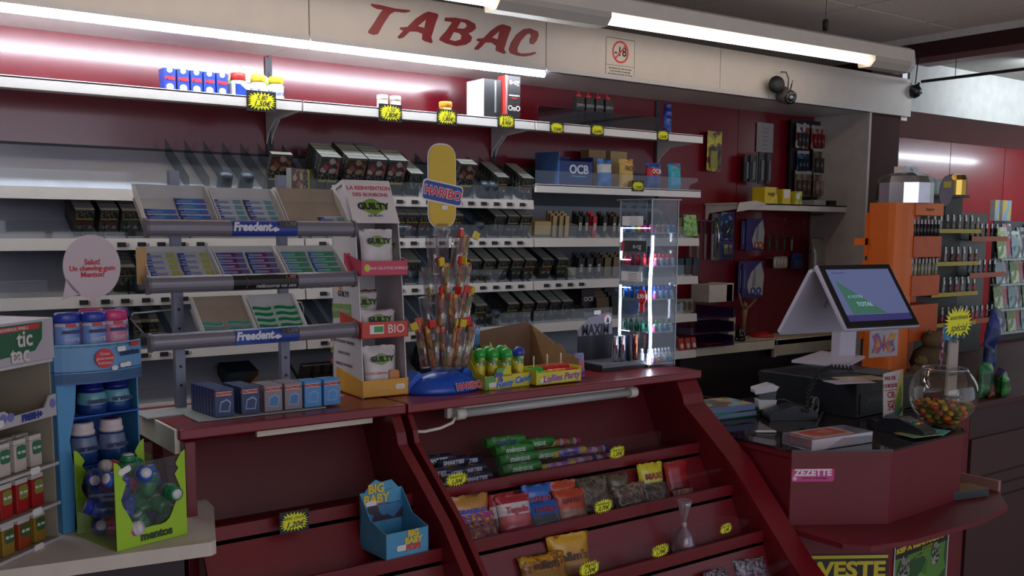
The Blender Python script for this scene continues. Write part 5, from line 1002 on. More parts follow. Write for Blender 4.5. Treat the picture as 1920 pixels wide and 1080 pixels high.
# ------------------------------------------------------------------ yellow box of capped candy tubes
YP = M((200, 190, 40), .45); GP = MIX([(200, 190, 40), (200, 190, 40), (90, 150, 60), (190, 190, 50)], 14)
fb = thing('candy_box', 'yellow and green counter box lettered Funny Candy holding capped tubes', 'candy box', (1.592, 2.285, 1.1005), .03); w = .163
MB().box(0, w, 0, .002, 0, .040, 0).prism([(.03, .035), (.10, .035), (.085, .062), (.045, .06)], 0, .002, 'y').box(0, w, .12, .122, 0, .10).box(0, w, 0, .12, 0, .002).build('tray_card', GP, fb)
for xx in (0, w - .002): MB().prism([(0, 0), (.12, 0), (.12, .11), (.08, .09), (.04, .045), (0, .042)], xx, xx + .002, 'x').build('side_card', YP, fb)
write('Funny Candy', .026, fb, (.105, -.0012, .018), M((190, 200, 220), .4, var=0), shear=.3, bold=.0018, rot=(PI / 2, -.12, 0)); write('Funny Candy', .026, fb, (.105, -.0018, .018), M((40, 90, 170), .4, var=0), shear=.3, bold=.0007, rot=(PI / 2, -.12, 0))
MB().prism(rrect(.026, .014, .004, 3, .026, .014), -.0012, 0).build('price_sticker', WHITE, fb); MB().prism([(.035, 0), (.062, 0), (.065, .045), (.038, .05)], -.001, 0).build('tube_print', MIX([(190, 180, 50), (60, 80, 160), (170, 90, 60)], 60), fb)
FACE = MIX([(205, 190, 40), (205, 190, 40), (205, 190, 40), (180, 120, 60), (90, 140, 60)], 45)
for i, (x, y, capc, nm, b_) in enumerate(((.020, .055, 'green', 'far left', 0), (.052, .035, 'green', 'second from left', 0), (.088, .020, 'green', 'front middle', 0), (.140, .030, 'blue', 'at the right', 1), (.070, .085, 'green', 'at the back', 0), (.115, .085, 'green', 'at the back right', 0))):
    s = thing('capped_candy', '%s capped yellow candy tube in the yellow green box, %s' % (capc, nm), 'candy tube', (1.592 + x, 2.285 + y, 1.1025), group='capped candy tubes')
    MB().lathe([(.014, 0), (.0155, .004), (.0155, .03), (.0155, .085), (.013, .092)], n=20, ms=[1, 1, 0, 0]).build('tube', [FACE, M((40, 110, 160) if b_ else (120, 160, 60), .3)], s)
    cm = M((40, 60, 150), .3) if b_ else M((46, 160, 60), .3)
    MB().lathe([(.018, .086), (.019, .094), (.016, .106), (.008, .112), (0, .113)], n=20).prism([(-.02, -.005), (-.014, -.022), (0, -.032), (.014, -.022), (.02, -.005)], .087, .090, 'z').build('cap', cm, s)
    s.rotation_euler[2] = -.7
    MB().lathe([(.0035, 0), (.0035, .004), (0, .004)], n=10, T=TR((-.005, -.0135, .068), rx=PI / 2)).lathe([(.0035, 0), (.0035, .004), (0, .004)], n=10, T=TR((.005, -.0135, .068), rx=PI / 2)).build('round_print', WHITE, s)
# more packs behind
sp = at(868, 640, y=2.50)
s = thing('candy_box', 'greenish yellow printed box with hanging candies behind the capped tubes', 'candy box', (1.66, 2.46, 1.1005), .05)
MB().box(-.05, .08, 0, .002, 0, .07).box(-.05, .08, .06, .062, 0, .155).box(-.05, .08, 0, .06, 0, .002).box(-.05, -.048, 0, .06, 0, .10).box(.078, .08, 0, .06, 0, .10).build('tray_card', MIX([(150, 150, 50), (90, 120, 60), (60, 90, 70), (190, 180, 60)], 18), s)
write('Funny Candy', .028, s, (.01, .0585, .13), M((130, 170, 210), .4, var=0), shear=.3, bold=.001, rot=(PI / 2, -.25, 0)); MB().prism([(-.05, .10), (.08, .09), (.08, .155), (-.03, .16)], .0592, .0600).build('blue_flash', M((50, 100, 140), .4), s)
for k in range(5):
    q = thing('small_candy', 'small green and yellow candy standing in the back box, %s' % ORD[k], 'candy', (1.625 + .026 * k, 2.49, 1.103), group='candies in the back box'); MB().lathe([(.009, 0), (.010, .01), (.011, .07), (.004, .078), (.006, .088), (0, .092)], n=14).build('candy', M(((150, 150, 50), (110, 90, 50), (150, 140, 60), (140, 60, 50), (90, 130, 60))[k], .4), q)
# cardboard box behind
cb = thing('cardboard_box', 'open brown cardboard display box with a scalloped side behind the yellow boxes', 'cardboard box', (0, 0, 1.1005)); KB = M((134, 100, 66), .7, var=.08, scale=20); KI = M((104, 76, 56), .75, var=.06, scale=20)
MB().prism([(1.70, 0), (1.955, 0), (1.955, .150), (1.935, .158), (1.90, .155), (1.72, .135), (1.70, .12)], 2.545, 2.548, 'y').build('back_panel', KI, cb)
pr = [(2.30, 0), (2.545, 0), (2.545, .150)]
for k, (yy, zz) in enumerate(((2.545, .15), (2.46, .118), (2.44, .108), (2.432, .108), (2.420, .096), (2.395, .10), (2.378, .094), (2.368, .076), (2.36, .070), (2.35, .074), (2.34, .068), (2.33, .072), (2.315, .066), (2.30, .064))): pr.append((yy, zz))
MB().prism(pr, 1.952, 1.955, 'x').build('side_panel', KB, cb); MB().box(1.70, 1.955, 2.30, 2.548, 0, .003).build('bottom', KB, cb)
MB().prism([(2.40, 0), (2.545, 0), (2.545, .12), (2.42, .05)], 1.70, 1.703, 'x').build('side_panel', KB, cb)
yc = MB().prism([(0, 0), (.05, 0), (.065, .045), (.05, .06), (.03, .07), (.0, .12)], 0, .002, 'y').build('yellow_cutout', YP, cb); yc.location = (1.705, 2.42, .0)
yr = MB().prism(ellipse(.018, .014, 20), -.002, 0).build('white_oval', M((190, 190, 200), .4), cb); yr.location = (1.765, 2.418, .062)
# lollipop box
lb = thing('candy_box', 'yellow counter box lettered Lollies Party holding green and red blocks', 'candy box', (1.757, 2.262, 1.1035), -.01); w = .172
MB().box(0, w, 0, .002, 0, .036).box(0, w, .088, .09, 0, .045).box(0, w, 0, .09, 0, .002).box(0, .002, 0, .09, 0, .045).box(w - .002, w, 0, .09, 0, .045).build('tray_card', YP, lb)
write('Lollies Party', .028, lb, (w * .55, -.0012, .018), M((200, 190, 200), .4, var=0), shear=.2, bold=.0018, rot=(PI / 2, -.05, 0)); write('Lollies Party', .028, lb, (w * .55, -.0018, .018), M((140, 50, 110), .4, var=0), shear=.2, bold=.0006, rot=(PI / 2, -.05, 0))
MB().prism(rrect(.024, .013, .004, 3, .028, .013), -.0012, 0).build('price_sticker', WHITE, lb)
for i, (x, y, z, L, c, st, nm) in enumerate(((.030, .050, .034, .055, (40, 150, 50), 1, 'green block with a stick at the left'), (.085, .055, .036, .060, (180, 30, 36), 1, 'red block with a stick in the middle'), (.138, .055, .036, .052, (176, 36, 34), 1, 'red block with a stick at the right'),
        (.035, .018, .026, .06, (90, 160, 60), 0, 'green wrapped block in front'), (.090, .018, .028, .055, (200, 120, 50), 0, 'orange wrapped block in front'), (.142, .018, .028, .05, (170, 40, 40), 0, 'dark red wrapped block in front'))):
    q = thing('lollipop_block', nm + ' of the yellow lollipop box', 'lollipop', (1.757 + x, 2.262 + y, 1.1035 + z)); MB().box(-L / 2, L / 2, -.012, .012, -.010, .012).build('block', M(c, .25) if st else MIX([c, tuple(min(255, int(v * 1.3)) for v in c), (200, 190, 120)], 60, .25), q, .004)
    MB().box(-L / 2 + .002, L / 2 - .002, -.010, .010, -z + .002, -.010).build('support', YP, q)
    if st: MB().tube([(0, 0, .01), (0, 0, .045)], .0022, 8).build('stick', M((200, 190, 160), .6), q)
# pink mitten shaped toy pack behind the cardboard
q = thing('pink_toy_pack', 'pink and purple toy pack leaning at the right of the cardboard box', 'toy pack', (1.985, 2.33, 1.1005), rx=-.1); MB().pillow(.036, .075, .02, [0, 1, 2], seed=70, crimp=.2).build('pack', [M((130, 60, 140), .3), M((180, 70, 110), .3), M((120, 130, 170), .3)], q)

# ------------------------------------------------------------------ vapour pen stand
m = thing('pen_stand', 'black and grey stand lettered MAXIM holding four metal vapour pens', 'display stand', (2.115, 2.375, 1.1005))
MB().prism([(0, 0), (.19, 0), (.19, .022), (0, .022)], 0, .125, 'y').build('base', [BLACK], m, .002); MB().box(.004, .186, .004, .12, .022, .0235).build('grey_top', M((104, 106, 112), .4), m); MB().box(0, .19, -.001, .0, .012, .022).build('grey_rim', M((110, 112, 118), .4), m)
MB().box(.0, .150, .121, .125, .0, .105).build('back_panel', BLACK, m)
MB().prism([(0, .105), (.150, .105), (.148, .175), (.132, .178), (.05, .165), (-.004, .125)], .121, .125, 'y').build('grey_header', M((120, 116, 132), .5), m)
write('MAXIM', .050, m, (.074, .1195, .122), INK, bold=.0010, width=.118); MB().prism(ellipse(.016, .016, 20, .128, .155), .1200, .121).build('round_mark', WHITE, m); MB().prism([(.122, .145), (.134, .145), (.131, .158), (.128, .164), (.125, .158)], .1195, .1201).build('black_mark', BLACK, m); MB().prism(ellipse(.016, .016, 20, .122, .158), .1204, .1209).build('pink_mark', M((190, 90, 110), .5), m)
MB().prism(rrect(.030, .014, .004, 3, .08, .181), .118, .1195).build('price_sticker', WHITE, m)
for i, (x, c, nm) in enumerate(((.085, CHROME, 'polished steel, leftmost'), (.115, CHROME, 'polished steel, second'), (.143, BLACK, 'black'), (.172, M((196, 110, 84), .25, 1), 'copper colored'))):
    q = thing('vapour_pen', nm + ' vapour pen standing on the grey lettered stand', 'vapour pen', (2.115 + x, 2.405, 1.1245)); MB().lathe([(.0085, 0), (.0085, .055), (.0088, .056), (.0088, .058), (.0080, .060), (.0080, .084), (.007, .086), (0, .086)], n=20).build('pen', c, q)
q = thing('blue_case', 'dark blue case behind the vapour pens', 'case', (2.29, 2.46, 1.1005)); MB().box(0, .05, 0, .05, 0, .088).box(-.004, .054, -.004, .054, .088, .096).build('case', M((36, 44, 110), .4), q, .003)

# ------------------------------------------------------------------ clear liquid tower
ex, ey = 2.308, 2.362; EW, ED, EH = .122, .150, .555
e = thing('liquid_tower', 'tall clear acrylic tower lit by a white strip, rows of small liquid bottles', 'display tower', (ex, ey, 1.1005)); AC = CLEAR((232, 236, 240), .05, .04)
b = MB(); 
for (x0, x1, y0, y1) in ((0, EW, 0, .002), (0, EW, ED - .002, ED), (0, .002, 0, ED), (EW - .002, EW, 0, ED)): b.box(x0, x1, y0, y1, 0, EH)
b.build('acrylic_wall', AC, e); 
EDGE = CLEAR((200, 205, 212), .3, .1, milk=.35); b = MB()
for x in (0, EW):
    for y in (0, ED): b.box(x - .0015, x + .0015, y - .0015, y + .0015, 0, EH)
b.build('bright_edge', EDGE, e)
SZ = [.008, .115, .225, .335, .445]
for k, z in enumerate(SZ): MB().box(.003, EW - .003, .003, ED - .003, z, z + .003).build('level_shelf', EDGE if k else WHITE, e)
MB().prism([(-.01, -.01), (EW + .005, -.01), (EW + .005, ED * .5), (EW * .4, ED + .01), (-.01, ED + .01)], EH, EH + .003, 'z').build('lid', CLEAR((200, 200, 205), .2, .1, milk=.25), e)
MB().prism(ellipse(.022, .012, 18, .075, ED * .35), EH + .003, EH + .005, 'z').build('red_lid_mark', M((180, 40, 36), .4), e)
LED = M((235, 240, 255), .5, emit=16)
MB().tube([(.008 + .0035 * math.sin(k * .9), .006, .010 + .0475 * k) for k in range(10)], .0052, 8).build('led_strip', LED, e)
for k, (z0_, z1_) in enumerate(((.415, .465), (.355, .385), (.095, .270))): MB().tube([(.004, ED - .005, z0_), (.004, ED - .005, z1_)], .0016, 6).build('led_strip', LED, e)
for z_ in (.462, .356, .262, .115): MB().tube([(.004, ED - .006, z_), (.004, ED - .05 if z_ != .462 else .01, z_)], .0011, 6).build('led_strip', LED, e)
for k, z_ in enumerate((.470, .285, )): bb_ = MB().box(-.0015, 0, .04, ED - .01, z_, z_ + .032).build('warning_label', M((196, 190, 190), .6), e); [write('-----------------', .0075, e, (-.002, .085, z_ + .006 + .007 * j), DGREY, rot=(PI / 2, 0, -PI / 2)) for j in range(4)]
bb_ = MB().box(-.0015, 0, .02, ED - .01, .385, .420).build('black_label', BLACK, e); write('e-cg', .024, e, (-.002, .065, .402), M((190, 190, 190), .5, var=0), rot=(PI / 2, 0, -PI / 2)); MB().box(-.0018, -.0004, ED - .022, ED - .01, .385, .420).build('red_label', M((180, 40, 40), .5), e)
rd = MB().prism([(.020 * math.cos(a), .024 * math.sin(a)) for a in [2 * PI * k / 24 for k in range(24)]], -.002, 0, 'x').prism([(-.010, -.05), (.010, -.05), (.008, -.02), (-.008, -.02)], -.002, 0, 'x').build('red_price_disc', M((190, 30, 36), .4, var=0), e); rd.location = (-.001, .035, .235)
write('3,90€', .020, e, (-.0042, .035, .236), WHITE, rot=(PI / 2, 0, -PI / 2), bold=.0006)
def liquid(x, y, z, c, cap, lab, grp, h=.03, r=.0088):
    h *= 1.15
    q = thing('liquid_bottle', lab, 'liquid bottle', (ex + x, ey + y, 1.1005 + z + .0035), group=grp)
    MB().lathe([(r, 0), (r, h * .62), (r * .55, h * .74)], n=12).build('bottle_body', M(c, .3), q); MB().lathe([(r * .6, h * .74), (r * .5, h), (0, h * 1.02)], n=12).build('cap', M(cap, .3), q)
rowsE = [(0, 'white', [(205, 205, 210)] * 7, (215, 215, 220), .042), (1, 'green', [(30, 110, 90), (20, 120, 70), (30, 130, 100), (40, 130, 120)], (20, 90, 60), .034), (2, 'blue', [(40, 110, 200)] * 6, (30, 90, 190), .036), (3, 'red', [(200, 50, 60), (200, 40, 50), (190, 60, 110)] * 2, (190, 30, 40), .034), (4, 'mixed', [(190, 60, 130), (190, 140, 50), (120, 160, 180), (60, 110, 160)], (40, 44, 50), .034)]
for lv, nm, cs_, cap, hh in rowsE:
    n = len(cs_)
    for j in range(n): liquid(.022 + .092 * j / max(1, n - 1), .022, SZ[lv], cs_[j], cap, '%s liquid bottle in the front row of the clear tower, %s from the lit strip' % (nm if nm != 'mixed' else 'colored', ORD[j]), '%s liquid bottles' % nm, hh)
    for j in range(4): liquid(.012, .045 + .028 * j, SZ[lv], cs_[j % n], cap, '%s liquid bottle along the left side of the clear tower, %s' % (nm if nm != 'mixed' else 'colored', ORD[j]), '%s liquid bottles' % nm, hh)
for lv in range(5):
    for j in range(4): liquid(.030 + .026 * j, .008, SZ[lv] - (.0 if lv else .0), ((120, 90, 130), (180, 110, 60), (100, 150, 180), (60, 110, 150))[j] if lv in (0, 4) else ((170, 70, 120), (90, 150, 180), (60, 120, 160), (120, 160, 180))[j], (190, 190, 200), 'tiny colored bottle at the very front of level %s of the clear tower, %s' % (lv + 1, ORD[j]), 'tiny colored bottles', .022, .0075)
# ------------------------------------------------------------------ white table at the left with its displays
A_ = at(0, 1070, z=.9); B_ = at(407, 1015, z=.9); TA = math.atan2(B_.y - A_.y, B_.x - A_.x)
t = thing('white_table', 'cream white topped table carrying the tic tac and mint displays', 'table', (B_.x, B_.y, .9), TA)
TOPM = M((196, 184, 170), .5, var=.05)
MB().prism([(-1.6, 0), (-.012, 0), (0, .012), (.045, .27), (.04, .36), (-1.6, .36)], -.030, 0, 'z').build('table_top', TOPM, t, .003)
MB().box(-1.4, -.06, .05, .36, -.9, -.030).build('table_body', M((44, 30, 32), .6), t)
ZT2 = .9008
# blue mint display
MR = math.radians(12)
m = thing('mint_display', 'tall light blue card display of mint bottles with a round white speech bubble', 'display stand', (.452, 2.235, ZT2), MR)
SB = M((74, 140, 186), .5, var=.05, scale=6); DB = M((26, 84, 170), .5, var=.05); TB = M((90, 146, 180), .5)
W_, D_, H_ = .195, .15, .435
MB().box(0, .003, 0, D_, 0, .395).build('side_panel', SB, m); MB().box(W_ - .003, W_, 0.02, D_, 0, .395).build('side_panel', SB, m); MB().box(0, W_, D_ - .003, D_, 0, .425).build('back_panel', DB, m)
MB().prism([(0, 0), (.028, 0), (.034, .12), (.026, .20), (.04, .26), (.045, .325), (0, .325)], 0, .003, 'y').build('front_post', SB, m)
for k, z in enumerate((.0, .135, .245)): MB().box(.003, W_ - .003, .003, D_ - .003, z, z + .003).build('level_shelf', DB, m)
band = [(x, -.028 * math.sin(PI * x / W_) ** .8) for x in [W_ * k / 14 for k in range(15)]]
MB().prism(band + [(x, y + .003) for x, y in band[::-1]], .325, .405, 'z').build('front_band', M((96, 142, 182), .5, var=.06), m)
MB().prism(band + [(x, y + .003) for x, y in band[::-1]], .322, .345, 'z').build('band_foot', M((70, 90, 150), .5), m)
MB().prism(band + [(W_, D_), (0, D_)], .347, .350, 'z').build('level_shelf', DB, m)
MB().prism(band + [(x, y + .003) for x, y in band[::-1]], .400, .407, 'z').build('band_edge', M((120, 180, 210), .5), m)
d = MB().prism(ellipse(.021, .021, 24), -.002, 0).build('red_disc', M((196, 40, 46), .5, var=0), m); d.location = (.095, -.030, .375)
for k, s_ in enumerate(('Doses', 'généreuses', 'fraîcheur')): write(s_, .0085, m, (.095, -.0335, .385 - .010 * k), WHITE)
write('mentos', .019, m, (.158, -.0215, .383), M((30, 40, 90), .5, var=0), rot=(PI / 2, 0, .34), bold=.0006); d = MB().prism(rrect(.03, .010, .003, 3), -.001, 0).build('red_flash', M((190, 50, 60), .5), m); d.location = (.172, -.016, .400); d.rotation_euler = (0, 0, .5)
for k, (x, z) in enumerate(((.118, .352), (.138, .356), (.150, .357))): d = MB().prism(rrect(.016, .010, .005, 4), -.0012, 0).build('white_mint_print', WHITE, m); d.location = (x, -.0290 + .002 * k, z); d.rotation_euler = (0, 0, .2)
d = MB().prism(rrect(.022, .011, .004, 3), -.0012, 0).build('price_sticker', WHITE, m); d.location = (.135, -.0285, .392); d.rotation_euler = (0, 0, .2)
# speech bubble
bub = thing('speech_bubble', 'round white card bubble reading Salut! Un chewing-gum Mentos?', 'card sign', (.5, 2.36, 1.40), MR)
p = at(173, 500, y=2.36); bub.location = (p.x, 2.36, p.z)
pts = ellipse(.066, .071, 40); MB().prism(pts, -.0012, .0012, 'y').build('bubble_card', M((196, 178, 180), .6, var=.02), bub); MB().prism([(-.060, -.025), (-.030, -.060), (-.070, -.072)], -.0012, .0011).build('bubble_tail', M((196, 178, 180), .6, var=.02), bub)
MB().prism([(-.006, -.09), (.006, -.09), (.006, -.06), (-.006, -.06)], .0012, .002).build('card_stem', M((196, 178, 180), .6), bub)
for s_, z, sz in (('Salut!', .010, .017), ('Un chewing-gum', -.004, .0155), ('Mentos?', -.018, .0165)): write(s_, sz, bub, (0, -.0018, z), M((190, 40, 50), .5, var=0), bold=.0005)
TM_ = Matrix.Translation((.452, 2.235, ZT2)) @ Matrix.Rotation(MR, 4, 'Z')
def mint_tube(x, y, z, c, lab):
    q = thing('gum_bottle', lab, 'gum bottle', TM_ @ Vector((x, y, z)), MR)
    S = Matrix.Diagonal((1, .72, 1, 1))
    MB().lathe([(.024, 0), (.026, .004), (.026, .028), (.0262, .095), (.024, .104)], n=24, T=S, ms=[0, 0, 1, 0]).build('bottle_body', [M((190, 186, 196), .3), M({'b': (110, 140, 190), 'p': (190, 110, 140)}[c], .35)], q)
    MB().lathe([(.026, .102), (.0285, .105), (.0285, .118), (.025, .124), (0, .125)], n=24, T=S).build('lid', M({'b': (36, 56, 150), 'p': (196, 50, 110)}[c], .3), q)
    write('mentos', .0125, q, (0, -.0192, .084), M((26, 36, 90), .4, var=0), bold=.0008); MB().prism(rrect(.022, .008, .002, 2, 0, .097), -.0198, -.018).build('red_flash', M((190, 60, 60), .4), q); write('WHITE' if c == 'b' else 'FRUIT', .0105, q, (0, -.0195, .066), WHITE)
mint_tube(.040, .018, .350, 'b', 'white gum bottle with a blue lid, leftmost on top of the blue display'); mint_tube(.092, .006, .350, 'b', 'white gum bottle with a blue lid, second on the blue display')
mint_tube(.142, .012, .350, 'p', 'pink gum bottle with a pink lid in front on the blue display'); mint_tube(.168, .055, .350, 'b', 'white gum bottle half hidden at the right of the blue display'); mint_tube(.118, .070, .350, 'p', 'pink lidded gum bottle at the back of the blue display')
def jar(loc, rz, lab, body, lid, band, name='gum_jar', r=.030, h=.085, grp=None, rx=0, ry=0, txt='mentos', lidtop=None):
    q = thing(name, lab, 'gum jar', loc, rz, grp, rx, ry)
    MB().lathe([(r * .80, 0), (r * .95, h * .04), (r, h * .22), (r * .97, h * .30), (r * 1.0, h * .42), (r * .88, h * .66), (r * .78, h * .72)], n=26, ms=[0, 0, 0, 1, 1, 0]).build('jar_body', [M(body, .22), M(band, .35)], q)
    MB().lathe([(r * .83, h * .71), (r * .84, h * .80), (r * .76, h * .82), (r * .76, h * .96), (r * .70, h), (0, h)], n=26).build('lid', M(lid, .3), q)
    if lidtop: MB().lathe([(r * .56, h * 1.0), (r * .56, h * 1.008), (0, h * 1.008)], n=20).build('lid_label', M(lidtop, .35), q)
    if txt: write(txt, r * .5, q, (0, -r * 1.03, h * .42), M((24, 32, 80), .4, var=0), bold=.0008)
    return q
NB = (22, 30, 110)
for i, (x, y, sc) in enumerate(((.046, .09, 1), (.092, .03, 1.05), (.150, .035, 1), (.165, .09, 1))):
    jar(TM_ @ Vector((x, y, .2485 - .10 * .0)) - Vector((0, 0, .0)), MR, 'dark blue gum jar on the upper level of the blue display, %s' % ('far left', 'middle front', 'right front', 'right back')[i], (20, 50, 110), NB, (90, 150, 160), r=.030 * sc, h=.072, lidtop=(60, 80, 150))
for i, (x, y) in enumerate(((.068, .030), (.132, .028))): jar(TM_ @ Vector((x, y, .1385)), MR, 'gum jar with a white lid on the middle level of the blue display, %s' % ('left', 'right')[i], (24, 60, 110), (205, 190, 190), (96, 110, 140), r=.031, h=.092, lidtop=(50, 90, 150) if i == 0 else (110, 50, 90))
MB().box(.034, W_ - .003, .003, D_ - .003, .05, .061).build('lower_step', DB, m)

# green bin of small bottles
GA = math.atan2(.039, .160)
g = thing('bottle_bin', 'lime green and clear bin heaped with small gum bottles', 'bin', (.516, 2.047, ZT2), GA); W2, D2, H2 = .160, .165, .185
LG = M((150, 190, 30), .5, var=.05); CB = CLEAR((244, 246, 246), .05, .05)
hole = [(W2 / 2 + .052 * math.cos(a) * (1 + .10 * math.cos(4 * a + .5)), .100 + .068 * math.sin(a) * (1 + .08 * math.cos(3 * a))) for a in [2 * PI * k / 36 for k in range(36)]]
def frame_panel(name, w, cut, parent, T):
    """card frame with a wavy cut-out open to the top"""
    n = 18; b = MB(); L = []; 
    inner = []
    for k in range(n + 1):
        a = PI + PI * k / n; r = 1 + .07 * math.cos(6 * a); inner.append((w / 2 + (w / 2 - cut) * math.cos(a) * r, .105 + .075 * math.sin(a) * r))
    wav = lambda s: [(w / 2 + s * (w / 2 - cut + .012 * math.sin((z - .105) * 60)), z) for z in [.115 + .0117 * k for k in range(7)]]
    left = wav(-1); right = wav(1)
    path = left[::-1] + inner + right
    outer = [(0, H2), (0, 0)] ; m_ = len(path)
    for k in range(m_ - 1):
        (x0, z0), (x1, z1) = path[k], path[k + 1]
        def ext(x, z):
            if z > .10: return (0, z) if x < w / 2 else (w, z)
            t_ = (x - w / 2) / (w / 2); 
            return (max(0, min(w, w / 2 + (x - w / 2) * (w / 2) / (w / 2 - cut) * 1.0)), z if abs(x - w / 2) > (w / 2 - cut) * .96 else 0)
        e0, e1 = ext(x0, z0), ext(x1, z1)
        b.prism([(x0, z0), (x1, z1), e1, e0], 0, .0016, 'y', T=T)
    # solid corners
    o = b.build(name, LG, parent); return o
def bin_face(T, w, nm, txt=None):
    c = bpy.data.curves.new(nm, 'CURVE'); c.dimensions = '2D'; c.fill_mode = 'BOTH'; c.extrude = .0008; c.materials.append(LG)
    pts = [(0, 0), (w, 0), (w, H2)] + [(w - .008 - .010 * math.sin(k * 1.1) ** 2 - (.008 if k > 1 else 0), H2 - .004 - .011 * k) for k in range(6)]
    R_ = w / 2 - .016
    pts += [(w / 2 + R_ * math.cos(a) * (1 + .05 * math.cos(6 * a)), .105 + .072 * math.sin(a) * (1 + .05 * math.cos(6 * a))) for a in [0 - PI * k / 20 for k in range(21)]]
    pts += [(.008 + .010 * math.sin(k * 1.1) ** 2 + (.008 if k > 1 else 0), H2 - .004 - .011 * k) for k in range(6)][::-1] + [(0, H2)]
    sp = c.splines.new('POLY'); sp.points.add(len(pts) - 1); sp.use_cyclic_u = True
    for q, p in zip(sp.points, pts): q.co = (p[0], p[1], 0, 1)
    o = bpy.data.objects.new(nm, c); COL.objects.link(o); o.parent = g; o.matrix_basis = T @ Matrix.Rotation(PI / 2, 4, 'X'); return o
bin_face(TR((0, 0, 0)), W2, 'front_card'); bin_face(TR((0, D2, 0)), W2, 'back_card'); 
MB().box(0, W2, .002, .003, .0, H2 - .01).build('clear_window', CB, g)
MB().box(0, .0015, .003, D2, 0, H2 - .03).build('clear_side', CB, g); MB().box(W2 - .0015, W2, .003, D2, 0, H2 - .03).build('clear_side', CB, g); MB().box(0, W2, 0, D2, 0, .003).build('bin_floor', LG, g)
write('mentos', .024, g, (W2 * .55, -.0022, .018), M((40, 60, 30), .5, var=0), bold=.0012); d = MB().prism(rrect(.028, .013, .005, 3), -.0025, -.001).build('price_sticker', WHITE, g); d.location = (.022, 0, .165); d.rotation_euler = (0, -.35, 0)
TB_ = Matrix.Translation((.516, 2.047, ZT2)) @ Matrix.Rotation(GA, 4, 'Z'); rnd = random.Random(17)
GC = {'green': ((20, 110, 60), (24, 120, 70)), 'blue': ((40, 80, 160), (50, 90, 180)), 'pink': ((190, 50, 120), (200, 190, 196)), 'navy': ((24, 40, 120), (30, 50, 150)), 'red': ((170, 40, 50), (196, 186, 180))}
spots = []
for lay, z in enumerate((.022, .062, .100, .135)):
    for ix in range(3):
        for iy in range(3):
            if lay == 3 and rnd.random() < .25: continue
            spots.append((.030 + ix * .050 + rnd.uniform(-.004, .004), .030 + iy * .050 + rnd.uniform(-.004, .004), z + rnd.uniform(-.004, .004), lay, ix, iy))
seq = ['pink', 'pink', 'navy', 'green', 'pink', 'blue', 'green', 'blue', 'navy', 'blue', 'navy', 'blue', 'green', 'green', 'blue', 'green', 'green', 'pink', 'navy', 'blue', 'green', 'green', 'pink', 'blue', 'green', 'blue', 'green', 'blue', 'navy', 'blue', 'green', 'red', 'green', 'green', 'blue', 'green']
LYR = ('bottom', 'second', 'third', 'top')
for k, (x, y, z, lay, ix, iy) in enumerate(spots):
    c = seq[k % len(seq)]; bc, lc = GC[c]
    q = jar(TB_ @ Vector((x, y, z)), rnd.uniform(0, 6), 'small %s bottle in the green bin, %s layer, %s %s' % (c, LYR[lay], ('left', 'center', 'right')[ix], ('front', 'middle', 'back')[iy]), bc, lc, tuple(int(v * .8 + 30) for v in bc), 'small_gum_bottle', r=.019, h=.046, rx=rnd.choice([0, .6, 1.2, 1.57, -1.2]), ry=rnd.uniform(-.5, .5), txt='', lidtop=(205, 200, 200))
    q['category'] = 'gum bottle'
# tic tac stand, turned towards the right
TR_ = math.radians(41)
tt = thing('mint_stand', 'white and kraft counter stand with a tic tac header and box trays', 'display stand', (0, 0, ZT2), TR_)
q = at(110, 1008, z=ZT2); tt.location = (q.x - .30 * math.cos(TR_), q.y - .30 * math.sin(TR_), ZT2)
KR = M((150, 138, 118), .7, var=.06, scale=10); W3, D3, H3 = .30, .16, .47
MB().box(0, .004, 0, D3, 0, H3).build('side_panel', KR, tt); MB().box(W3 - .004, W3, 0, D3, 0, H3).build('side_panel', KR, tt); MB().box(0, W3, D3 - .004, D3, 0, H3).build('back_panel', KR, tt)
MB().box(0, W3, -.012, D3, H3 - .085, H3).build('header', M((178, 168, 174), .5, var=.05), tt, .002)
MB().box(-.001, W3 + .001, -.006, D3 + .001, H3 - .092, H3 - .085).build('header_edge', M((190, 186, 186), .5), tt)
lg_ = MB().prism([(.11, H3 - .07), (.24, H3 - .062), (.262, H3 - .04), (.265, H3 - .006), (.1, H3 - .006)], -.0135, -.0122).build('green_leaf_shape', M((36, 92, 62), .45), tt)
MB().prism([(.10, H3 - .020), (.254, H3 - .018), (.256, H3 - .008), (.10, H3 - .010)], -.0145, -.0125).build('red_ribbon', M((190, 50, 50), .45), tt)
write('tic', .045, tt, (.210, -.0150, H3 - .036), M((205, 196, 190), .4, var=0), bold=.0009); write('tac', .045, tt, (.195, -.0150, H3 - .066), M((205, 196, 190), .4, var=0), bold=.0009); write('NOUVEAUX MINIS 2', .009, tt, (.18, -.0152, H3 - .014), WHITE)
trays = [(.265, .300), (.160, .19), (.075, .105), (.0, .03)]
for k, (z, zz) in enumerate(trays):
    MB().box(.004, W3 - .004, -.006, D3 - .004, z, z + .003).build('tray_floor', KR, tt)
    MB().prism([(0, z), (W3, z), (W3, z + .045), (W3 - .02, z + .045), (W3 - .035, z + .022), (W3 - .13, z + .020), (W3 - .15, z + .034), (0, z + .034)] if k == 0 else [(0, z), (W3, z), (W3, z + .006), (0, z + .006)], -.010, -.006).build('front_lip', M((176, 170, 172), .5), tt)
    d = MB().prism(rrect(.028, .014, .005, 3), -.0125, -.0105).build('price_sticker', WHITE, tt); d.location = (W3 - (.17 if k == 0 else .075), 0, z + (.012 if k == 0 else .004))
write('FRESH+', .018, tt, (W3 - .075, -.0115, .276), M((40, 50, 130), .5, var=0), bold=.0012); 
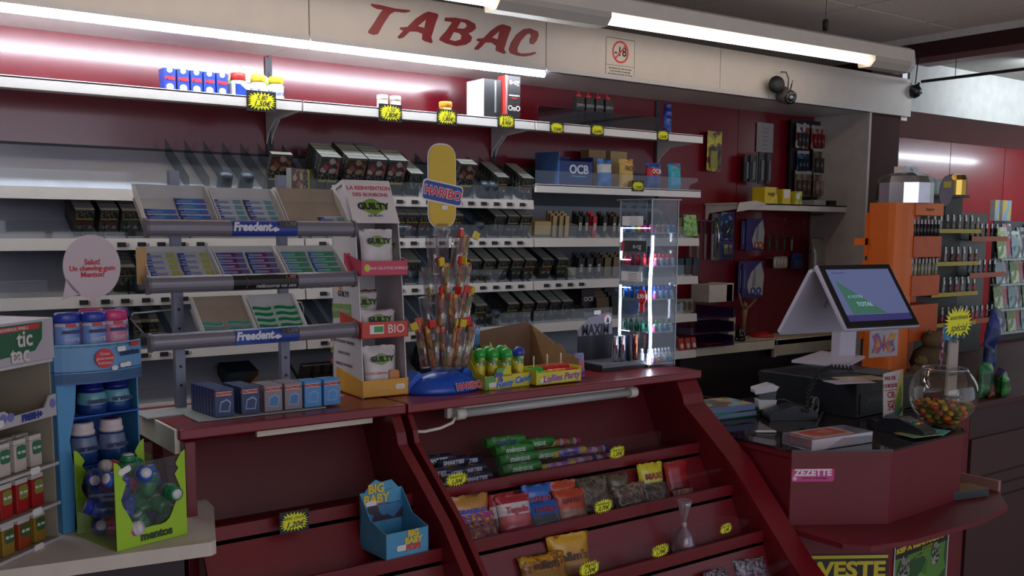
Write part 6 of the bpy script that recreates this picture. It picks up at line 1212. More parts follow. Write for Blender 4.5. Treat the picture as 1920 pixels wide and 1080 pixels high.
for xx in (W3 - .012, W3 - .135, W3 - .155): d = MB().prism(ellipse(.009, .009, 14), -.0115, -.0105).build('round_mark', M((110, 110, 170), .5), tt); d.location = (xx, 0, .292 if xx > .2 else .285)
TT = Matrix.Translation(tt.location) @ Matrix.Rotation(TR_, 4, 'Z')
def tic(x, y, z, c1, c2, lab, grp, w=.034, h=.058, rx=0, rz=0, ry=0):
    q = thing('mint_box', lab, 'mint box', TT @ Vector((x, y, z)), TR_ + rz, grp, rx, ry)
    MB().box(-w / 2, w / 2, 0, .014, 0, h * .84).build('box_body', M(c1, .3), q, .0015); MB().box(-w / 2, w / 2, 0, .014, h * .845, h).build('lid', M((196, 188, 180), .35), q, .0015)
    MB().prism(rrect(w * .76, h * .42, .006, 4, w * .06, h * .60), -.0012, -.0001).build('leaf_label', M(c2, .4), q); write('tic tac', .009, q, (w * .06, -.0016, h * .60), WHITE, bold=.0003)
for k in range(3): tic(W3 - .13 + .010 * k, .03 + .03 * k, .270 + .004 * k, (170, 166, 176), (60, 80, 130), 'pale blue mint box lying in the top tray, %s' % ORD[k], 'mint boxes in the top tray', rx=-.9, h=.06, rz=.2)
for i in range(4):
    for k in range(2): tic(W3 - .040 - .046 * i, .012 + .03 * k, .164, (190, 176, 166), (50, 110, 80), 'white mint box with a green label in the second tray, %s %s' % (ORD[i] + ' from right,', ('front', 'behind')[k]), 'green labelled mint boxes', h=.066)
for i in range(4):
    for k in range(2): tic(W3 - .040 - .046 * i, .012 + .03 * k, .079, (160, 34, 36), (130, 130, 60), 'red mint box with an olive label in the third tray, %s %s' % (ORD[i] + ' from right,', ('front', 'behind')[k]), 'red mint boxes', h=.070)
for i in range(4):
    for k in range(2): tic(W3 - .040 - .046 * i, .012 + .03 * k, .004, (150, 60, 30) if i % 2 else (140, 110, 40), (60, 90, 50), 'orange and yellow mint box in the lowest tray, %s %s' % (ORD[i] + ' from right,', ('front', 'behind')[k]), 'orange mint boxes', h=.062)
# ------------------------------------------------------------------ register counter
PL = [(2.425, 2.56), (2.425, 1.86), (2.69, 1.69), (3.15, 1.715), (3.33, 1.90), (3.64, 1.96), (3.64, 2.56)]
t = thing('register_counter', 'red faceted register counter with a glass covered top and low ledge', 'counter', (0, 0, 0))
def inset(P, d, only=None): 
    c = (3.0, 2.3); return [(c[0] + (x - c[0]) * d, c[1] + (y - c[1]) * d) for x, y in P]
REGM = M((102, 14, 24), .48, coat=0, var=.10, scale=4)
MB().prism(inset(PL, .985), .0, .875, 'z').build('body', REGM, t, .002)
MB().prism(inset(PL, .995), .875, .893, 'z').build('top_board', REGM, t, .002)
MB().prism(PL, .893, .900, 'z').build('glass_top', CLEAR((84, 66, 66), .10, .06, milk=.15), t)
led = [(2.412, 1.86), (2.412, 1.66), (2.46, 1.60), (2.62, 1.56), (3.0, 1.555), (3.20, 1.585), (3.36, 1.70), (3.37, 1.90), (3.15, 2.0), (2.6, 2.0)]
MB().prism(led, .648, .664, 'z').build('ledge', REGM, t, .003)
MB().box(3.355, 3.372, 1.70, 1.86, .640, .700).build('ledge_end', M((150, 110, 100), .5), t, .001)
rz1 = math.atan2(1.69 - 1.86, 2.69 - 2.425)
st = thing('name_sticker', 'pink sticker lettered ZEZETTE on the red register counter', 'sticker', (2.446, 1.838, .80), rz1); pz = at(1480, 892, y=1.84); pz2 = at(1570, 890, y=1.79)
pc = at(1524, 891, x=2.49); 
import mathutils
n = Vector((math.sin(rz1), -math.cos(rz1), 0)); o0 = Vector(inset([(2.425, 1.86)], .985)[0] + (0,)); ray = at(1524, 891, y=1.8) - EYE; tt_ = (o0 - EYE).dot(n) / ray.dot(n); hit = EYE + ray * tt_
st.location = hit + n * .0006; 
MB().prism(rrect(.132, .040, .006, 4), -.0006, 0).build('sticker_card', M((196, 60, 130), .5, var=.03), st); 
write('ZEZETTE', .027, st, (0, -.0016, .0075), M((228, 214, 220), .5, var=0), bold=.0014, width=.118); write('chansons et bavardages', .0085, st, (.006, -.0012, -.009), M((90, 30, 80), .5, var=0)); d = MB().prism([((.0055 if k % 2 else .008) * math.cos(PI * k / 6), (.0055 if k % 2 else .008) * math.sin(PI * k / 6)) for k in range(12)], -.0012, -.0006).build('flower_mark', M((220, 180, 200), .5), st); d.location = (-.056, 0, -.010)
# posters under the ledge
def poster(px0, py0, w, h, lab, facet, fn):
    rz = rz1 if facet == 1 else math.atan2(.025, .46); o0 = Vector((inset([(2.69, 1.69)], .985)[0]) + (0,)); n = Vector((math.sin(rz), -math.cos(rz), 0))
    ray = at(px0, py0, y=1.6) - EYE; k = (o0 - EYE).dot(n) / ray.dot(n); hit = EYE + ray * k
    q = thing('poster', lab, 'poster', hit + n * (.002), rz); fn(q, w, h); return q
def west(q, w, h):
    MB().box(0, w, -.0006, 0, -h, 0).build('sheet', M((30, 28, 26), .5), q); MB().box(0, w, -.001, -.0006, -.014, -.004).build('top_band', M((196, 180, 40), .5, var=0), q)
    Y_ = M((200, 180, 36), .5, var=0)
    write('WESTE', .070, q, (.006, -.0012, -.052), Y_, bold=.0026, ax='LEFT', width=.255); write('UNNIC', .062, q, (.055, -.0012, -.118), Y_, bold=.0026, ax='LEFT', width=.20); write('BAR & GRILL', .05, q, (.02, -.0012, -.18), Y_, bold=.002, ax='LEFT')
def kef(q, w, h):
    MB().box(0, w, -.0006, 0, -h, 0).build('sheet', MIX([(60, 110, 40), (80, 130, 50), (40, 80, 40), (96, 140, 60)], 12), q); MB().box(0, w, -.001, -.0006, -.040, -.0).build('dark_band', M((22, 24, 22), .5), q); MB().box(w - .006, w, -.0014, -.0006, -h, 0).build('white_edge', M((190, 186, 190), .5), q); MB().box(0, .006, -.0014, -.0006, -h, 0).build('white_edge', M((190, 186, 190), .5), q)
    write('KEF A REMPARLOU', .022, q, (.012, -.0014, -.016), M((200, 180, 36), .5, var=0), bold=.0014, ax='LEFT', width=.30); write('pour garder', .014, q, (.17, -.0014, -.033), M((170, 170, 40), .5, var=0), ax='LEFT', shear=.3); write('présentation', .016, q, (.13, -.0014, -.056), M((150, 160, 60), .5, var=0), ax='LEFT', shear=.3)
    for k, (x, z, r) in enumerate(((.06, -.085, .040), (.26, -.07, .03))): d = MB().prism(ellipse(r, r * 1.3, 18), -.0013, -.0006).build('figure_print', MIX([(50, 60, 50), (120, 130, 110), (30, 40, 34), (150, 150, 140)], 90), q); d.location = (x, 0, z)
poster(1509, 1040, .262, .30, 'yellow on black poster lettered WESTE under the counter ledge', 1, west)
poster(1676, 1028, .345, .30, 'green photo poster beside the yellow lettered one under the ledge', 2, kef)
bx('brown_book', 'brown and dark blue carton lying on the right end of the low ledge', 'box', at(1840, 935, z=.664 + .001) + Vector((-.03, .02, 0)), .16, .09, .028, [M((52, 56, 62), .5), M((60, 60, 56), .5), M((128, 104, 54), .6)], rz=-.25)
# dark counter running on to the right
b = MB().box(0, 3.2, 0, 1.0, 0, .88)
t = thing('side_counter', 'dark red brown counter running right beyond the register', 'counter', (3.66, 1.98, 0)); b.build('body', M((56, 30, 32), .5), t); MB().box(-.01, 3.2, -.02, 1.03, .88, .905).build('counter_top', M((66, 26, 30), .6), t, .003)
MB().box(.0, 3.2, -.012, 0, .0, .76).build('front_cladding', M((66, 36, 38), .5), t)
for k in range(3): MB().box(.0, 3.2, -.016, -.011, .60 - .05 * k, .606 - .05 * k).build('groove', M((30, 16, 18), .6), t)

ZC = .9008
def rc(px, py, z=None): return at(px, py, z=ZC if z is None else z)
# cash drawer / black machine under the screen
t = thing('cash_drawer', 'black cash drawer under the white register screen', 'cash drawer', (3.02, 2.05, ZC), .04); MB().box(0, .42, 0, .42, 0, .125).build('housing', M((20, 22, 28), .45), t, .003); MB().box(.02, .40, -.003, 0, .012, .085).build('drawer_front', M((14, 15, 18), .4), t, .001); MB().box(.06, .16, -.004, -.003, .05, .068).build('grey_label', M((60, 62, 72), .5), t)
ZD = ZC + .1255
# register with two screens
s = thing('register_screen', 'white point of sale terminal with two tilted screens', 'cash register', (3.034, 2.109, 1.215), -math.radians(9.7)); WP = M((196, 190, 204), .4, var=.02); w, h = .36, .27; ti = -math.radians(36)
T0 = TR(rx=ti)
MB().box(-.004, w + .004, .004, .022, -.004, h + .004, T=T0).build('screen_shell', WP, s, .004); MB().box(0, w, 0, .006, 0, h, T=T0).build('bezel', M((14, 15, 18), .25), s, .002)
# screen with a soft blue picture
sm = bpy.data.materials.new('lit_screen'); sm.use_nodes = True; nt = sm.node_tree; bs = nt.nodes['Principled BSDF']; bs.inputs['Roughness'].default_value = .25
def em(rgb, e): 
    m_ = M(rgb, .25, emit=e); return m_
MB().box(.024, w - .022, -.0012, .0, .052, h - .022, T=T0).build('screen_picture', em((90, 98, 135), .40), s); MB().box(.024, w - .022, -.0016, .0, .026, .052, T=T0).build('screen_footer', em((56, 52, 104), .36), s)
MB().prism([(.045, .200), (.058, .055), (.225, .055)], -.0018, -.0010, 'y', T=T0).build('green_triangle', em((60, 104, 88), .36), s)
o = write('A VOTRE', .018, s, T0 @ Vector((.105, -.0024, .128)), em((110, 140, 150), .55), rot=(PI / 2 + ti, 0, 0)); o = write('TOTAL', .024, s, T0 @ Vector((.135, -.0024, .095)), em((120, 150, 160), .55), rot=(PI / 2 + ti, 0, 0), bold=.0006); write('caisse ouverte', .011, s, T0 @ Vector((.075, -.0022, .232)), em((60, 66, 100), .5), rot=(PI / 2 + ti, 0, 0))
# second screen turned to the clerk (back seen)
topc = T0 @ Vector((0, .022, h)); T1 = Matrix.Translation((0, topc.y + .012, topc.z - .012)) @ Matrix.Rotation(math.radians(33), 4, 'X')
MB().prism(rrect(.35, .30, .012, 4, .175, -.15), 0, .016, 'y', T=T1).build('rear_shell', WP, s, .003); MB().prism(rrect(.33, .28, .006, 3, .175, -.15), .016, .019, 'y', T=T1).build('rear_glass', BLACK, s)
MB().box(.16, .20, -.012, 0.0, -.17, -.13, T=T1).build('joint_block', WP, s, .003); MB().prism(ellipse(.004, .003, 10, .12, -.09), -.001, 0, 'y', T=T1).build('screw_hole', DGREY, s)
si = s.matrix_basis.inverted() if False else (Matrix.Translation((3.034, 2.109, 1.215)) @ Matrix.Rotation(-math.radians(9.7), 4, 'Z')).inverted()
def loc_(p): return si @ Vector(p)
fa = loc_(at(1600, 668, z=ZD + .01)); 
zb = ZD - 1.215
MB().prism([(fa.x - .055, fa.y + .02), (fa.x + .015, fa.y + .0), (fa.x + .020, fa.y + .07), (fa.x - .050, fa.y + .08)], zb + .004, .06, 'z').build('stand_column', WP, s, .006)
MB().prism([(0, 0), (.10, 0), (.10, .012), (.02, .012)], 0, .05, 'x', T=Matrix.Translation((fa.x - .03, fa.y - .0, .03))).build('cable_cover', BLACK, s)
fp = [loc_(at(px, py, z=ZD)) for px, py in ((1484, 680), (1588, 690), (1622, 672), (1540, 662))]
MB().prism([(p.x, p.y) for p in fp], zb, zb + .010, 'z').build('foot_plate', WP, s, .002)
# handheld scanner on its stand
p = rc(1434, 776); s = thing('barcode_scanner', 'white hand scanner standing behind the black card terminal', 'scanner', (p.x, p.y, ZC), -.6); WS = M((196, 192, 194), .35, var=.02)
MB().box(-.035, .035, -.03, .03, 0, .02).build('stand_base', BLACK, s, .005); MB().prism([(-.028, .02), (.028, .02), (.034, .055), (-.034, .055)], -.028, .022, 'y').build('lower_body', WS, s, .006)
MB().prism([(-.026, .055), (.03, .055), (.034, .088), (-.032, .08)], -.022, .018, 'y').build('grey_window', M((58, 60, 60), .3), s, .003)
MB().prism([(-.046, .075), (.030, .088), (.040, .104), (.010, .112), (-.048, .095)], -.032, .028, 'y').build('head', WS, s, .007)
MB().tube([(.03, 0, .05), (.07, 0, .052), (.12, .0, .03), (.16, .01, .004), (.22, .05, .004)], .0035, 8).build('cable', DGREY, s)
# card terminals
def terminal(px, py, rz, lab, keys=False, rx=.12, sc=1):
    p = rc(px, py); q = thing('card_terminal', lab, 'card terminal', (p.x, p.y, ZC), rz); TM2 = M((24, 28, 34), .35)
    MB().prism([(-.085, 0), (.085, 0), (.090, .020), (.060, .045), (.0, .052), (-.07, .030), (-.09, .018)], -.037, .037, 'y').build('body', TM2, q, .006)
    MB().box(.02, .06, -.022, .022, .046, .052, T=TR(ry=.25)).build('display', M((90, 96, 104), .3), q)
    if keys:
        for k, c in enumerate(((180, 40, 40), (200, 170, 40), (40, 140, 60))): MB().box(-.050 + .0, -.040, -.028 + .019 * k, -.014 + .019 * k, .034, .041).build('colored_key', M(c, .4), q)
        for r in range(3):
            for k in range(3): MB().box(-.034 + .017 * r, -.023 + .017 * r, -.026 + .019 * k, -.013 + .019 * k, .040, .047).build('grey_key', M((90, 94, 110), .4), q)
    return q
terminal(1480, 785, -.5, 'black card payment terminal below the white hand scanner'); terminal(1695, 812, 1.6, 'black keypad terminal with red, yellow and green keys at the counter edge', True)
solo(MB().prism([(-.06, 0), (.06, 0), (.05, .018), (.0, .026), (-.05, .018)], -.03, .03, 'y'), 'black_mouse', BLACK, 'flat black holder between the clear case and the keypad terminal', 'holder', rc(1652, 800), .9, bevel=.006)
# coiled cord and cables
pts = []
path = [rc(1512, 775, ZC + .03), rc(1518, 730, ZC + .10), rc(1535, 700, ZC + .135), rc(1560, 688, ZD + .02), rc(1600, 690, ZD + .012)]
path = [Vector(p) for p in path]
for seg in range(len(path) - 1):
    for k in range(40):
        u = k / 40; p = path[seg].lerp(path[seg + 1], u); a = (seg * 40 + k) * .9; pts.append(p + Vector((math.cos(a), math.sin(a) * .5, math.sin(a))) * .008)
solo(MB().tube([p - path[0] for p in pts], .0028, 6), 'coiled_cord', BLACK, 'black coiled cord hanging over the cash drawer', 'cord', path[0])
c0 = rc(1520, 790); cp = [rc(*q, z=ZC + .004) for q in ((1478, 735), (1510, 745), (1545, 770), (1530, 800), (1560, 812), (1600, 815))]
solo(MB().tube([Vector(p) - cp[0] for p in cp], .0035, 8), 'grey_cable', DGREY, 'grey cable lying on the glass counter top', 'cable', cp[0])
q0 = rc(1525, 750, ZC + .05); solo(MB().tube([(.022 * math.cos(a) , .012 * math.sin(a * .3), .03 + .03 * math.sin(a)) for a in [k * .4 for k in range(48)]], .003, 6), 'cable_loop', M((110, 104, 100), .5), 'looped grey cable standing by the cash drawer', 'cable', q0 - Vector((0, 0, .05)))
# books and folders at the left end
bk = rc(1355, 785); 
for k, (w, d, h_, cf, cs_, ct, nm, dz, rz) in enumerate(((.30, .17, .004, (50, 110, 104), (50, 110, 104), (50, 120, 112), 'teal green folder lying lowest under the books', 0, -.10), (.24, .16, .014, (110, 128, 150), (60, 60, 60), (120, 120, 120), 'grey blue paperback, lower of the stack', .0045, -.12),
        (.27, .14, .004, (60, 130, 124), (60, 130, 124), (70, 150, 140), 'turquoise paper sticking out between the books', .019, .12), (.23, .15, .022, (100, 118, 156), (40, 50, 60), (150, 130, 110), 'thick paperback with a brown illustrated cover, topmost of the stack', .0235, -.10))):
    mats = [M(cf, .5), M(cs_, .5), MIX([(176, 156, 120), (120, 96, 80), (150, 170, 170), (90, 110, 110)], 22) if k == 3 else M(ct, .5)]
    q = bx('book' if k in (1, 3) else 'folder', nm, 'book' if k in (1, 3) else 'folder', (bk.x + .02, bk.y - .02, ZC + dz), w, d, h_, mats, rz=rz)
bx('phone_case', 'small white clip lying on the glass counter', 'clip', rc(1437, 812), .07, .018, .006, [WHITE], rz=-.6, bevel=.003)
# clear case of red cards
p = rc(1565, 838); q = thing('card_case', 'clear plastic case holding red cards at the front of the glass counter', 'case', (p.x + .02, p.y - .015, ZC), -.10)
MB().box(-.135, .135, 0, .12, 0, .036).build('clear_case', CLEAR((225, 222, 235), .22, .08, milk=.12), q, .002); MB().box(-.11, .06, .012, .11, .004, .035).build('red_cards', M((150, 60, 50), .5, var=.2, scale=30), q); MB().box(-.112, .062, .010, .112, .0355, .0368).build('top_card', M((176, 130, 120), .5), q); MB().box(-.095, .045, .022, .10, .0368, .0374).build('red_picture', MIX([(170, 60, 46), (150, 70, 50), (180, 100, 70)], 25), q)
# cheque notice
p = rc(1672, 787); q = thing('notice_card', 'upright paper notice reading PAS DE CHEQUE CB on the counter', 'notice', (p.x - .02, p.y - .02, ZC), -.12, rx=-.12); PM = M((196, 186, 182), .6, var=.03)
MB().prism([(-.052, 0), (.045, 0), (.062, .178), (-.040, .168)], 0, .0012).build('sheet', PM, q); MB().prism([(.012, .04), (.046, .0), (.062, .178), (.050, .17), (.005, .07)], -.0008, 0).build('yellow_flash', M((190, 170, 90), .5), q); MB().prism([(.005, .03), (.03, .02), (.05, .09), (.045, .13), (.015, .07)], -.0012, -.0006).build('green_flash', M((96, 130, 60), .5), q)
for s_, sz, z in (('PAS DE', .018, .150), ('CHEQUE', .018, .124), ('CB', .030, .092), ('à partir de', .009, .070), ('5€', .034, .050)): write(s_, sz, q, (-.008, -.0016, z), M((150, 30, 70), .5, var=0), bold=.0003)
MB().box(-.042, .03, -.0014, -.0006, .108, .110).build('print_line', M((150, 30, 70), .5), q); MB().tube([(-.07, -.012, .004), (-.06, -.012, .016), (.01, -.014, .022), (.04, -.014, .045), (.036, -.013, .048), (.01, -.012, .030), (-.05, -.010, .022)], .003, 8).build('teal_clip', M((40, 100, 96), .35), q)
# leaflets
for k, (px, py, z, w, d, c, nm, rz, ct) in enumerate(((1665, 700, ZD, .20, .15, (40, 96, 96), 'teal leaflet lying on the cash drawer behind the notice', .1, None), (1630, 715, ZD, .22, .12, (180, 166, 170), 'white and yellow leaflet fanned on the cash drawer', -.3, [(190, 180, 176), (180, 160, 90), (170, 150, 160)]), (1605, 722, ZD, .2, .10, (170, 160, 166), 'pinkish leaflet at the front edge of the cash drawer', -.35, None),
        (1740, 822, ZC, .16, .10, (100, 140, 100), 'green and orange card lying at the right counter edge', -.2, [(110, 140, 90), (180, 110, 50), (150, 170, 120)]), (1775, 815, ZC, .12, .08, (90, 160, 150), 'mint green card at the right counter edge', .3, None), (1745, 800, ZC, .20, .12, (40, 46, 60), 'dark mat under the fish bowl', .1, None))):
    p = rc(px, py, z + .001); zz = z + .0004 + .0025 * k if k < 3 else z + .0004 + .002 * (6 - k)
    bx('leaflet', nm, 'leaflet', (p.x, p.y, zz), w * .8, d * .8, .0022, [M(c, .4), M(c, .4), MIX(ct, 18) if ct else M(c, .4)], rz=rz, bevel=0)
# butterfly card
p = at(1655, 672, z=ZD); q = thing('butterfly_card', 'white card with a multicolored butterfly standing behind the register', 'card', (p.x + .05, p.y + .03, ZD), -.1)
MB().box(-.09, .09, 0, .002, 0, .115).build('card', M((176, 170, 178), .5), q); b_ = [MIX([(190, 150, 60), (170, 70, 120), (110, 80, 150), (190, 110, 50), (130, 150, 60)], 50)]
for sx in (-1, 1): MB().prism([(sx * .005, .05), (sx * .04, .105), (sx * .078, .095), (sx * .06, .06), (sx * .075, .02), (sx * .035, .015), (sx * .005, .045)], -.001, 0).build('wing_print', b_, q)
MB().prism(ellipse(.006, .036, 14, 0, .058), -.0015, 0).build('body_print', M((180, 60, 50), .4), q)
# fish bowl with sweets
r_ = .112; p = at(1788, 806, z=ZC) + Vector((.03, .0, 0)); fbw = thing('fish_bowl', 'round clear bowl tilted open, holding orange, yellow and green sweets', 'bowl', (p.x, p.y + .06, ZC)); BC = CLEAR((240, 238, 232), .10, .03)
prof = [(.001, 0)] + [(r_ * math.sin(a), r_ * .99 - r_ * math.cos(a)) for a in [.35 + (2.45 - .35) * k / 16 for k in range(17)]]
MB().lathe(prof, n=36).build('glass_bowl', BC, fbw); rr = r_ * math.sin(2.45); MB().tube([(rr * math.cos(a), rr * math.sin(a), r_ * .99 - r_ * math.cos(2.45)) for a in [2 * PI * k / 32 for k in range(33)]], .003, 8).build('bowl_rim', CLEAR((210, 210, 215), .3, .05, milk=.1), fbw)
rnd = random.Random(21); SW = [M((210, 120, 30), .35), M((200, 160, 30), .35), M((70, 90, 30), .35), M((120, 110, 30), .35), M((180, 60, 40), .35)]
n_ = 0
for lay in range(4):
    z = .020 + .018 * lay; R_ = math.sqrt(max(0, r_ ** 2 - (r_ - z) ** 2)) - .020
    for ring in (R_, R_ * .45):
        for k in range(max(3, int(2 * PI * ring / .030))):
            a = k * 2 * PI / max(3, int(2 * PI * ring / .030)) + lay; n_ += 1
            q = solo(MB().tube([(-.013, 0, 0), (-.008, 0, 0), (0, 0, .001), (.008, 0, 0), (.013, 0, 0)], [.004, .0085, .0095, .0085, .004], 8), 'bowl_sweet', SW[(n_ * 7) % 5], '%s sweet among the wrapped sweets in the fish bowl' % ('orange', 'yellow', 'dark green', 'olive', 'red')[(n_ * 7) % 5], 'sweet', (p.x + ring * math.cos(a), p.y + .06 + ring * math.sin(a), ZC + z), rnd.uniform(0, 3), '%s sweets in the fish bowl' % ('orange', 'yellow', 'dark green', 'olive', 'red')[(n_ * 7) % 5], rx=rnd.uniform(-.6, .6))
# paper bag strip, blue header and star
q = thing('bag_header', 'blue card header on a tall paper sleeve standing in the fish bowl', 'paper sleeve', (p.x + .035, p.y + .055, ZC + .105)); MB().prism([(-.032, 0), (.030, 0), (.026, .19), (-.026, .19)], -.004, .004).build('paper_sleeve', M((160, 150, 140), .6), q, .001); MB().box(-.055, .055, -.006, .006, .19, .245).build('blue_header', M((70, 140, 190), .45), q, .001)
write('01.06.23', .014, q, (.0, -.0046, .07), DGREY); write('bonbons', .018, q, (.0, -.0066, .218), M((40, 90, 140), .5, var=0))
ps = at(1798, 606, y=p.y + .04); price_star((ps.x, p.y + .042, ps.z), .150, 'large yellow starburst card above the blue header at the fish bowl', ('assortiment', 'spécial', '6,-€'), dark=False, hscale=1.05)

# ------------------------------------------------------------------ lighter towers at the right
ORM = M((216, 104, 22), .45, var=.05, scale=6); ORD2 = M((190, 80, 20), .5)
def lighter(loc, c, lab, grp, h=.068, r=.0092):
    q = thing('lighter', lab, 'lighter', loc, group=grp); MB().lathe([(r, 0), (r, h * .72)], n=10, T=Matrix.Diagonal((1, .6, 1, 1))).build('lighter_body', M(c, .3), q); MB().box(-r * .8, r * .8, -r * .4, r * .4, h * .72, h).build('metal_cap', M((150, 150, 152), .3, .8), q)
a0 = at(1668, 380, y=2.60); a1 = at(1746, 380, y=2.60); zb = .906; LX = a0.x; zt = a0.z
q = thing('lighter_tower', 'orange card tower with lighter trays and a silver dome', 'display tower', (LX, 2.60, zb)); W4 = a1.x - a0.x; H4 = zt - zb
arc = [(.0, .03)] + [(W4 * .20 * (1 - math.cos(PI / 2 * k / 6)), -.055 * math.sin(PI / 2 * k / 6)) for k in range(7)]
MB().prism(arc + [(W4 * .34, -.055), (W4 * .34, .10), (0, .10)], 0, H4, 'z').build('column_card', ORM, q)
MB().box(W4 * .34, W4, .05, .10, 0, H4).build('back_card', ORD2, q)
for pts in ([(-.03, H4 - .62), (0, H4 - .62), (0, H4 - .26), (-.03, H4 - .26)], [(-.02, H4 - .24), (0, H4 - .24), (0, H4 - .045), (-.02, H4 - .045)], [(-.10, H4 - .19), (0, H4 - .19), (0, H4 - .16), (-.10, H4 - .16)]): MB().prism(pts, .10, .104).build('side_wing', ORM, q)
zf = lambda py: at(1715, py, y=2.545).z - zb
for k, (pa_, pb_) in enumerate(((380, 404), (443, 483), (517, 556), (572, 640))): MB().box(W4 * .34, W4 + .008, -.060, .05, zf(pb_), zf(pa_)).build('orange_shelf', ORM if k == 0 else ORD2, q, .002)
write('briquets', .020, q, (W4 * .68, -.0615, (zf(380) + zf(404)) / 2), M((120, 60, 20), .5, var=0), shear=.3)
for k, pb_ in enumerate((443, 517)):
    for j in range(8): lighter((LX + W4 * .34 + .016 + j * (W4 * .60) / 7, 2.60 - .045, zb + zf(pb_) + .0006), (24, 26, 34) if k == 0 else ((150, 150, 120), (170, 165, 150), (120, 130, 60), (150, 160, 150))[j % 4], '%s lighter on the %s shelf of the orange tower, %s from left' % (('dark', 'pale')[k], ('upper', 'lower')[k], ORD[j]), '%s lighters in the orange tower' % ('dark', 'pale')[k], h=.075)
MB().lathe([(W4 * .37, H4), (W4 * .37, H4 + .09), (W4 * .33, H4 + .12), (W4 * .2, H4 + .135), (0, H4 + .136)], (W4 * .44, .02, 0), 12, T=Matrix.Diagonal((1, 1, 1, 1)), smooth=False).build('silver_dome', M((190, 190, 196), .16, 1), q)
bx('white_box', 'small white box on top of the silver dome', 'box', (LX + W4 * .48, 2.60, zb + H4 + .137), .09, .06, .028, [M((205, 210, 212), .4), WHITE, WHITE], text='Elfe', tsize=.016, tmat=M((90, 170, 190), .5, var=0))
# second tower with yellow shelves
c0 = at(1740, 400, y=2.75); c1 = at(1825, 400, y=2.75); LX2 = c0.x; W5 = c1.x - c0.x
q = thing('lighter_rack', 'black lighter rack with yellow shelf lips beside the orange tower', 'display rack', (LX2, 2.75, zb)); H5 = at(1790, 370, y=2.75).z - zb
MB().box(0, W5, .06, .075, 0, H5).build('back_panel', BLACK, q); MB().box(W5 * .1, W5 * .9, .0, .075, H5, H5 + .012).build('top_board', BLACK, q)
YL_ = M((180, 160, 40), .5); CO = [[(130, 120, 110), (160, 150, 140), (90, 80, 70)], [(90, 40, 46), (150, 60, 60), (160, 150, 150)], [(70, 50, 50), (170, 50, 60), (150, 150, 150)], [(190, 50, 60), (180, 60, 60), (150, 40, 44)]]
for k in range(4):
    zl_ = at(1790, (432, 493, 550, 606)[k], y=2.71).z - zb
    MB().box(-.005, W5 + .005, -.045, .06, zl_ - .012, zl_ - .009).build('shelf_board', BLACK, q); MB().box(-.005, W5 + .005, -.048, -.045, zl_ - .014, zl_ + .006).build('yellow_lip', YL_, q)
    for j in range(8):
        for r_2 in range(2): lighter((LX2 + .012 + j * (W5 - .02) / 7, 2.75 - .030 + r_2 * .035, zb + zl_ - .0085 + .012 * r_2), CO[k][(j + r_2) % 3], 'lighter in the black rack, %s shelf, %s row, %s from left' % (ORD[k], ('front', 'back')[r_2], ORD[j]), 'lighters on the %s shelf of the black rack' % ORD[k], h=.075, r=.0095)
        if k: MB().box(.005, W5 - .005, -.002, .05, zl_ - .009, zl_ + .002) if False else None
MB().lathe([(.052, 0), (.052, .075), (.044, .10), (.02, .107), (0, .108)], (W5 * .66, .02, H5 + .012), 12, smooth=False).build('gold_dome', M((176, 146, 70), .18, 1), q)
# oval grey sign
p = at(1775, 358, y=2.66); q = thing('oval_sign', 'tall grey oval card sign with a yellow label above the lighter racks', 'card sign', (p.x, 2.66, p.z), -.3); MB().prism([(.042 * math.cos(a), .075 * math.sin(a)) for a in [2 * PI * k / 36 for k in range(36)]], 0, .003, T=TR(ry=.12)).build('oval_card', M((110, 100, 112), .5), q); MB().box(-.022, .026, -.001, 0, .015, .045).build('yellow_label', M((180, 160, 50), .5), q); MB().tube([(0, .002, -.07), (0, .002, p.z * 0 - .14)], .004).build('sign_stem', DGREY, q)
# third rack: black with orange lips, pen boxes
d0 = at(1810, 420, y=2.80); d1 = at(1868, 420, y=2.80); q = thing('pen_rack', 'black rack with orange shelf lips at the right of the yellow lipped one', 'display rack', (d0.x, 2.80, zb)); W6 = d1.x - d0.x; H6 = d0.z - zb + .06
MB().box(0, W6 + .02, .06, .07, 0, H6).build('back_panel', M((24, 22, 24), .4), q)
for k in range(3):
    zl_ = at(1840, (447, 515, 531)[k] if k < 2 else 600, y=2.76).z - zb
    MB().box(-.005, W6 + .04, -.04, .06, zl_ - .012, zl_ - .009).build('shelf_board', BLACK, q); MB().box(-.005, W6 + .05, -.044, -.040, zl_ - .016, zl_ + .010).build('orange_lip', M((170, 80, 40), .5), q)
    cl = [[(34, 24, 26)] * 6, [(60, 90, 120), (80, 60, 60), (60, 90, 130), (90, 84, 80), (60, 50, 56), (50, 60, 70)], [(130, 120, 130), (180, 60, 100), (190, 70, 110), (110, 110, 130), (150, 50, 80), (60, 50, 56)]][k]
    for j in range(6): lighter((d0.x + .012 + j * (W6 - .0) / 6, 2.80 - .025, zb + zl_ - .0085), cl[j], 'slim case in the orange lipped rack, %s shelf, %s from left' % (ORD[k], ORD[j]), 'slim cases on the %s shelf of the orange lipped rack' % ORD[k], h=.085, r=.010)
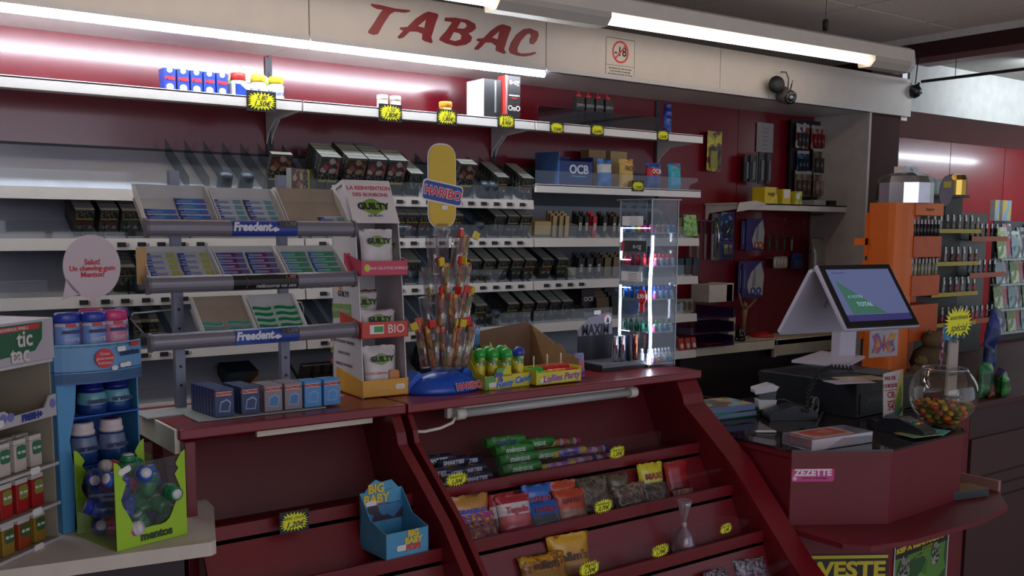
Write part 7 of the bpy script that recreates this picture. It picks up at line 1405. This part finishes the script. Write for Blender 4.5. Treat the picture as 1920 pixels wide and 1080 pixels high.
# magazines at the far right
def mag(px, py0, py1, w, y, cols, lab, rz=0, rx=-.12):
    p = at(px, py1, y=y); h_ = at(px, py0, y=y).z - p.z; q = thing('magazine', lab, 'magazine', (p.x, y, p.z), rz, 'magazines at the far right', rx=rx); MB().box(-w / 2, w / 2, 0, .006, 0, h_, 0).build('cover', [MIX(cols, 22)], q); MB().box(-w / 2, w / 2, -.0008, 0, h_ * .82, h_ * .97).build('title_band', M(cols[0], .4), q)
MG = [[(190, 200, 200), (120, 150, 160), (60, 90, 90), (170, 160, 150)], [(150, 180, 120), (90, 130, 60), (190, 190, 180), (170, 150, 60)], [(180, 170, 170), (170, 70, 80), (90, 100, 120), (200, 200, 200)], [(60, 60, 70), (150, 150, 160), (90, 110, 100)]]
r0 = at(1862, 620, y=3.0)
k = 0
rk = thing('magazine_rack', 'grey wire magazine rack at the right edge', 'magazine rack', (at(1862, 500, y=3.04).x, 3.05, 0)); 
for z in (.96, 1.10, 1.25, 1.40): MB().box(0, .6, -.06, .0, z - .01, z).build('rack_ledge', M((170, 180, 184), .4), rk); 
MB().box(0, .6, .0, .006, .9, 1.62).build('back_board', M((60, 66, 70), .5), rk); MB().box(.0, .6, -.0, .02, 0, .9).build('foot_board', M((60, 40, 44), .5), rk)
names = ['green', 'red and white', 'pale blue', 'dark']
for z in (.962, 1.102, 1.252, 1.402):
    for j in range(6):
        k += 1; x = rk.location.x + .05 + .085 * j; q = thing('magazine', '%s magazine on the wire rack, %s ledge, %s from left' % (names[(k + 1) % 4], ORD[[.962, 1.102, 1.252, 1.402].index(z)], ORD[j]), 'magazine', (x, 3.012 + .006 * (j % 2), z), rx=-.14, group='magazines on the wire rack')
        MB().box(-.05, .05, 0, .003, 0, .165 + .02 * (k % 3)).build('cover', MIX(MG[[1, 2, 0, 3][(k + 1) % 4]], 24), q); MB().box(-.048, .048, -.0006, 0, .14, .16).build('title_band', M(MG[[1, 2, 0, 3][(k + 1) % 4]][0], .4), q)
for i, (px, py0, py1, w, lab) in enumerate(((1755, 335, 392, .10, 'turquoise and white card pack behind the oval sign'), (1885, 396, 445, .10, 'pale blue yellow striped box above the magazine rack'), (1868, 385, 425, .05, 'small light box beside the yellow striped one'))):
    y_ = 2.86 if i == 0 else 3.02; p = at(px, py1, y=y_); h_ = at(px, py0, y=y_).z - p.z
    q = bx('card_pack', lab, 'pack', (p.x, y_, p.z if i == 0 else 1.621), w, .03, h_ if i == 0 else .12, [MIX([(190, 205, 205), (90, 170, 160), (180, 190, 200)] if i == 0 else [(130, 170, 200), (200, 180, 80), (120, 160, 190)], 20), WHITE, WHITE])
    if i == 0: MB().tube([(0, .02, 0), (0, .02, zb - p.z)], .004).build('support_rod', DGREY, q)
# toys and plush on the side counter
def blob(px, py, z, r, c, lab, cat='toy', squash=1.0, name='soft_toy', ears=True):
    p = at(px, py, z=z); q = thing(name, lab, cat, (p.x, p.y, z)); MB().lathe([(.001, 0), (r * .8, r * .12), (r, r * .6 * squash), (r * .8, r * 1.2 * squash), (r * .4, r * 1.5 * squash), (.001, r * 1.6 * squash)], n=18).build('body', M(c, .8, var=.2, scale=20), q)
    MB().lathe([(.001, 0), (r * .5, r * .15), (r * .62, r * .5), (r * .45, r * .9), (.001, r * 1.0)], (0, -r * .2, r * 1.35 * squash), 16).build('head', M(tuple(min(255, int(v * 1.15)) for v in c), .8), q)
    if ears:
        for sx in (-1, 1): MB().lathe([(.001, 0), (r * .2, r * .1), (.001, r * .4)], (sx * r * .42, -r * .2, r * 2.05 * squash), 10).build('ear', M(c, .8), q)
    return q
blob(1740, 700, .906, .085, (84, 66, 40), 'brown plush toy sitting behind the fish bowl'); blob(1722, 712, .906, .045, (96, 74, 40), 'small yellow brown plush toy left of the brown one')
q = thing('bead_string', 'pink patterned ribbon hanging behind the fish bowl', 'ribbon', (at(1762, 700, y=2.36).x, 2.36, .95)); MB().prism([(-.012, 0), (.012, 0), (.030, .20), (.010, .20)], 0, .003).build('ribbon', MIX([(180, 80, 120), (60, 40, 60), (190, 150, 170)], 60), q)
DBL = M((26, 44, 96), .45)
q = thing('blue_balloon', 'dark blue foil fish shape standing behind the starburst card', 'foil toy', (at(1855, 640, y=2.3).x, 2.30, 1.03)); MB().pillow(.11, .19, .05, [0, 0, 1, 0], seed=80, crimp=.3, T=TR(ry=.35)).build('foil', [DBL, M((50, 60, 130), .3)], q); MB().tube([(0, 0, 0), (0, 0, -.124)], .004).build('stick', DGREY, q)
for i, (px, py, c, lab, w, h_) in enumerate(((1845, 745, (30, 100, 50), 'dark green toy pack at the right of the fish bowl', .10, .14), (1862, 700, (26, 60, 130), 'bright blue toy pack behind the green one', .12, .20), (1898, 745, (50, 130, 50), 'green and blue wrapped pack at the right edge', .10, .09), (1880, 748, (120, 50, 40), 'dull red toy box low beside the green pack', .09, .06), (1912, 742, (40, 50, 110), 'dark blue wrapped pack at the picture edge', .08, .10))):
    p = at(px, py, z=.906); q = thing('toy_pack', lab, 'toy pack', (p.x, p.y + .02 * i, .906), .2 * i); MB().pillow(w, h_, .05, [0, 1, 0], seed=90 + i, crimp=.2).build('pack', [M(c, .35, var=.2, scale=20), M(tuple(int(v * .7) for v in c), .35)], q)
q = thing('green_spike', 'bright green cone shaped toy beside the fish bowl', 'toy', at(1842, 740, z=.906) + Vector((.0, -.03, 0))); MB().lathe([(.02, 0), (.016, .04), (.002, .10)], n=14).build('cone', M((40, 150, 60), .4), q)

# ------------------------------------------------------------------ turn writing into meshes
bpy.context.view_layer.update()
_dg = bpy.context.evaluated_depsgraph_get()
for o in [o for o in bpy.data.objects if o.type in {'FONT', 'CURVE'}]:
    me = bpy.data.meshes.new_from_object(o.evaluated_get(_dg))
    n = bpy.data.objects.new('x', me); COL.objects.link(n); n.parent = o.parent; n.matrix_basis = o.matrix_basis.copy()
    for k in o.keys(): n[k] = o[k]
    nm = o.name; o.name = 'gone'; n.name = nm; bpy.data.objects.remove(o)
